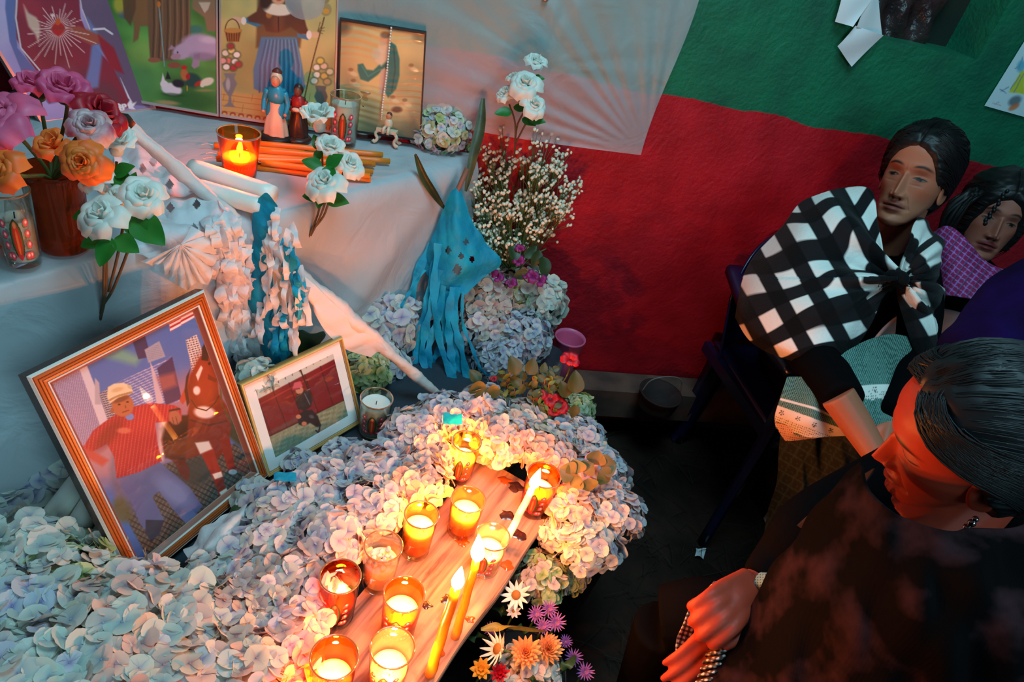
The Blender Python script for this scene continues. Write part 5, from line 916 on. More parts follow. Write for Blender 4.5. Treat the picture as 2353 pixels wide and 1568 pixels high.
# blue and white fringed paper in front of the altar
t = thing('fringed_paper_tassel', 'blue and white fringed tissue tassel hanging in front of the altar', 'paper decoration', at(625, 840, 1.42))
rows = [[at(x, y, z) for x, y, z in r] for r in [
    [(592, 458, 1.25), (612, 444, 1.24), (634, 476, 1.25)], [(574, 520, 1.29), (600, 515, 1.27), (634, 520, 1.28)], [(553, 590, 1.33), (590, 590, 1.30), (628, 590, 1.31)], [(540, 682, 1.36), (580, 684, 1.33), (630, 670, 1.34)], [(566, 724, 1.38), (602, 730, 1.35), (650, 712, 1.36)], [(590, 770, 1.40), (620, 775, 1.37), (662, 770, 1.38)], [(606, 836, 1.43), (630, 842, 1.41), (668, 812, 1.42)]]]
obj('tissue_panel', cutsheet(crumple(patch(rows, 40, 80), .005, 24, 5), [(565, 600, 5, 6)]), MTB, t)
k = 0
for (xa, ya, xb, yb, n, m, wd) in ((628, 470, 612, 760, 20, MTW, 30), (655, 540, 690, 700, 14, MTB, 26), (640, 500, 700, 690, 16, MTW, 46), (650, 690, 640, 800, 10, MTB, 34), (680, 640, 650, 770, 12, MTW, 40)):
    for i in range(n):
        f = (i+.5)/n; x = xa+(xb-xa)*f+rnd.uniform(-wd, wd)*.6; y = ya+(yb-ya)*f; z = 1.245+(y-470)*.00046-rnd.uniform(.0, .02); L = rnd.uniform(34, 70); dx = rnd.uniform(-16, 18)
        ribbon(t, [at(x, y, z), at(x+dx*.5+rnd.uniform(-6, 6), y+L*.5, z+.004-rnd.uniform(0, .02)), at(x+dx, y+L, z+.012)], .015, m, 9, .7, k, crin=.004); k += 1
# white pierced paper over the altar edge
t = thing('pierced_paper_banner', 'crumpled white pierced paper banner spilling over the altar edge below the stick', 'paper decoration', surf(430, 640, .03))
rows = [[(272, 300), (340, 340), (410, 388), (470, 440), (528, 482)], [(262, 360), (330, 398), (400, 448), (470, 490), (545, 525)], [(270, 430), (336, 460), (400, 510), (470, 550), (552, 575)], [(300, 500), (352, 530), (410, 570), (480, 600), (545, 630)], [(322, 585), (368, 604), (420, 640), (470, 655), (520, 668)]]
G = crumple(patch([[surf(x, y, .075-.01*j) for x, y in r] for j, r in enumerate(rows)], 130, 110), .014, 26, 7)
obj('pierced_sheet', cutsheet(G, [(x, y, 10, 13) for x, y in ((328, 388), (390, 424), (392, 478), (452, 470), (352, 372), (446, 525), (370, 556), (340, 428), (500, 540))]), MTW, t)
apex = surf(415, 562, .085); fan = [(322, 600), (350, 612), (372, 602), (384, 640), (404, 655), (430, 668), (452, 650), (478, 655), (492, 620), (500, 590), (480, 540), (440, 520)]
for i in range(len(fan)-1):
    a, b_ = fan[i], fan[i+1]; mid_ = surf((a[0]+b_[0])/2, (a[1]+b_[1])/2, .075); g = np.array([[apex*(1-f)+(surf(*a, .06)*(1-u)+surf(*b_, .06)*u)*f+(mid_-surf((a[0]+b_[0])/2, (a[1]+b_[1])/2, .06))*f*math.sin(u*3.14)*.9 for u in np.linspace(0, 1, 7)] for f in np.linspace(0.02, 1, 10)]); obj('paper_fold', sheet(crumple(g, .002, 40, i)), MTW, t)
k = 500
for i in range(150):
    f = rnd.random(); g = rnd.random(); y = 500+f*330; xl = 470+f*70; xr = 560+f*55; x = xl+(xr-xl)*g; p = surf(x, y, .03+.04*rnd.random()); L = rnd.uniform(34, 62); dx = rnd.uniform(-14, 20)
    ribbon(t, [p, surf(x+dx*.4, y+L*.55, .05+.03*rnd.random()), surf(x+dx, y+L, .035)], rnd.uniform(.014, .024), MTW, 7, .6, k+i, crin=.004)
# the wrapped stick crossing it
P0, P1 = at(285, 283, 1.15), at(1012, 912, 1.63)
t = thing('wrapped_stick', 'long stick wrapped in pink-white crepe, running diagonally down to the flowers', 'stick', P1)
D_ = (P1-P0)/np.linalg.norm(P1-P0); n = 120; V = []; x_, y_, _ = frame_of(D_)
for i in range(n):
    f = i/(n-1); r = .0125*(1+.5*math.exp(-((f-.62)/.12)**2))*(1-.25*max(0, f-.75)*4*.3)*(1+.06*math.sin(i*.9)+.05*math.sin(i*2.3))
    for k in range(16): a = 6.283*k/16; rr = r*(1+.12*math.sin(2*a+i*.35)); V.append(P0+(P1-P0)*f+rr*(x_*math.cos(a)+y_*math.sin(a)))
obj('crepe_wrap', (V, gridf(16, n, True)+[tuple(range(15, -1, -1)), tuple((n-1)*16+k for k in range(16))]), MWRAP, t)
flp = [[(700, 636, 1.36), (760, 690, 1.40), (820, 745, 1.45), (890, 806, 1.5)], [(702, 672, 1.36), (752, 730, 1.40), (806, 778, 1.45), (868, 812, 1.5)], [(712, 700, 1.38), (748, 762, 1.41), (800, 806, 1.46), (852, 822, 1.5)]]
obj('crepe_flap', sheet(crumple(patch([[at(*q) for q in r] for r in flp], 50, 26), .004, 26, 9)), MWRAP, t)
obj('dark_tip', join(tube([at(262, 276, 1.155), P0-D_*.0, P0+D_*.012], [.014, .017, .013], 12)), MDARK, t)
ft = [[(520, 474), (545, 500), (560, 530)], [(505, 500), (530, 540), (548, 575)], [(492, 520), (510, 570), (528, 620)]]
obj('crepe_tail', sheet(crumple(patch([[surf(x, y, .07) for x, y in r] for r in ft], 24, 20), .006, 30, 4)), MTW, t)
# crumpled paper below the large frame, tissue scraps
G = crumple(patch([[onh(x, y, h) for x, y, h in r] for r in [[(420, 1262, .50), (490, 1200, .52), (545, 1150, .53)], [(430, 1290, .52), (510, 1225, .545), (570, 1165, .54)], [(440, 1310, .50), (520, 1270, .52), (560, 1230, .51)]]], 40, 26), .008, 30, 6)
setp(obj('crumpled_paper', sheet(G), MTW), 'crumpled white paper under the bottom edge of the large frame', 'paper')
for i, (x, y, w_, h_, L_) in enumerate(((1040, 962, 22, 12, 'torn blue tissue scrap on the lilac flowers'), (655, 1096, 26, 10, 'torn blue tissue scrap below the small gold frame'))):
    G = crumple(patch([[onh(x+a*w_, y+b_*h_, .60-.02*i) for a in (-1, -.3, .4, 1)] for b_ in (-1, 0, 1)], 16, 10), .004, 60, i); setp(obj('tissue_scrap', sheet(G), MTB), L_, 'paper')
# ---------------------------------------------------------------- greenery and mixed flowers
def strap(P, w_, m, name, label, fold=.35, cat='leaf'):
    S = spline(P, 22); V = []
    for i in range(22):
        f = i/21; d = S[min(i+1, 21)]-S[max(i-1, 0)]; d /= np.linalg.norm(d); s_ = CR-d*np.dot(CR, d); s_ /= np.linalg.norm(s_); b = np.cross(d, s_); ww = w_*math.sin(math.pi*(.06+.9*f))**.7
        for k in (-1, -.5, 0, .5, 1): V.append(S[i]+s_*ww/2*k*math.cos(fold)+b*abs(k)*ww/2*math.sin(fold))
    return setp(obj(name, (V, gridf(5, 22)), m), label, cat)
ML2 = mat('olive_strap_leaf', (70, 84, 50), .4, col2=(44, 58, 36), bump=(60, .3)); 
strap([at(1110, 226, 1.66), at(1104, 290, 1.665), at(1090, 350, 1.67), at(1070, 440, 1.70)], .028, ML2, 'long_leaf', 'long dark strap leaf rising beside the hydrangeas at the altar corner')
strap([at(955, 353, 1.56), at(975, 400, 1.60), at(1000, 440, 1.64), at(1024, 480, 1.70)], .034, ML2, 'folded_leaf', 'folded olive leaf over the altar edge left of the blue pennant', .9)
setp(obj('dry_twig', tube(spline([at(998, 470, 1.70), at(985, 520, 1.74), at(965, 552, 1.76), at(975, 570, 1.76)], 12), .0025, 6), MSTEM), 'thin dry twig left of the blue pennant', 'twig')
# baby's breath
t = thing('babys_breath_bouquet', "spreading bouquet of tiny white baby's breath against the red wall", 'flower', at(1180, 640, 1.90)); base = at(1180, 640, 1.88)
sv = []; tips = []
for i in range(130):
    r = math.sqrt(rnd.random()); th = rnd.uniform(0, 6.283); x = 1194+r*124*math.cos(th); y = 444+r*138*math.sin(th); z = 1.80+rnd.uniform(-.07, .06)
    tip = at(x, y, z); mid_ = base*.45+tip*.55+CR*rnd.uniform(-.01, .01); sv.append(tube(spline([base, mid_, tip], 7), .0009, 4)); tips.append(tip)
    for k in range(7):
        q = tip+np.array([rnd.uniform(-.028, .028), rnd.uniform(-.02, .02), rnd.uniform(-.015, .03)]); sv.append(tube([mid_*.35+tip*.65, q], .0006, 3)); tips.append(q)
obj('stems', join(*sv), MGST, t, kind='stuff')
bv = []; 
for q in tips:
    for k in range(2 if rnd.random() < .6 else 1): bv.append(ball(q+np.array([rnd.uniform(-.004, .004)]*3), (rnd.uniform(.003, .0062), rnd.uniform(.003, .0062), .0025), 6, 4, ax=(rnd.uniform(-1, 1), -1, rnd.uniform(0, 1))))
obj('blossoms', join(*bv), mat('tiny_white_blossom', (216, 212, 188), .6), t, kind='stuff')
low = []
for i in range(90): p = at(1160+rnd.uniform(-45, 40), 560+rnd.uniform(-40, 45), 1.84+rnd.uniform(-.03, .03)); low.append(ball(p, (.004, .004, .003), 6, 4)); 
obj('lower_blossoms', join(*low), mat('small_pale_blossom', (214, 216, 190), .6), t, kind='stuff')
# bougainvillea sprig
def ruffle(parent, p, R_, m, n=9, name='petal', ax=(0, -.6, .8), key='rf'):
    k_ = (key, m.name, round(R_, 4))
    if k_ not in _pc: _pc[k_] = [petal_mesh(R_, R_*.9, .8, .75, .25, m, seed=q) for q in range(2)]
    x, y, d = frame_of(ax); P_ = p-np.array(parent.location)
    for i in range(n):
        a = i*2.4+rnd.uniform(-.2, .2); s = rnd.uniform(.6, 1.05); X = x*math.cos(a)+y*math.sin(a); Y = -x*math.sin(a)+y*math.cos(a); dd = np.array([rnd.uniform(-.1, .1)]*3)*R_
        inst(name, _pc[k_][i % 2], parent, Matrix(((X[0]*s, Y[0]*s, d[0]*s, P_[0]+dd[0]), (X[1]*s, Y[1]*s, d[1]*s, P_[1]+dd[1]), (X[2]*s, Y[2]*s, d[2]*s, P_[2]+dd[2]), (0, 0, 0, 1))))
MMG = mat('magenta_bract', (150, 20, 110), .5, trans=.3); MRG = mat('scarlet_petal', (206, 14, 44), .5, trans=.2, col2=(160, 8, 30), noise=(40, 1))
t = thing('bougainvillea_sprig', 'wilting magenta bougainvillea sprig with green leaves above the hydrangea stack', 'flower', at(1190, 650, 1.80))
obj('stem', join(tube(spline([at(1165, 660, 1.80), at(1190, 625, 1.79), at(1218, 592, 1.79), at(1255, 572, 1.80)], 14), .0018, 6), tube(spline([at(1190, 625, 1.79), at(1215, 650, 1.79), at(1240, 632, 1.79)], 10), .0014, 6)), MGST, t)
for x, y, R_ in ((1192, 600, .017), (1144, 637, .018), (1172, 652, .016), (1196, 572, .014), (1226, 634, .02), (1240, 645, .016), (1206, 632, .012)): ruffle(t, at(x, y, 1.775), R_*.75, MMG, 5, 'bract')
for x, y, a, s in ((1185, 600, 100, 1.1), (1205, 592, 40, .9), (1248, 590, 280, 1.2), (1240, 575, 250, 1.0), (1215, 625, 200, .9)): place(LD_, 'leaf', t, at(x, y, 1.77), -CD*math.sin(math.radians(a))+CR*math.cos(math.radians(a)), -FW+.5*CR, s)
# geraniums
t = thing('geranium_bunch', 'bunch of red geraniums with bronze-green leaves at the end of the step', 'flower', onh(1210, 960, .47))
gz = 1.56
LGR = leaf_mesh('leaf', .040, .034, mat('geranium_leaf', (60, 86, 42), .5, col2=(84, 74, 32), noise=(16, 1), trans=.2), fold=.3, bend=.2)
for x, y, R_ in ((1312, 828, .019), (1266, 918, .015), (1240, 908, .013), (1288, 935, .015), (1272, 945, .012), (1134, 872, .007)): ruffle(t, at(x, y, gz-.02), R_*.8, MRG, 9)
obj('stem', tube(spline([at(1310, 845, gz), at(1296, 875, gz), at(1262, 905, gz+.02), at(1225, 950, gz+.04)], 12), .002, 6), MGST, t)
for x, y, a, s in ((1120, 892, 190, 1.1), (1100, 880, 120, .9), (1150, 895, 200, .9), (1185, 862, 100, 1.1), (1215, 862, 70, 1.0), (1318, 905, 80, 1.3), (1300, 915, 100, 1.0), (1322, 930, 260, .8), (1195, 890, 130, .8), (1140, 905, 250, .8)): place(LGR, 'leaf', t, at(x, y, gz-.03-rnd.uniform(0, .03)), -CD*math.sin(math.radians(a))+CR*math.cos(math.radians(a)), -FW+.4*CR+np.array([0, 0, .4]), s)
stm = []
for i in range(46):
    x, y = rnd.uniform(1150, 1290), rnd.uniform(850, 985); p = at(x, y, gz-.03+rnd.uniform(-.01, .02)); q = at(x+rnd.uniform(-12, 12), y+rnd.uniform(25, 50), gz+.01); stm.append(tube([q, p], .001, 4))
    for k in range(4): a = rnd.uniform(0, 360); place(LG_ if rnd.random() < .55 else LR_, 'leaf', t, p+(q-p)*k*.16, -CD*math.sin(math.radians(a))+CR*math.cos(math.radians(a)), -FW+np.array([rnd.uniform(-.4, .4), 0, .5]), rnd.uniform(.5, .95))
obj('twigs', join(*stm), mat('rusty_twig', (150, 84, 36), .6), t)
t = thing('geranium_leaf_sprig', 'round geranium leaves tucked in the hydrangeas beside the corner candle', 'leaf', onh(1350, 1080, .53)); MRL = leaf_mesh('leaf', .034, .05, mat('round_leaf', (84, 100, 44), .5, col2=(120, 84, 36), noise=(18, 1)), fold=.35, bend=.1)
for x, y, a, s in ((1320, 1095, 150, 1), (1325, 1090, 100, .9), (1335, 1098, 220, .8), (1365, 1068, 70, .9), (1380, 1075, 10, 1), (1375, 1085, 320, .9), (1350, 1100, 280, .8), (1340, 1085, 40, .8)): place(MRL, 'leaf', t, onh(x, y, .575), -CD*math.sin(math.radians(a))+CR*math.cos(math.radians(a)), -FW+np.array([0, 0, .6]), s)
strap([onh(538, 1190, .53), onh(560, 1165, .535), onh(600, 1175, .53)], .05, MLEAF, 'dark_leaf', 'dark leaf by the corner of the large frame'); strap([at(665, 815, 1.50), at(700, 775, 1.5), at(745, 762, 1.52)], .09, MLEAF, 'dark_leaf', 'dark leaf in the shadow above the small gold frame')
strap([onh(1105, 1446, .42), onh(1170, 1438, .43), onh(1260, 1452, .42)], .02, mat('olive_leaf', (128, 112, 40), .5), 'olive_leaf', 'long olive leaf across the mixed flowers below the plank')
# mixed flowers below the plank
gm = 'mixed garden flowers below the plank'
def many(parent, p, R_, m, n, ax, ln, wd, name='petal', cup=.2, layers=1):
    x, y, d = frame_of(ax); P_ = p-np.array(parent.location)
    for L in range(layers):
        sc_ = 1-L*(.8/layers); lift = cup+L*(1.1/layers); k_ = ('dz', m.name, round(R_*sc_, 4), wd, round(lift, 2))
        if k_ not in _pc: _pc[k_] = leaf_mesh('petal', R_*sc_, R_*wd, m, fold=-.5, bend=-.25)
        nn_ = max(5, int(n*(1-.5*L/layers)))
        for i in range(nn_):
            a = 6.283*i/nn_+L*.4+rnd.uniform(-.06, .06); dv = (x*math.cos(a)+y*math.sin(a))*math.cos(lift)+d*math.sin(lift); place(_pc[k_], name, parent, p+d*L*.0015, dv, d, rnd.uniform(.9, 1.08))
MDA = mat('peach_dahlia', (242, 178, 112), .55, trans=.2, col2=(232, 150, 96), noise=(40, 1)); MDW = mat('white_daisy_petal', (236, 228, 224), .5, trans=.2); MDC = mat('daisy_centre', (150, 96, 34), .7); MAS = mat('purple_aster_petal', (150, 92, 170), .5, trans=.2)
def mixed(x, y, h, R_, m, n, wd, layers, label, ax=(-.1, -.4, .9), cc=None, cr=.2, cup=.15, cat='flower', name='daisy'):
    p = onh(x, y, h); t = thing(name, label, cat, p-np.array([0, 0, .1]), gm); many(t, p, R_, m, n, ax, 0, wd, layers=layers, cup=cup)
    obj('flower_centre', ball(p+np.array(ax)*.001, (R_*cr, R_*cr, R_*cr*.6), 12, 8, ax=ax), cc or m, t); obj('stem', tube(spline([p-np.array(ax)*.003, p-np.array(ax)*.04, p+np.array([.0, .02, -.1])], 8), .002, 6), MGST, t); return t
mixed(1208, 1500, .41, .031, MDA, 15, .34, 6, 'yellow-peach dahlia below the plank, left of two', name='dahlia', cr=.1)
mixed(1258, 1492, .40, .030, MDA, 14, .34, 6, 'pinker peach dahlia below the plank, right of two', name='dahlia', cr=.1, ax=(.3, -.3, .9))
mixed(1144, 1492, .42, .034, MDW, 13, .2, 1, 'white daisy turned sideways left of the dahlias', ax=(-.75, -.2, .5), cc=MDC, cr=.3)
mixed(1186, 1368, .44, .030, MDW, 12, .26, 1, 'white daisy beside the cream hydrangea under the plank', ax=(-.2, -.5, .8), cc=MDC, cr=.3, cup=.05)
for x, y, h, R_, L_ in ((1232, 1412, .42, .018, 'purple aster above the dahlias, left one'), (1262, 1400, .42, .018, 'purple aster above the dahlias, middle one'), (1278, 1432, .42, .02, 'purple aster above the dahlias, right one'), (1248, 1440, .42, .016, 'purple aster just over the pinker dahlia'), (1128, 1448, .40, .014, 'small purple aster near the plank edge'), (1318, 1512, .36, .018, 'dim purple aster right of the dahlias'), (1345, 1545, .36, .018, 'dim purple aster near the bottom edge'), (1300, 1475, .36, .014, 'dim purple aster beside the pinker dahlia')): mixed(x, y, h, R_, MAS, 16, .14, 2, L_, cc=MDC, cr=.2, name='aster')
mixed(1148, 1546, .40, .018, MRG, 10, .4, 3, 'small crimson flower at the bottom edge', name='carnation', cr=.1)
mixed(1106, 1538, .40, .02, mat('yellow_petal', (226, 160, 50), .5, trans=.2), 9, .5, 3, 'yellow flower at the bottom edge under the plank', name='marigold', cr=.15)
mixed(1180, 1405, .41, .016, MDW, 9, .4, 1, 'small white flower tucked below the daisy', name='small_flower', cc=MDC, cr=.2)
for i in range(16):
    x, y = rnd.uniform(1095, 1300), rnd.uniform(1390, 1568); p = onh(x, y, .36); 
for i, (x, y, a) in enumerate(((1130, 1400, 20), (1120, 1470, 200), (1180, 1450, 340), (1090, 1520, 30), (1290, 1540, 300), (1200, 1560, 10))):
    o = strap([onh(x, y, .38), onh(x+30*math.cos(math.radians(a)), y+18*math.sin(math.radians(a)), .39), onh(x+62*math.cos(math.radians(a)), y+40*math.sin(math.radians(a)), .37)], .022, MLEAF, 'green_leaf', ('green leaf above the daisies below the plank', 'green leaf left of the sideways daisy', 'green leaf under the olive leaf', 'green leaf beside the yellow flower', 'green leaf right of the dahlias', 'green leaf on the bottom edge below the dahlias')[i]); o['group'] = 'green leaves among the mixed flowers'
# ---------------------------------------------------------------- papers on the wall and odds and ends
MPP = mat('white_paper', (214, 222, 226), .6, bump=(12, .25, .004))
def wallpaper_(q, label, lift=.03):
    C3 = [wall(x, y, .006+(lift if i in (2,) else 0.004)) for i, (x, y) in enumerate(q)]; G = print_grid(C3, 16, 20); i_, j_ = np.meshgrid(np.linspace(0, 1, 16), np.linspace(0, 1, 20)); G = G+WN*(.006*np.sin(i_*3+j_*2))[..., None]+WN*.004
    return setp(obj('paper_sheet', sheet(G), MPP), label, 'paper', 'plain papers beside the wall opening')
wallpaper_([(1940, -40), (2030, -40), (1961, 62), (1914, 48)], 'plain white paper strip on the green wall, left and behind')
wallpaper_([(2000, -40), (2012, -60), (2028, 82), (1964, 60)], 'plain white paper slip, upper piece by the dark opening', .006); wallpaper_([(1964, 58), (2028, 80), (1958, 154), (1920, 104)], 'plain white paper slip, lower pointed end by the dark opening', .012)
q = [(2400, 20), (2640, 84), (2520, 316), (2262, 243)]; C3 = [wall(x, y, .006) for x, y in q]; G = print_grid(C3, 130, 110); V = G.reshape(-1, 3)
o = obj('crayon_drawing', (V, gridf(130, 110)), vcmat('drawing_paper', .7), smooth=False); setp(o, "child's crayon drawing in yellow on white paper, right edge of green wall", 'drawing')
P = Paint(proj(V), (222, 230, 234)); P.poly([(2318, 212), (2345, 165), (2358, 160), (2350, 215)], (222, 206, 40), .9, 2); P.poly([(2345, 215), (2365, 170), (2400, 175), (2390, 225)], (222, 206, 40), .8, 2)
for a, b_ in (((2322, 205), (2345, 172)), ((2330, 212), (2352, 170)), ((2300, 210), (2318, 200)), ((2298, 205), (2312, 214)), ((2340, 160), (2350, 132)), ((2332, 158), (2345, 150))): P.line([a, b_], 1.5, (110, 130, 160), .8)
P.blob(2346, 152, 9, 14, (90, 170, 200), 20, .8, .6); P.blob(2332, 232, 16, 10, (90, 100, 110), -30, .8, .6); P.blob(2330, 246, 14, 6, (232, 110, 60), -30, .8, .5); P.line([(2280, 236), (2300, 242)], 1.2, (200, 120, 130), .6); P.line([(2286, 240), (2296, 234)], 1.2, (200, 120, 130), .6); setcol(o, P.C)
p = onh(1606, 1270, .004); setp(obj('paper_scrap', sheet(np.array([[p+np.array([(i-2)*.007+.002*j, (j-2)*.009, .006*math.sin(i+j)]) for i in range(5)] for j in range(5)])), MPP), 'small pale scrap of paper on the dark floor', 'scrap')
c = wall(1550, 830, .17); c[2] = .222; t = thing('dark_basket', 'dark basket with a pale thin handle sitting on the wall bench in shadow', 'basket', c)
obj('basket_body', lathe([(.05, 0), (.06, .002), (.068, .05), (.07, .055), (.064, .055), (.045, .01), (.001, .008)], 26, cap=True), mat('dark_wicker', (44, 26, 24), .8, bump=(80, .8)), t, local=True); hp = [(-.066*WD[0], -.066*WD[1], .05), (-.05*WD[0], -.05*WD[1], .10), (0, 0, .12), (.05*WD[0], .05*WD[1], .11), (.066*WD[0], .066*WD[1], .05)]; obj('basket_handle', tube(spline(hp, 16), .0025, 6), mat('pale_handle', (120, 110, 104), .5), t, local=True)
c = wall(1253, -2, .03); t = thing('hook_pendant', 'small metal pendant hanging at the top of the plastic sheet', 'pendant', c); obj('pendant', join(ball(c, (.008, .008, .006), 14, 10), ball(c+[0, 0, .012], (.004, .004, .008), 10, 8)), mat('pendant_metal', (180, 150, 140), .3, metal=.7), t)

# dry needles strewn on the dark floor
sv = []
for i in range(260):
    p = onh(rnd.uniform(1380, 1900), rnd.uniform(960, 1568), .003+rnd.uniform(0, .006)); a = rnd.uniform(0, 6.28); L = rnd.uniform(.04, .12); d = np.array([math.cos(a), math.sin(a), 0])
    sv.append(tube(spline([p, p+d*L*.5+[0, 0, rnd.uniform(.0, .012)], p+d*L+np.array([rnd.uniform(-.01, .01), rnd.uniform(-.01, .01), 0])], 5), .0009, 3, cap=False))
o = obj('strewn_needles', join(*sv), mat('dry_needles', (44, 36, 24), .8), kind='stuff'); setp(o, 'dry plant needles strewn over the dark earth floor', 'needles')
# ---------------------------------------------------------------- people
def rodr(w):
    w = np.array(w, float); t = np.linalg.norm(w)+1e-12; k = w/t; K = np.array([[0, -k[2], k[1]], [k[2], 0, -k[0]], [-k[1], k[0], 0]]); return np.eye(3)+math.sin(t)*K+(1-math.cos(t))*K@K
ZT_ = [-.125, -.119, -.107, -.085, -.06, -.03, 0, .03, .06, .09, .11, .122, .127]
AT = [.004, .021, .036, .047, .057, .065, .069, .0715, .072, .064, .047, .026, .003]
FT = [.060, .076, .081, .080, .079, .080, .080, .085, .083, .070, .048, .022, -.005]
BT = [-.055, -.045, -.012, .03, .062, .082, .092, .098, .097, .082, .058, .032, .015]
def sm(x, a, b): t = np.clip((x-a)/(b-a), 0, 1); return t*t*(3-2*t)
def headgrid(nu=150, nv=130):
    zs = np.concatenate([np.linspace(-.125, -.105, 12), np.linspace(-.103, .035, nv-36), np.linspace(.038, .127, 24)]); a = np.interp(zs, ZT_, AT); f = np.interp(zs, ZT_, FT); b = np.interp(zs, ZT_, BT)
    k = np.hanning(7); k /= k.sum(); pad = lambda q: np.convolve(np.concatenate([[q[0]]*3, q, [q[-1]]*3]), k, 'valid')
    a, f, b = pad(a), pad(f), pad(b); s = np.linspace(-1, 1, nu, endpoint=False); ph = s*math.pi; ph = ph-.55*np.sin(ph)   # 0 = front, denser there
    X = a[:, None]*np.sign(np.sin(ph))*np.abs(np.sin(ph))**.9; Y = (f-b)[:, None]/2+((f+b)/2)[:, None]*np.sign(np.cos(ph))*np.abs(np.cos(ph))**.9
    return X, Y, np.repeat(zs[:, None], nu, 1), np.repeat(ph[None], len(zs), 0)
def g2(x, z, x0, z0, sx, sz): return np.exp(-((x-x0)/sx)**2-((z-z0)/sz)**2)
def head(skin, lip, brow=(30, 18, 16), age=.5, thin=0., lidopen=.0, gaze=0.):
    X, Y, Z, ph = headgrid(); ax = np.abs(X); fr = sm(np.cos(ph), .05, .5)
    d = .0045*g2(ax, Z, .028, .021, .018, .009)-.0135*g2(ax, Z, .031, .002, .0155, .0125)+.003*g2(X, Z, 0, .02, .012, .012)
    hn = np.interp(Z, [-.053, -.041, -.02, .004, .014], [.020, .0285, .019, .008, 0]); wn = np.interp(Z, [-.05, -.03, .01], [.0098, .0078, .0055])
    d += hn*np.exp(-(X/wn)**2)*sm(Z, -.0575, -.047)*sm(-Z, -.018, -.004)
    d += .011*g2(ax, Z, .0135, -.0462, .0058, .0068)-.005*g2(ax, Z, .0078, -.0545, .0034, .003)
    d += .0065*g2(X, Z, 0, -.073, .027, .019)+.0045*g2(X, Z, 0, -.0675, .017, .0042)+.0062*g2(X, Z, 0, -.0805, .015, .0052)
    zl = -.0735+.0015*np.cos(X*120); d += -.0062*np.exp(-((Z-zl)/.0017)**2-(X/.023)**4)-.003*g2(ax, Z, .026, -.076, .005, .006)-.0016*g2(X, Z, 0, -.061, .003, .006)
    d += .0075*g2(X, Z, 0, -.107, .016, .011)-.0042*g2(X, Z, 0, -.0915, .018, .005)
    d += .0045*g2(ax, Z, .047, -.022, .016, .015)-(.003+.004*thin)*g2(ax, Z, .048, -.062, .014, .018)
    t_ = np.clip((Z+.043)/(-.034), 0, 1); dl = np.sqrt((ax-(.018+.014*t_))**2+(Z+.043+.034*t_)**2); d += -(.0012+.0022*age)*np.exp(-(dl/.0028)**2)
    d += -.0016*age*g2(ax, Z, .031, -.017, .014, .0022)-.0012*age*g2(ax, Z, .0045, .018, .0013, .009)
    d += .0102*g2(ax, Z, .031, -.001, .0125, .0092); zc = .0072-.0035*((ax-.031)/.014)**2; d += -.0014*np.exp(-((Z-zc)/.0012)**2-((ax-.031)/.015)**4)
    zlash = -.0048+.0030*((ax-.031)/.013)**2; em = np.exp(-((ax-.031)/.0135)**6); d += (.0009*np.exp(-((Z-zlash-.0012)/.001)**2)*em-.0012*np.exp(-((Z-zlash+.001)/.0011)**2)*em) if lidopen == 0 else (.0012*np.exp(-((Z-.0028)/.0011)**2)*em+.0006*np.exp(-((Z+.0062)/.001)**2)*em)
    Yb = Y+d*fr; V = np.stack([X, Yb, Z], -1).reshape(-1, 3); nv, nu = X.shape
    Fc = gridf(nu, nv, True)+[tuple(range(nu-1, -1, -1)), tuple((nv-1)*nu+k for k in range(nu))]; Fc = [f[::-1] for f in Fc]
    C = np.ones((nv*nu, 3))*np.array(skin, float); frr = fr.reshape(-1); A = lambda q: (np.clip(q, 0, 1)*fr).reshape(-1)
    def mix(al, c): C[:] = C+(np.array(c, float)-C)*A(al)[:, None]
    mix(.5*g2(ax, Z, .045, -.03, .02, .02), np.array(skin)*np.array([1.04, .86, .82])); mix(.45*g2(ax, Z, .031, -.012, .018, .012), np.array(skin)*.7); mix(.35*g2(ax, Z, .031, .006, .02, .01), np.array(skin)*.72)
    mix(1.2*np.exp(-((Z-zl-.0065+.0012*np.cos(X*260))/.0052)**4-(X/.0225)**4), lip); mix(1.2*np.exp(-((Z-zl+.006)/.0055)**4-(X/.019)**4), lip); mix(1.3*np.exp(-((Z-zl)/.0014)**2-(X/.024)**6), (50, 16, 16))
    zb = .0225+.004*(1-((ax-.031)/.02)**2)-.003*sm(ax, .03, .052); mix(.95*np.exp(-((Z-zb)/.0030)**2-((ax-.031)/.0175)**4), brow)
    mix((1.4 if lidopen == 0 else 0)*np.exp(-((Z-zlash)/.0011)**2)*em, (14, 8, 8))
    if lidopen > 0:
        q_ = (ax-.031)/.0142; zc_ = -.0022-.0006*np.sign(q_); hh = .0034*lidopen*(1-np.clip(q_*q_, 0, 1)); al = sm(hh-np.abs(Z-zc_), -.0003, .0005)
        mix(al*1., (112, 92, 86)); mix(al*np.exp(-((np.hypot(X-np.sign(X)*.031+.002*np.sign(X)*0+gaze, Z+.0030))/.0066)**8), (20, 10, 8)); mix(1.3*np.exp(-((Z-zc_-hh)/.0011)**2)*em, (14, 8, 8)); mix(.6*np.exp(-((Z-zc_+hh)/.0008)**2)*em, (60, 28, 22))
    mix(1.2*g2(ax, Z, .0078, -.0548, .0032, .0026), (50, 20, 16))
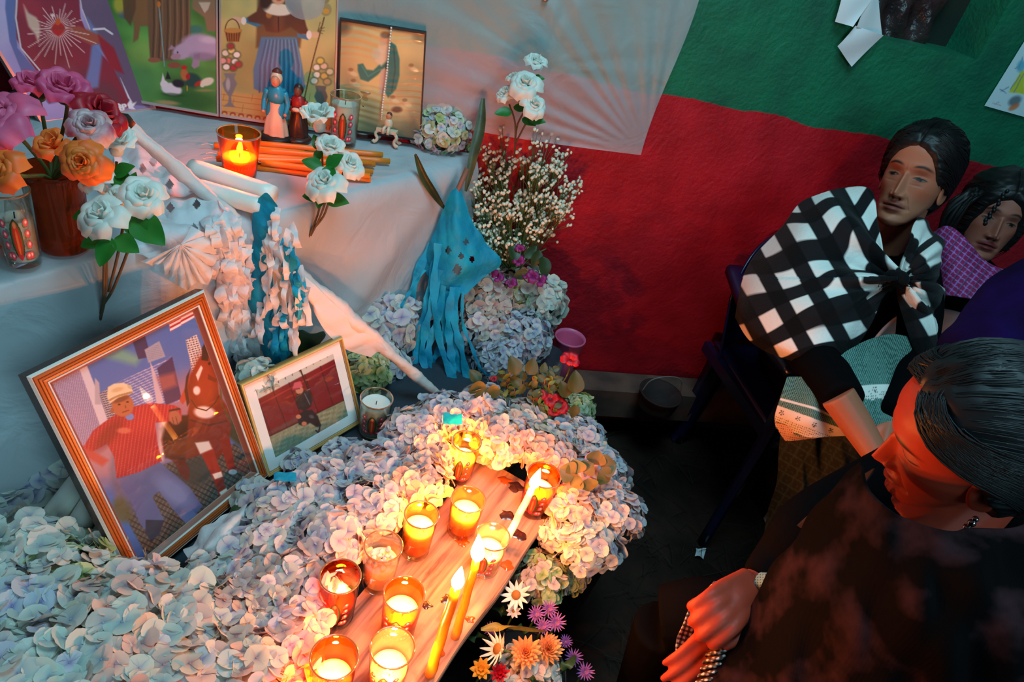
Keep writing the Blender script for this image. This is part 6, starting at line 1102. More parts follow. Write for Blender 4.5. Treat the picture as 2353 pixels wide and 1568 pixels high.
    for s_ in (-1, 1):
        e, ef = ball((0, 0, 0), 1, 20, 14); e = np.array(e); rr = np.hypot(e[:, 1], e[:, 2]); dent = -.45*np.exp(-(rr/.5)**2)
        E_ = np.stack([s_*(.0725+e[:, 0]*.0055*s_*s_+np.where(e[:, 0]*s_ > 0, dent*.009, 0)*1+.004*(e[:, 1] < -.1)), -.006+e[:, 1]*.016-.006*e[:, 2]*.3, -.02+e[:, 2]*.031-.004*(e[:, 2] < -.3)*np.abs(e[:, 1])], -1)
        E_[:, 0] = s_*(.072+(e[:, 0]*s_)*.0055+np.where(e[:, 0]*s_ > 0, dent*.010, 0)+.007*(-e[:, 1]*.6))
        n0 = len(V); V = np.concatenate([V, E_]); Fc += [tuple(i+n0 for i in f) for f in ef]; ec = np.ones((len(E_), 3))*np.array(skin, float); ec *= (1-.35*np.exp(-(rr/.45)**2))[:, None]; C = np.concatenate([C, ec])
    return V, Fc, C
def hairshell(th=.008, line=None, vol=0., part=True, seed=1):
    X, Y, Z, ph = headgrid(180, 120); th_ = np.abs(ph); line = line or [(0, .072), (.35, .070), (.7, .058), (1.0, .032), (1.2, .0), (1.45, -.005), (1.62, -.03), (2.0, -.07), (3.15, -.085)]
    hl = np.interp(th_, [p[0] for p in line], [p[1] for p in line]); nv, nu = X.shape
    N_ = np.stack([X/.072**2, (Y+.005)/.09**2, Z/.12**2], -1); N_ /= np.linalg.norm(N_, axis=2, keepdims=True); edge = sm(Z-hl, -.004, .016)
    st_ = np.sin(Z*900+3*np.sin(ph*2)+np.sin(X*300))*.0007+np.sin(Z*420+X*200*0+2*ph+seed)*.0010+np.sin((Z*260+np.abs(X)*180)+ph*3)*.0011
    o_ = (-.004+(th+.004)*edge**.5+vol*sm(-Y, -.06, .06)*edge)+st_*edge
    if part: o_ = o_-.0045*np.exp(-(X/.0035)**2)*sm(Z, .06, .1)*sm(Y, -.07, -.02)
    P = np.stack([X, Y, Z], -1)+N_*o_[..., None]; V = P.reshape(-1, 3); m = (Z > hl-.014).reshape(-1); hairshell.ok = (Z > hl+.003).reshape(-1)
    Fc = [f[::-1] for f in gridf(nu, nv, True) if m[list(f)].all()]+[tuple((nv-1)*nu+k for k in range(nu))[::-1]]
    return V, Fc
def strands(n, line, back=(2.9, -.05), th=.013, vol=.012, seed=0, r=.0011, spread=.06):
    """combed strands lying on the hair shell from hairline to nape"""
    rs = np.random.RandomState(seed); out = []
    lp, lz = [p[0] for p in line], [p[1] for p in line]
    for i in range(n):
        sg = 1 if i % 2 else -1; p0 = rs.uniform(.03, 1.45); z0 = np.interp(p0, lp, lz)+rs.uniform(.002, .012); P = []
        if rs.rand() < .5: p0 = .04+rs.rand()*.25; z0 = min(.121, np.interp(p0, lp, lz)+rs.rand()*.05)
        p1 = back[0]+rs.uniform(-.2, .2); z1 = back[1]+rs.uniform(-spread, spread); arch = (.118-z0)*rs.uniform(.25, .75)*max(0, 1-p0)
        for k in range(14):
            f = k/13; ph = p0+(p1-p0)*f; z = z0+(z1-z0)*f**1.25+arch*math.sin(math.pi*min(1, f*1.3))*(1-f*.3); z = min(z, .120); a, b_, c_ = np.interp(z, ZT_, AT), np.interp(z, ZT_, FT), np.interp(z, ZT_, BT)
            x = a*abs(math.sin(ph))**.9*sg; c = math.cos(ph); y = (b_-c_)/2+(b_+c_)/2*np.sign(c)*abs(c)**.9; N_ = np.array([x/.072**2, (y+.005)/.09**2, z/.12**2]); N_ /= np.linalg.norm(N_)
            o_ = (.002+(th-.002)*min(1, f*5))+vol*sm(-y, -.06, .06)*min(1, f*5)+.0012*math.sin(f*9+i); P.append(np.array([x, y, z])+N_*o_)
        out.append(tube(P, np.interp(np.linspace(0, 1, 14), [0, .15, 1], [r*.3, r, r*.7]), 4, cap=False))
    return join(*out)
def combed(shell, n, bun, seed=0, r=.0010, zmin=-.02):
    """hair combed from all over the scalp to the bun, lying on the shell"""
    V = np.asarray(shell, float); c0 = np.array([0, -.01, .0]); D = V-c0; R_ = np.linalg.norm(D, axis=1); D = D/R_[:, None]; rs = np.random.RandomState(seed); ok = np.where(hairshell.ok & (V[:, 2] > zmin) & (V[:, 1] > -.08))[0]; b = np.array(bun, float)-c0; b /= np.linalg.norm(b); out = []
    for i in range(n):
        d0 = D[ok[rs.randint(len(ok))]]; om = math.acos(np.clip(d0@b, -1, 1)); k = 12; f = np.linspace(0, min(1, .5+rs.rand()*.6), k)
        Q = (np.sin((1-f)*om)[:, None]*d0+np.sin(f*om)[:, None]*b)/max(math.sin(om), .05); Q /= np.linalg.norm(Q, axis=1, keepdims=True); rr = R_[np.argmax(Q@D[::2].T, axis=1)*2]
        rr = np.convolve(np.concatenate([[rr[0]], rr, [rr[-1]]]), [.25, .5, .25], 'valid')+rs.uniform(-.0006, .0012); rr[0] -= .002; out.append(tube(c0+Q*rr[:, None], np.interp(f, [0, .2, 1], [r*.3, r, r*.6]), 4, cap=False))
    return join(*out)
def evalmesh(V, Fc, mods):
    me = mesh('tmp', V, Fc); o = bpy.data.objects.new('tmp', me); COL.objects.link(o)
    for ty, kw in mods:
        m = o.modifiers.new(ty, ty)
        for k, v in kw.items(): setattr(m, k, v)
    dg = bpy.context.evaluated_depsgraph_get(); dg.update(); e = o.evaluated_get(dg).to_mesh()
    n = len(e.vertices); co = np.zeros(n*3); e.vertices.foreach_get('co', co); F2 = [tuple(p.vertices) for p in e.polygons]; o.evaluated_get(dg).to_mesh_clear(); bpy.data.objects.remove(o); bpy.data.meshes.remove(me); return co.reshape(-1, 3), F2
def limb(P, r, n=14, k=14): 
    P = spline(P, k); return tube(P, np.interp(np.linspace(0, 1, k), np.linspace(0, 1, len(r)), r), n)
def hand(wrist, d, nrm, side=1, curl=.5, size=1.):
    """wrist point, direction of the fingers, back-of-hand normal; five chains"""
    d = np.array(d, float); d /= np.linalg.norm(d); nrm = np.array(nrm, float); nrm -= d*np.dot(nrm, d); nrm /= np.linalg.norm(nrm); s = np.cross(d, nrm)*side; out = []
    W_ = np.array(wrist, float)
    for i, (off, L, r) in enumerate(((-.027, .070, .0088), (-.0095, .078, .0092), (.0095, .073, .009), (.026, .058, .0078))):
        off *= size; kn = W_+d*.085*size*(1-.06*abs(i-1.2))+s*off+nrm*.004; p = [W_+s*off*.45-d*.01, W_+d*.045*size+s*off*.8+nrm*.003, kn]; a = 0; q = kn
        for seg, f in enumerate((.45, .31, .24)): a += curl*(.55, .8, .6)[seg]; dd = d*math.cos(a)-nrm*math.sin(a)+s*off*1.5; dd /= np.linalg.norm(dd); q = q+dd*L*f*size; p.append(q)
        out.append(tube(spline(p, 22), np.interp(np.linspace(0, 1, 22), [0, .2, .42, .6, .8, 1], np.array([.013, .0135, r*1.12/1, r, r*.92, r*.72]))*size, 12)); out.append(ball(q, r*.74*size, 10, 8))
    p = [W_+d*.01-s*.012*size, W_+d*.035*size-s*.034*size-nrm*.006, W_+d*.062*size-s*.044*size-nrm*.014, W_+d*.085*size-s*.040*size-nrm*.020]; out.append(tube(spline(p, 14), np.linspace(.014, .0085, 14)*size, 12)); out.append(ball(p[-1], .0085*size, 10, 8))
    out.append(ball(W_+d*.048*size, (.033*size, .014*size, .045*size), 16, 12, ax=d)); return join(*out)
MSK = vcmat('skin_tone', .5, spec=.25); MSK.node_tree.nodes['Principled BSDF'].inputs['Subsurface Weight'].default_value = .12; MSK.node_tree.nodes['Principled BSDF'].inputs['Subsurface Radius'].default_value = (.012, .004, .002)
_b = MSK.node_tree; 
MHAIR = mat('black_hair', (16, 12, 13), .48, spec=.35); MHAIR2 = mat('greying_black_hair', (20, 19, 22), .5, spec=.35); MBLK = mat('black_clothing', (12, 11, 13), .95, spec=.02)
def person(label, w, t_, sc_, skin, lip, bodyparts, label_loc, bodymat=MBLK, age=.5, thin=0, vox=.006, skinparts=(), **kw):
    Mr = rodr(w)*sc_; T = np.array(t_, float); hv, hf, hc = head(skin, lip, age=age, thin=thin, **kw); hv = hv@Mr.T+T
    th = thing('person', label, 'person', label_loc)
    neck = limb([T+Mr@np.array([0, -.022, -.04]), T+Mr@np.array([0, -.026, -.10]), T+np.array([0, 0, -.16])+Mr@np.array([0, -.03, -.02])], [.050*sc_, .049*sc_, .062*sc_])
    sv, sf = evalmesh(*join(neck, *skinparts), [('REMESH', dict(mode='VOXEL', voxel_size=.0032)), ('SMOOTH', dict(factor=.5, iterations=4))])
    bv, bf = evalmesh(*join(*bodyparts), [('REMESH', dict(mode='VOXEL', voxel_size=vox)), ('SMOOTH', dict(factor=.5, iterations=6))])
    V, Fc = join((hv, hf), (sv, sf), (bv, bf)); o = obj('body', (V, Fc), [MSK, bodymat], th); C = np.concatenate([hc, np.ones((len(sv), 3))*np.array(skin)*.97, np.ones((len(bv), 3))*13]); setcol(o, C)
    nf = len(hf)+len(sf); mi = np.zeros(len(Fc), int); mi[nf:] = 1; o.data.polygons.foreach_set('material_index', mi); return th, Mr, T
# --- woman in the checked shawl
sk1 = (176, 106, 80)
B = lambda x, y, z: at(x, y, z)
cw = (.88, 1.77)
parts = [limb([(.89, 1.79, .47), (.89, 1.80, .62), (.89, 1.79, .78), (.89, 1.785, .88)], [.15, .135, .13, .07], 18), ball((.88, 1.80, .84), (.17, .09, .10), 20, 12),
         limb([B(1870, 580, 1.72), B(1835, 700, 1.64), B(1850, 800, 1.58)], [.055, .05, .048]), limb([B(1850, 800, 1.58), B(1895, 858, 1.45), B(1940, 922, 1.35)], [.05, .052, .042]),
         limb([B(2105, 600, 1.70), B(2115, 700, 1.62), B(2105, 800, 1.58)], [.05, .05, .045]), limb([B(2105, 800, 1.58), B(2088, 880, 1.45), B(2070, 960, 1.37)], [.05, .05, .042]),
         limb([(.84, 1.76, .49), onh(1890, 930, .49), onh(1880, 985, .47)], [.085, .075, .062]), limb([(.94, 1.76, .49), onh(2020, 930, .49), onh(2030, 985, .47)], [.085, .075, .062]),
         limb([onh(1880, 985, .46), onh(1880, 985, .46)-[0, 0, .36]+[0, .06, 0]], [.058, .04]), limb([onh(2030, 985, .46), onh(2030, 985, .46)-[0, 0, .36]+[0, .06, 0]], [.058, .04])]
hw = B(2015, 1050, 1.31)
skp = [limb([B(1925, 910, 1.345), B(1968, 975, 1.335), hw], [.034, .031, .024]), hand(hw, B(2060, 1110, 1.28)-hw, -FW, 1, .5, .92), hand(B(2062, 965, 1.395), B(2050, 1060, 1.36)-B(2062, 965, 1.395), -FW, -1, .5, .92)]
th1, M1, T1 = person('seated woman in a black and white checked shawl, looking down to the left', (0.203, -0.402, -3.826), (.865, 1.74, 1.11), 1, sk1, (132, 62, 52), parts, (.88, 1.77, .02), age=.9, thin=.9, skinparts=skp, lidopen=1., gaze=-.002)
hv, hf = hairshell(.008, [(0, .070), (.2, .066), (.5, .050), (.75, .026), (.95, .004), (1.15, -.008), (1.4, -.005), (1.62, -.03), (2.0, -.07), (3.15, -.085)], vol=.008); obj('hair', (hv@M1.T+T1, hf), MHAIR, th1)
sv_, sf_ = strands(420, [(0, .070), (.2, .066), (.5, .050), (.75, .026), (.95, .004), (1.15, -.008), (1.4, -.005), (1.62, -.03)], th=.0108, vol=.008, seed=2); obj('hair_strands', (sv_@M1.T+T1, sf_), MHAIR, th1, kind='stuff')
sv_, sf_ = combed(hv, 800, (0, -.10, -.05), 11); obj('combed_hair', (sv_@M1.T+T1, sf_), MHAIR, th1, kind='stuff')
obj('hair_bun', ball(T1+M1@np.array([0, -.10, -.05]), (.045, .04, .05), 18, 12), MHAIR, th1)
# shawl gathered to a knot at the chest
def shawlmat():
    q = NT('checked_fleece'); uv = q.n('ShaderNodeUVMap'); sp = q.n('ShaderNodeSeparateXYZ'); q.l(uv.outputs[0], sp.inputs[0]); o2 = []
    for i in (0, 1):
        f = q.n('ShaderNodeMath', operation='FRACT'); q.l(sp.outputs[i], f.inputs[0]); m = q.n('ShaderNodeMapRange'); m.inputs['From Min'].default_value = .53; m.inputs['From Max'].default_value = .58; q.l(f.outputs[0], m.inputs[0])
        m3 = q.n('ShaderNodeMapRange'); m3.inputs['From Min'].default_value = 0; m3.inputs['From Max'].default_value = .05; q.l(f.outputs[0], m3.inputs[0]); s = q.n('ShaderNodeMath', operation='SUBTRACT'); s.inputs[0].default_value = 1; q.l(m.outputs[0], s.inputs[1]); mm = q.n('ShaderNodeMath', operation='MULTIPLY'); q.l(s.outputs[0], mm.inputs[0]); q.l(m3.outputs[0], mm.inputs[1]); o2.append(mm)
    w_ = q.n('ShaderNodeMath', operation='MULTIPLY'); q.l(o2[0].outputs[0], w_.inputs[0]); q.l(o2[1].outputs[0], w_.inputs[1]); a = q.n('ShaderNodeMath', operation='MAXIMUM'); q.l(o2[0].outputs[0], a.inputs[0]); q.l(o2[1].outputs[0], a.inputs[1])
    m1 = q.n('ShaderNodeMix', data_type='RGBA'); m1.inputs[6].default_value = rgba((10, 9, 11)); m1.inputs[7].default_value = rgba((26, 24, 27)); q.l(a.outputs[0], m1.inputs[0]); m2 = q.n('ShaderNodeMix', data_type='RGBA'); q.l(m1.outputs[2], m2.inputs[6]); m2.inputs[7].default_value = rgba((232, 226, 220)); q.l(w_.outputs[0], m2.inputs[0])
    q.l(m2.outputs[2], q.b.inputs['Base Color']); q.b.inputs['Roughness'].default_value = .9; q.b.inputs['Sheen Weight'].default_value = .04; q.b.inputs['Specular IOR Level'].default_value = .15
    tc = q.n('ShaderNodeTexCoord'); nb = q.n('ShaderNodeTexNoise', i_Scale=160., i_Detail=3.); q.l(tc.outputs['Object'], nb.inputs[0]); bp = q.n('ShaderNodeBump', i_Strength=.4, i_Distance=.003); q.l(nb.outputs['Fac'], bp.inputs['Height']); q.l(bp.outputs[0], q.b.inputs['Normal']); return q.m
MSHW = shawlmat()
def setuv(o, UV):
    me = o.data; l = me.uv_layers.new(name='UVMap'); vi = np.zeros(len(me.loops), int); me.loops.foreach_get('vertex_index', vi); l.data.foreach_set('uv', np.asarray(UV, float)[vi].ravel())
Ainv = np.linalg.inv(np.array([[75., 36.], [-27., 66.]]))
def shawl(name, rows, nu, nv, knot, amp, thick=.004, m=MSHW, parent=None, foldk=9, seed=0, uvw=.9, hemcurl=0):
    R3 = [[np.concatenate([B(*p[:3]), np.array(p[:2])/1000.]) for p in r] for r in rows]; G = patch(R3, nu, nv); G3 = G[..., :3]; PXY = G[..., 3:]*1000
    if knot is not None:
        d = PXY-np.array(knot); a = np.arctan2(d[..., 1], d[..., 0]); r = np.hypot(d[..., 0], d[..., 1]); f = np.sin(a*foldk+1.5*np.sin(a*3.3+seed))+.5*np.sin(a*foldk*2.3+seed); off = amp*f*np.exp(-r/170)*np.minimum(1, r/25)+.011*np.sin(a*6+r*.016+seed)*np.minimum(1, r/110)+.006*np.sin(a*11-r*.02)*np.minimum(1, r/110)
    else: off = amp*(np.sin(PXY[..., 0]*.03+PXY[..., 1]*.02+seed)+.5*np.sin(PXY[..., 0]*.06-PXY[..., 1]*.03))
    off = off+.0035*fbm(G3.reshape(-1, 3), 12, 3, seed).reshape(off.shape)
    G3 = G3-FW*off[..., None]; V, Fc = sheet(G3, thick); o = obj(name, (V, Fc), m, parent); uv = (PXY+off[..., None]*900).reshape(-1, 2)@Ainv.T
    if len(V) > len(uv): uv = np.concatenate([uv, uv])
    setuv(o, uv); return o
K = (2068, 642)
rows = [[(1880, 450, 1.70), (1950, 430, 1.69), (2000, 440, 1.66), (2018, 520, 1.60), (2040, 590, 1.56), (2066, 636, 1.54)],
        [(1840, 470, 1.70), (1890, 480, 1.62), (1945, 520, 1.57), (1985, 575, 1.55), (2025, 615, 1.54), (2062, 642, 1.535)],
        [(1790, 530, 1.70), (1830, 560, 1.58), (1895, 600, 1.52), (1960, 630, 1.51), (2015, 640, 1.52), (2060, 646, 1.535)],
        [(1735, 590, 1.70), (1780, 640, 1.56), (1850, 675, 1.49), (1930, 690, 1.48), (2010, 672, 1.51), (2058, 650, 1.535)],
        [(1706, 640, 1.70), (1735, 700, 1.57), (1810, 740, 1.49), (1910, 760, 1.46), (2005, 715, 1.50), (2056, 654, 1.535)],
        [(1698, 690, 1.68), (1722, 745, 1.58), (1790, 790, 1.50), (1890, 820, 1.47), (1975, 770, 1.50), (2050, 662, 1.54)],
        [(1696, 730, 1.68), (1735, 785, 1.60), (1800, 820, 1.53), (1890, 838, 1.50), (1955, 815, 1.51), (2046, 668, 1.545)]]
shawl('shawl', rows, 150, 150, K, .024, parent=th1, seed=1, foldk=7)
rows = [[(2070, 634, 1.54), (2072, 600, 1.55), (2082, 560, 1.57), (2088, 530, 1.60), (2110, 500, 1.66)],
        [(2076, 638, 1.53), (2096, 606, 1.52), (2112, 570, 1.53), (2124, 540, 1.58), (2138, 512, 1.68)],
        [(2080, 644, 1.53), (2108, 632, 1.50), (2134, 608, 1.52), (2150, 580, 1.58), (2156, 556, 1.70)],
        [(2080, 650, 1.53), (2108, 672, 1.50), (2134, 680, 1.52), (2152, 670, 1.58), (2160, 640, 1.70)],
        [(2072, 656, 1.535), (2096, 730, 1.50), (2124, 780, 1.51), (2150, 800, 1.57), (2160, 780, 1.70)]]
shawl('shawl_left_side', rows, 60, 70, K, .014, parent=th1, seed=3, foldk=8)
rows = [[(2062, 650, 1.54), (2074, 652, 1.525), (2090, 652, 1.54)], [(2068, 700, 1.54), (2092, 700, 1.515), (2118, 690, 1.54)], [(2082, 760, 1.50), (2112, 765, 1.47), (2144, 750, 1.50)], [(2104, 815, 1.47), (2126, 838, 1.44), (2154, 828, 1.47)]]
shawl('shawl_end', rows, 40, 70, None, .004, parent=th1, seed=5)
obj('shawl_knot', join(ball(B(2068, 640, 1.515), (.024, .017, .018), 18, 12, ax=CR), ball(B(2050, 632, 1.52), (.014, .012, .012), 12, 8)), MSHW, th1)
fr_ = []
for i in range(26): x, y = 2040+rnd.uniform(-8, 55), 640+rnd.uniform(-6, 12); p = B(x, y, 1.50); fr_.append(tube(spline([p, p+CR*rnd.uniform(-.02, .02)+CD*.008, p+CR*rnd.uniform(-.03, .03)+CD*rnd.uniform(.0, .03)], 8), .0007, 4))
for i in range(70): f = rnd.random(); x, y = 1930+f*95+rnd.uniform(-8, 8), 818-f*30+rnd.uniform(-8, 8); p = B(x, y, 1.50-.02*f); fr_.append(tube(spline([p, p+CD*.018+CR*rnd.uniform(-.006, .006), p+CD*rnd.uniform(.028, .045)+CR*rnd.uniform(-.01, .01)], 6), .0009, 4))
obj('shawl_fringe', join(*fr_), MBLK, th1, kind='stuff')
# apron with lace
AP = vcmat('apron_cloth', .8)
def painted(name, rows, nu, nv, m, parent, painter, base, amp=.003, thick=.0, seed=0, dirn=(.05, .03)):
    G = patch([[B(*p) for p in r] for r in rows], nu, nv); PX = proj(G); off = amp*(np.sin(PX[..., 0]*dirn[0]+PX[..., 1]*dirn[1]+seed)+.5*np.sin(PX[..., 0]*dirn[0]*2.1-PX[..., 1]*.02)); G = G-FW*off[..., None]; V, Fc = sheet(G, thick); o = obj(name, (V, Fc), m, parent); P = Paint(proj(V), base); painter(P); setcol(o, P.C); return o
def apaint(P):
    P.C[:] = np.where(((P.P@np.array([.93, .36])/4.2) % 1 < .5)[:, None], np.array([[104, 146, 136]]), np.array([[30, 66, 60]]))
    def lace(a, b_, w_):
        a = np.array(a, float); b_ = np.array(b_, float); n = np.array([-(b_-a)[1], (b_-a)[0]]); n /= np.linalg.norm(n); e = (b_-a)/np.linalg.norm(b_-a); s = (P.P-a)@e; v = (P.P-a)@n; L = np.linalg.norm(b_-a)
        m = (s > -5) & (s < L+5) & (v > 0) & (v < w_+4*np.abs(np.sin(s*.09))); P.C[m] = (222, 214, 206); hol = m & (((s/5) % 1 < .38) & ((v/5) % 1 < .42) & (v > w_*.5)); P.C[hol] = (40, 34, 34); hol = m & (np.hypot((s % 40)-20, v-w_*.3) < 6) & ((np.arctan2(v-w_*.3, (s % 40)-20)*5/6.28 % 1) < .5); P.C[hol] = (50, 44, 44)
    P.line([(1795, 918), (1870, 938), (1955, 975)], 5, (226, 222, 216)); lace((1782, 930), (1952, 992), 44); lace((1950, 886), (2060, 884), 30)
rows = [[(1808, 868, 1.47), (1880, 860, 1.43), (1955, 800, 1.44), (2040, 770, 1.50), (2100, 780, 1.5)], [(1795, 915, 1.45), (1870, 915, 1.395), (1950, 880, 1.40), (2040, 870, 1.42), (2100, 880, 1.42)], [(1784, 958, 1.46), (1862, 965, 1.385), (1950, 965, 1.385), (2045, 960, 1.38), (2110, 960, 1.40)], [(1786, 985, 1.49), (1860, 1005, 1.40), (1950, 1000, 1.40), (2045, 1005, 1.40), (2110, 1005, 1.42)]]
painted('apron', rows, 170, 110, AP, th1, apaint, (80, 130, 120), .004, thick=.002)
def lp2(P): P.C[:] = (218, 176, 158); s = P.P@np.array([.98, .2]); v = P.P@np.array([-.2, .98]); m = (s/5 % 1 < .4) & (v/5 % 1 < .4); P.C[m] = (60, 36, 34)
painted('lace_hem', [[(1782, 970, 1.465), (1830, 985, 1.42), (1880, 1000, 1.40)], [(1790, 992, 1.475), (1830, 1002, 1.43), (1880, 1006, 1.41)], [(1804, 1014, 1.49), (1835, 1012, 1.45), (1876, 1008, 1.42)]], 60, 26, AP, th1, lp2, (218, 176, 158), .002)
def skirtp(P):
    s = P.P@np.array([.86, .5]); v = P.P@np.array([-.5, .86]); P.C[:] = (12, 20, 18); m = (np.abs((s/26) % 1-.5) < .07) | (np.abs((v/22) % 1-.5) < .08); P.C[m] = (32, 52, 48); m = (np.abs((s/26) % 1) < .14) & (np.abs((v/22) % 1) < .2); P.C[m] = (32, 52, 48)
painted('long_skirt', [[(1800, 1000, 1.50), (1900, 1000, 1.42), (2000, 1000, 1.40), (2090, 1000, 1.42)], [(1790, 1090, 1.58), (1890, 1100, 1.48), (2000, 1110, 1.44), (2090, 1110, 1.46)], [(1770, 1180, 1.66), (1860, 1190, 1.55), (1990, 1200, 1.50), (2100, 1210, 1.52)], [(1750, 1260, 1.72), (1850, 1280, 1.63), (1990, 1290, 1.58), (2110, 1290, 1.6)]], 120, 90, AP, th1, skirtp, (24, 40, 36), .012, dirn=(.06, .01))
# --- monobloc chairs
def chair(c, f, m, label, name='plastic_chair'):
    f = np.array([f[0], f[1], 0.]); f /= np.linalg.norm(f); ang = math.atan2(-f[0], f[1]); t = thing(name, label, 'chair', (c[0], c[1], 0), rot=(0, 0, ang)); w_ = .225
    G = np.array([[(x*(1+.06*y/.2), y, .43+.012*(abs(x)/.2)**2-.012*math.exp(-(x*x+y*y)/.02)+(-.03*max(0, (y-.16)/.06)**2)) for x in np.linspace(-.205, .205, 22)] for y in np.linspace(-.21, .225, 22)]); obj('seat', sheet(G, .012), m, t, local=True)
    G = []
    for j in range(26):
        g = j/25; top = .83; row = []
        for i in range(33):
            s_ = (i/32-.5)*2; a = s_*1.25; hz_ = .44+g*(top-.44-.18*abs(s_)**2.6-.02); rr = .235+.02*g; row.append((rr*math.sin(a), -.235-.05*g+(.17*(1-math.cos(a))), hz_))
        G.append(row)
    obj('backrest', sheet(np.array(G), .007), m, t, local=True)
    for s_ in (-1, 1):
        P = [(s_*.222, -.23, .70), (s_*.236, -.08, .665), (s_*.238, .08, .65), (s_*.232, .19, .64)]; S = spline(P, 16); V = []
        for p in S:
            for dx, dz in ((-.026, 0), (-.022, .006), (.022, .006), (.028, -.004), (.026, -.022), (.02, -.008), (-.02, -.008)): V.append((p[0]+dx, p[1], p[2]+dz))
        obj('arm', (V, gridf(7, 16, True)+[tuple(range(6, -1, -1)), tuple(15*7+k for k in range(7))]), m, t, local=True)
        for yy, top, fx, fy in ((.19, .64, .262, .215), (-.17, .43, .17, -.20)):
            xr = .236 if yy > 0 else .16; S = spline([(s_*xr, yy, top), (s_*(xr+.006), yy+.01*np.sign(yy), top*.6), (s_*fx, fy, 0.002)], 14); V = []
            for k, p in enumerate(S):
                ww = .056-.022*k/13
                for dx, dy in ((-ww, -.004), (-ww, .004), (-.004, .01), (ww*.2, ww*.9*-np.sign(yy)*-1), (ww*.35, ww*.9*np.sign(yy)), (.012, 0)): V.append((p[0]+s_*dx*.9, p[1]+dy, p[2]))
            obj('leg', (V, gridf(6, 14, True)+[tuple(range(5, -1, -1)), tuple(13*6+k for k in range(6))]), m, t, local=True)
        obj('seat_rail', box((s_*.215, 0, .42), (.02, .42, .035)), m, t, smooth=False, local=True)
    return t
MNV = mat('navy_plastic', (18, 24, 62), .25, spec=.6, noise=(4, .4))
chair((.875, 1.735), (.34, -.94), MNV, 'navy blue plastic armchair under the woman in the checked shawl')
# --- girl at the right edge
parts = [limb([(1.2, 1.86, .45), (1.2, 1.87, .7), (1.2, 1.885, .84), (1.195, 1.885, .90)], [.13, .12, .13, .05], 18), limb([(1.06, 1.87, .84), (1.04, 1.8, .66), (1.08, 1.68, .56)], [.05, .042, .032]), limb([(1.34, 1.87, .84), (1.36, 1.8, .66), (1.3, 1.68, .56)], [.05, .042, .032]), limb([(1.13, 1.85, .48), (1.1, 1.55, .48), (1.1, 1.52, .1)], [.075, .06, .04]), limb([(1.27, 1.85, .48), (1.3, 1.55, .48), (1.3, 1.52, .1)], [.075, .06, .04])]
th2, M2, T2 = person('dark-haired girl in magenta plaid blouse, head tilted, at the right edge', (-0.02, -0.389, -3.404), (1.183, 1.884, 1.018), .93, (160, 92, 76), (120, 44, 46), parts, (1.2, 1.87, .02), age=.1, lidopen=1.2, skinparts=[hand((1.08, 1.67, .56), (.3, -.8, -.4), (0, 0, 1), 1, .5, .85), hand((1.3, 1.67, .56), (-.3, -.8, -.4), (0, 0, 1), -1, .5, .85)])
hv, hf = hairshell(.014, [(0, .062), (.35, .05), (.6, .03), (.85, -.01), (1.1, -.04), (1.6, -.08), (3.15, -.10)], vol=.016, part=True); obj('hair', (hv@M2.T+T2, hf), MHAIR, th2); sv_, sf_ = strands(300, [(0, .062), (.35, .05), (.6, .03), (.85, -.01), (1.1, -.04), (1.5, -.07)], th=.0145, vol=.016, seed=8, spread=.08); obj('hair_strands', (sv_@M2.T+T2, sf_), MHAIR, th2, kind='stuff')
bd = [];
for k in range(11): p = B(2312-k*5.0, 440+k*7.4, 1.735-.003*k); bd.append(ball(p+CR*.0022*(-1)**k, (.0052, .0045, .0062), 10, 8))
obj('hair_braid', join(*bd), MHAIR, th2); obj('loose_hair', join(*[tube(spline([B(2250+rnd.uniform(-20, 10), 430+rnd.uniform(0, 20), 1.80), B(2200+rnd.uniform(-25, 10), 480+rnd.uniform(-10, 20), 1.83), B(2175+rnd.uniform(-25, 20), 540, 1.86)], 8), rnd.uniform(.004, .009), 6) for i in range(16)]), MHAIR, th2)
def plaid(P): P.C[:] = (150, 18, 84); s = P.P@np.array([.8, .6]); v = P.P@np.array([-.6, .8]); m = (s/12 % 1 < .18); P.C[m] = (150, 110, 190); m = (v/12 % 1 < .18); P.C[m] = (170, 120, 190); P.C[(s/24 % 1 < .2)] *= .7
painted('plaid_blouse', [[(2130, 545, 1.80), (2180, 520, 1.76), (2225, 560, 1.73), (2300, 620, 1.72), (2420, 600, 1.78)], [(2138, 600, 1.78), (2180, 590, 1.72), (2225, 620, 1.69), (2300, 660, 1.69), (2420, 660, 1.74)], [(2145, 680, 1.76), (2185, 680, 1.70), (2235, 690, 1.67), (2300, 720, 1.67), (2420, 740, 1.72)]], 110, 70, AP, th2, plaid, (150, 18, 84), .003, thick=.003)
# --- person in purple, back to the camera, at the right edge
MPU = mat('purple_shawl', (24, 7, 66), .95, noise=(10, 1), col2=(12, 4, 36), spec=.1)
parts = [limb([(1.10, 1.22, .46), (1.10, 1.22, .7), (1.09, 1.22, .86), (1.09, 1.2, .92)], [.16, .15, .15, .05], 18), limb([(1.0, 1.2, .86), (.93, 1.2, .70), (.96, 1.34, .58)], [.055, .05, .034]), limb([(1.2, 1.3, .85), (1.27, 1.35, .7), (1.2, 1.45, .58)], [.055, .05, .034]), limb([(1.05, 1.25, .48), (1.0, 1.5, .48), (1.0, 1.5, .1)], [.08, .06, .04]), limb([(1.16, 1.25, .48), (1.16, 1.52, .48), (1.16, 1.52, .1)], [.08, .06, .04])]
th3, M3, T3 = person('person in a deep purple shawl with back turned, cropped by the right edge', (0, 0, -.3), (1.14, 1.22, 1.08), 1, (176, 112, 94), (120, 60, 60), parts, (1.1, 1.22, .02), age=.3)
hv, hf = hairshell(.012); obj('hair', (hv@M3.T+T3, hf), MHAIR, th3)
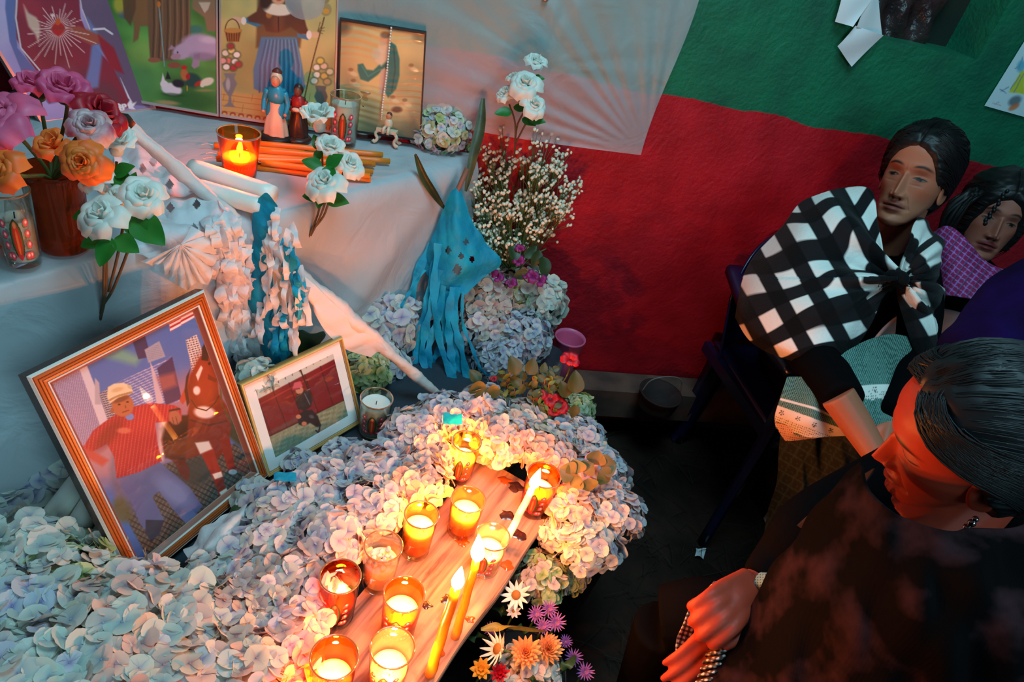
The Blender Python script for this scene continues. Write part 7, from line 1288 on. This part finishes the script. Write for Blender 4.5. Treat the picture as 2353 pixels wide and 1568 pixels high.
rows = [[(2440, 560, 1.24), (2370, 588, 1.27), (2315, 615, 1.30), (2270, 645, 1.32), (2245, 665, 1.36)], [(2440, 640, 1.20), (2375, 660, 1.22), (2310, 680, 1.25), (2245, 710, 1.29), (2200, 730, 1.34)], [(2440, 740, 1.18), (2370, 750, 1.19), (2280, 760, 1.22), (2200, 770, 1.28), (2155, 780, 1.36)], [(2440, 850, 1.18), (2370, 860, 1.18), (2270, 870, 1.20), (2190, 880, 1.26), (2150, 880, 1.34)], [(2440, 980, 1.2), (2370, 990, 1.2), (2270, 1000, 1.22), (2200, 1000, 1.28), (2160, 1000, 1.36)]]
o = shawl('shawl', rows, 50, 50, None, .006, m=MPU, parent=th3, seed=4)
MWC = mat('white_plastic', (222, 222, 224), .35)
t = chair((1.155, 1.42), (.25, -.97), MWC, 'white plastic chair between the girl and the purple shawl', name='plastic_chair')
# --- foreground woman leaning over the candles
sk2 = (176, 62, 42)
hwr = B(1742, 1338, 1.10)
parts = [limb([(.80, .70, .42), (.78, .70, .62), (.73, .72, .80), (.69, .735, .92)], [.16, .15, .14, .055], 18), ball((.735, .71, .84), (.10, .20, .11), 20, 12),
         limb([(.70, .92, .84), B(1870, 1200, 1.10), B(1800, 1275, 1.12)], [.056, .05, .042]), limb([B(1800, 1275, 1.12), B(1765, 1312, 1.11), hwr], [.042, .036, .030]),
         limb([(.72, .55, .84), (.62, .50, .68), (.52, .56, .62)], [.056, .05, .042]), limb([(.52, .56, .62), B(1745, 1470, 1.07), B(1690, 1440, 1.10)], [.04, .034, .028]),
         limb([(.76, .80, .46), (.50, .80, .50), (.40, .80, .46)], [.09, .075, .062]), limb([(.76, .62, .46), (.50, .62, .50), (.40, .62, .46)], [.09, .075, .062]), limb([(.41, .80, .44), (.44, .8, .1)], [.058, .04]), limb([(.41, .62, .44), (.44, .62, .1)], [.058, .04])]
w2 = B(1686, 1432, 1.085)
skp = [limb([B(1765, 1312, 1.115), hwr, B(1712, 1352, 1.09)], [.026, .025, .024]), hand(B(1722, 1346, 1.08), B(1655, 1405, 1.04)-B(1722, 1346, 1.08), -FW-.5*CD, 1, 1.55, 1.05), ball(B(1682, 1385, 1.065), (.034, .030, .048), 18, 12, ax=B(1655, 1425, 1.04)-B(1722, 1346, 1.08)), hand(w2, B(1585, 1535, 1.075)-w2, -FW-.2*CR, 1, .3, .95)]
th4, M4, T4 = person('foreground woman in a dark lace shawl leaning over the candles, face lit red', (-0.193, -0.501, 1.394), (.596, .726, 1.068), 1, sk2, (150, 50, 44), parts, (.75, .7, .02), age=1., skinparts=skp)
hv, hf = hairshell(.010, [(0, .096), (.4, .098), (.8, .096), (1.05, .084), (1.3, .056), (1.48, .015), (1.62, -.03), (2.0, -.075), (3.15, -.09)], vol=.012); obj('hair', (hv@M4.T+T4, hf), MHAIR2, th4)
sv_, sf_ = strands(700, [(0, .096), (.4, .098), (.8, .096), (1.05, .084), (1.3, .056), (1.48, .015)], th=.0128, vol=.012, seed=5); obj('hair_strands', (sv_@M4.T+T4, sf_), MHAIR2, th4, kind='stuff')
sv_, sf_ = combed(hv, 1100, (0, -.115, -.03), 12, zmin=-.01); obj('combed_hair', (sv_@M4.T+T4, sf_), MHAIR2, th4, kind='stuff')
obj('hair_bun', ball(T4+M4@np.array([0, -.115, -.03]), (.045, .045, .05), 18, 12), MHAIR2, th4)
e = T4+M4@np.array([-.080, -.002, -.057]); obj('earring', join(ball(e, .004, 10, 8), ball(e-[0, 0, .008], (.005, .005, .006), 8, 6), ball(e-[0, 0, .017], (.006, .006, .004), 6, 5)), mat('silver_earring', (210, 190, 190), .15, metal=1), th4)
def lacemat():
    q = NT('dark_lace_shawl'); tc = q.n('ShaderNodeTexCoord'); n1 = q.n('ShaderNodeTexNoise', i_Scale=13., i_Detail=4.); q.l(tc.outputs['Object'], n1.inputs[0]); v = q.n('ShaderNodeTexVoronoi', i_Scale=24., feature='DISTANCE_TO_EDGE'); q.l(tc.outputs['Object'], v.inputs[0])
    r = q.n('ShaderNodeValToRGB'); r.color_ramp.elements[0].position = .5; r.color_ramp.elements[0].color = rgba((8, 5, 6)); r.color_ramp.elements[1].position = .72; r.color_ramp.elements[1].color = rgba((60, 36, 40)); q.l(n1.outputs['Fac'], r.inputs[0]); q.l(r.outputs[0], q.b.inputs['Base Color']); q.b.inputs['Roughness'].default_value = .85; q.b.inputs['Specular IOR Level'].default_value = .05
    w_ = q.n('ShaderNodeTexWave', i_Scale=120.); q.l(tc.outputs['Object'], w_.inputs[0]); bp = q.n('ShaderNodeBump', i_Strength=.12, i_Distance=.001); q.l(w_.outputs['Fac'], bp.inputs['Height']); q.l(bp.outputs[0], q.b.inputs['Normal']); return q.m
rows = [[(1985, 1062, .915), (2015, 1140, .86), (2090, 1195, .82), (2230, 1222, .79), (2440, 1190, .80)], [(1905, 1130, .96), (1960, 1215, .89), (2070, 1290, .81), (2220, 1330, .75), (2440, 1330, .73)], [(1850, 1215, 1.0), (1890, 1310, .92), (2000, 1410, .83), (2180, 1470, .75), (2440, 1500, .71)], [(1745, 1350, 1.045), (1790, 1420, .97), (1920, 1520, .87), (2120, 1600, .78), (2440, 1650, .71)], [(1700, 1440, 1.05), (1725, 1510, .99), (1850, 1620, .9), (2080, 1720, .8), (2440, 1800, .72)], [(1600, 1575, 1.05), (1650, 1640, 1.0), (1800, 1740, .92), (2040, 1850, .82), (2440, 1950, .74)]]
R3 = [[B(*p) for p in r] for r in rows]; G = patch(R3, 130, 110); PX = proj(G); f_ = .007*np.sin((PX[..., 0]-.55*PX[..., 1])*.035+1.4*np.sin(PX[..., 1]*.008))+.004*np.sin(PX[..., 0]*.05+PX[..., 1]*.016); G = G-FW*f_[..., None]
obj('lace_shawl', sheet(G, .003), lacemat(), th4)
rows = [[(2010, 1075, .95), (1960, 1105, .99), (1915, 1135, 1.02)], [(1975, 1130, .97), (1900, 1165, 1.01), (1850, 1190, 1.05)], [(1920, 1220, 1.02), (1860, 1225, 1.05), (1800, 1240, 1.09)], [(1850, 1300, 1.06), (1790, 1290, 1.08), (1750, 1300, 1.12)]]
obj('shawl_collar', sheet(patch([[B(*p) for p in r] for r in rows], 40, 50), .003), mat('dark_wine_knit', (36, 18, 24), .9, bump=(90, .5)), th4)
def ging(P): P.C[:] = (228, 200, 192); s = P.P@np.array([.95, .3]); v = P.P@np.array([-.3, .95]); a = (s/11 % 1 < .5); b_ = (v/11 % 1 < .5); P.C[a] *= .38; P.C[b_] *= .38
GM = vcmat('gingham_cloth', .85)
painted('gingham_apron', [[(1640, 1335, 1.13), (1690, 1340, 1.13), (1740, 1360, 1.13)], [(1590, 1390, 1.12), (1640, 1400, 1.125), (1720, 1430, 1.12)], [(1562, 1450, 1.115), (1620, 1470, 1.12), (1710, 1490, 1.10)], [(1552, 1510, 1.10), (1620, 1530, 1.115), (1700, 1550, 1.08)], [(1552, 1600, 1.09), (1620, 1610, 1.10), (1690, 1620, 1.07)]], 110, 140, GM, th4, ging, (228, 200, 192), .004, dirn=(.02, .08), thick=.002)
for i, y in enumerate(range(1478, 1560, 16)): painted('apron_ruffle', [[(1628-i*6, y+8, 1.05), (1660-i*6, y-2, 1.035), (1690-i*7, y-10, 1.04)], [(1626-i*6, y+14, 1.05), (1660-i*6, y+6, 1.025), (1692-i*7, y-2, 1.04)], [(1628-i*6, y+18, 1.06), (1660-i*6, y+12, 1.045), (1690-i*7, y+5, 1.05)]], 30, 12, GM, th4, ging, (228, 200, 192), .0)
def cuffp(P):
    P.C[:] = (150, 168, 156); s = P.P[:, 0]; v = P.P[:, 1]; P.C[(s/6 % 1 < .4) & (v/6 % 1 < .4)] = (30, 44, 42); d = np.hypot(s-1764, v-1342); P.C[(d > 8) & (d < 12)] = (36, 60, 56); P.C[d < 4] = (30, 70, 66)
painted('crochet_cuff', [[(1730, 1372, 1.085), (1732, 1340, 1.07), (1742, 1318, 1.08), (1760, 1312, 1.09)], [(1750, 1370, 1.07), (1752, 1345, 1.055), (1762, 1322, 1.065), (1778, 1316, 1.08)], [(1768, 1362, 1.07), (1774, 1340, 1.055), (1782, 1326, 1.065), (1790, 1322, 1.08)]], 60, 50, AP, th4, cuffp, (150, 168, 156), .002)
painted('striped_ruffle', [[(1852, 1260, 1.02), (1862, 1238, 1.01), (1890, 1214, 1.01), (1930, 1205, 1.0)], [(1850, 1275, 1.01), (1872, 1250, .99), (1900, 1228, .985), (1928, 1212, .99)], [(1862, 1278, 1.0), (1884, 1262, .98), (1905, 1242, .98), (1925, 1218, .985)]], 40, 24, GM, th4, ging, (228, 200, 192), .002)
painted('striped_ruffle', [[(1800, 1325, 1.04), (1815, 1305, 1.03), (1845, 1290, 1.02)], [(1802, 1340, 1.03), (1822, 1322, 1.01), (1848, 1302, 1.01)], [(1775, 1362, 1.03), (1815, 1345, 1.01), (1835, 1322, 1.01)]], 40, 24, GM, th4, ging, (228, 200, 192), .002)
# stool beneath her
t = thing('low_stool', 'low dark wooden stool under the foreground woman', 'stool', (.8, .7, 0)); obj('stool_seat', box((.8, .7, .29), (.34, .34, .03)), MWOOD, t, smooth=False)
for sx in (-.13, .13):
    for sy in (-.13, .13): obj('leg', box((.8+sx, .7+sy, .14), (.035, .035, .28)), MWOOD, t, smooth=False)
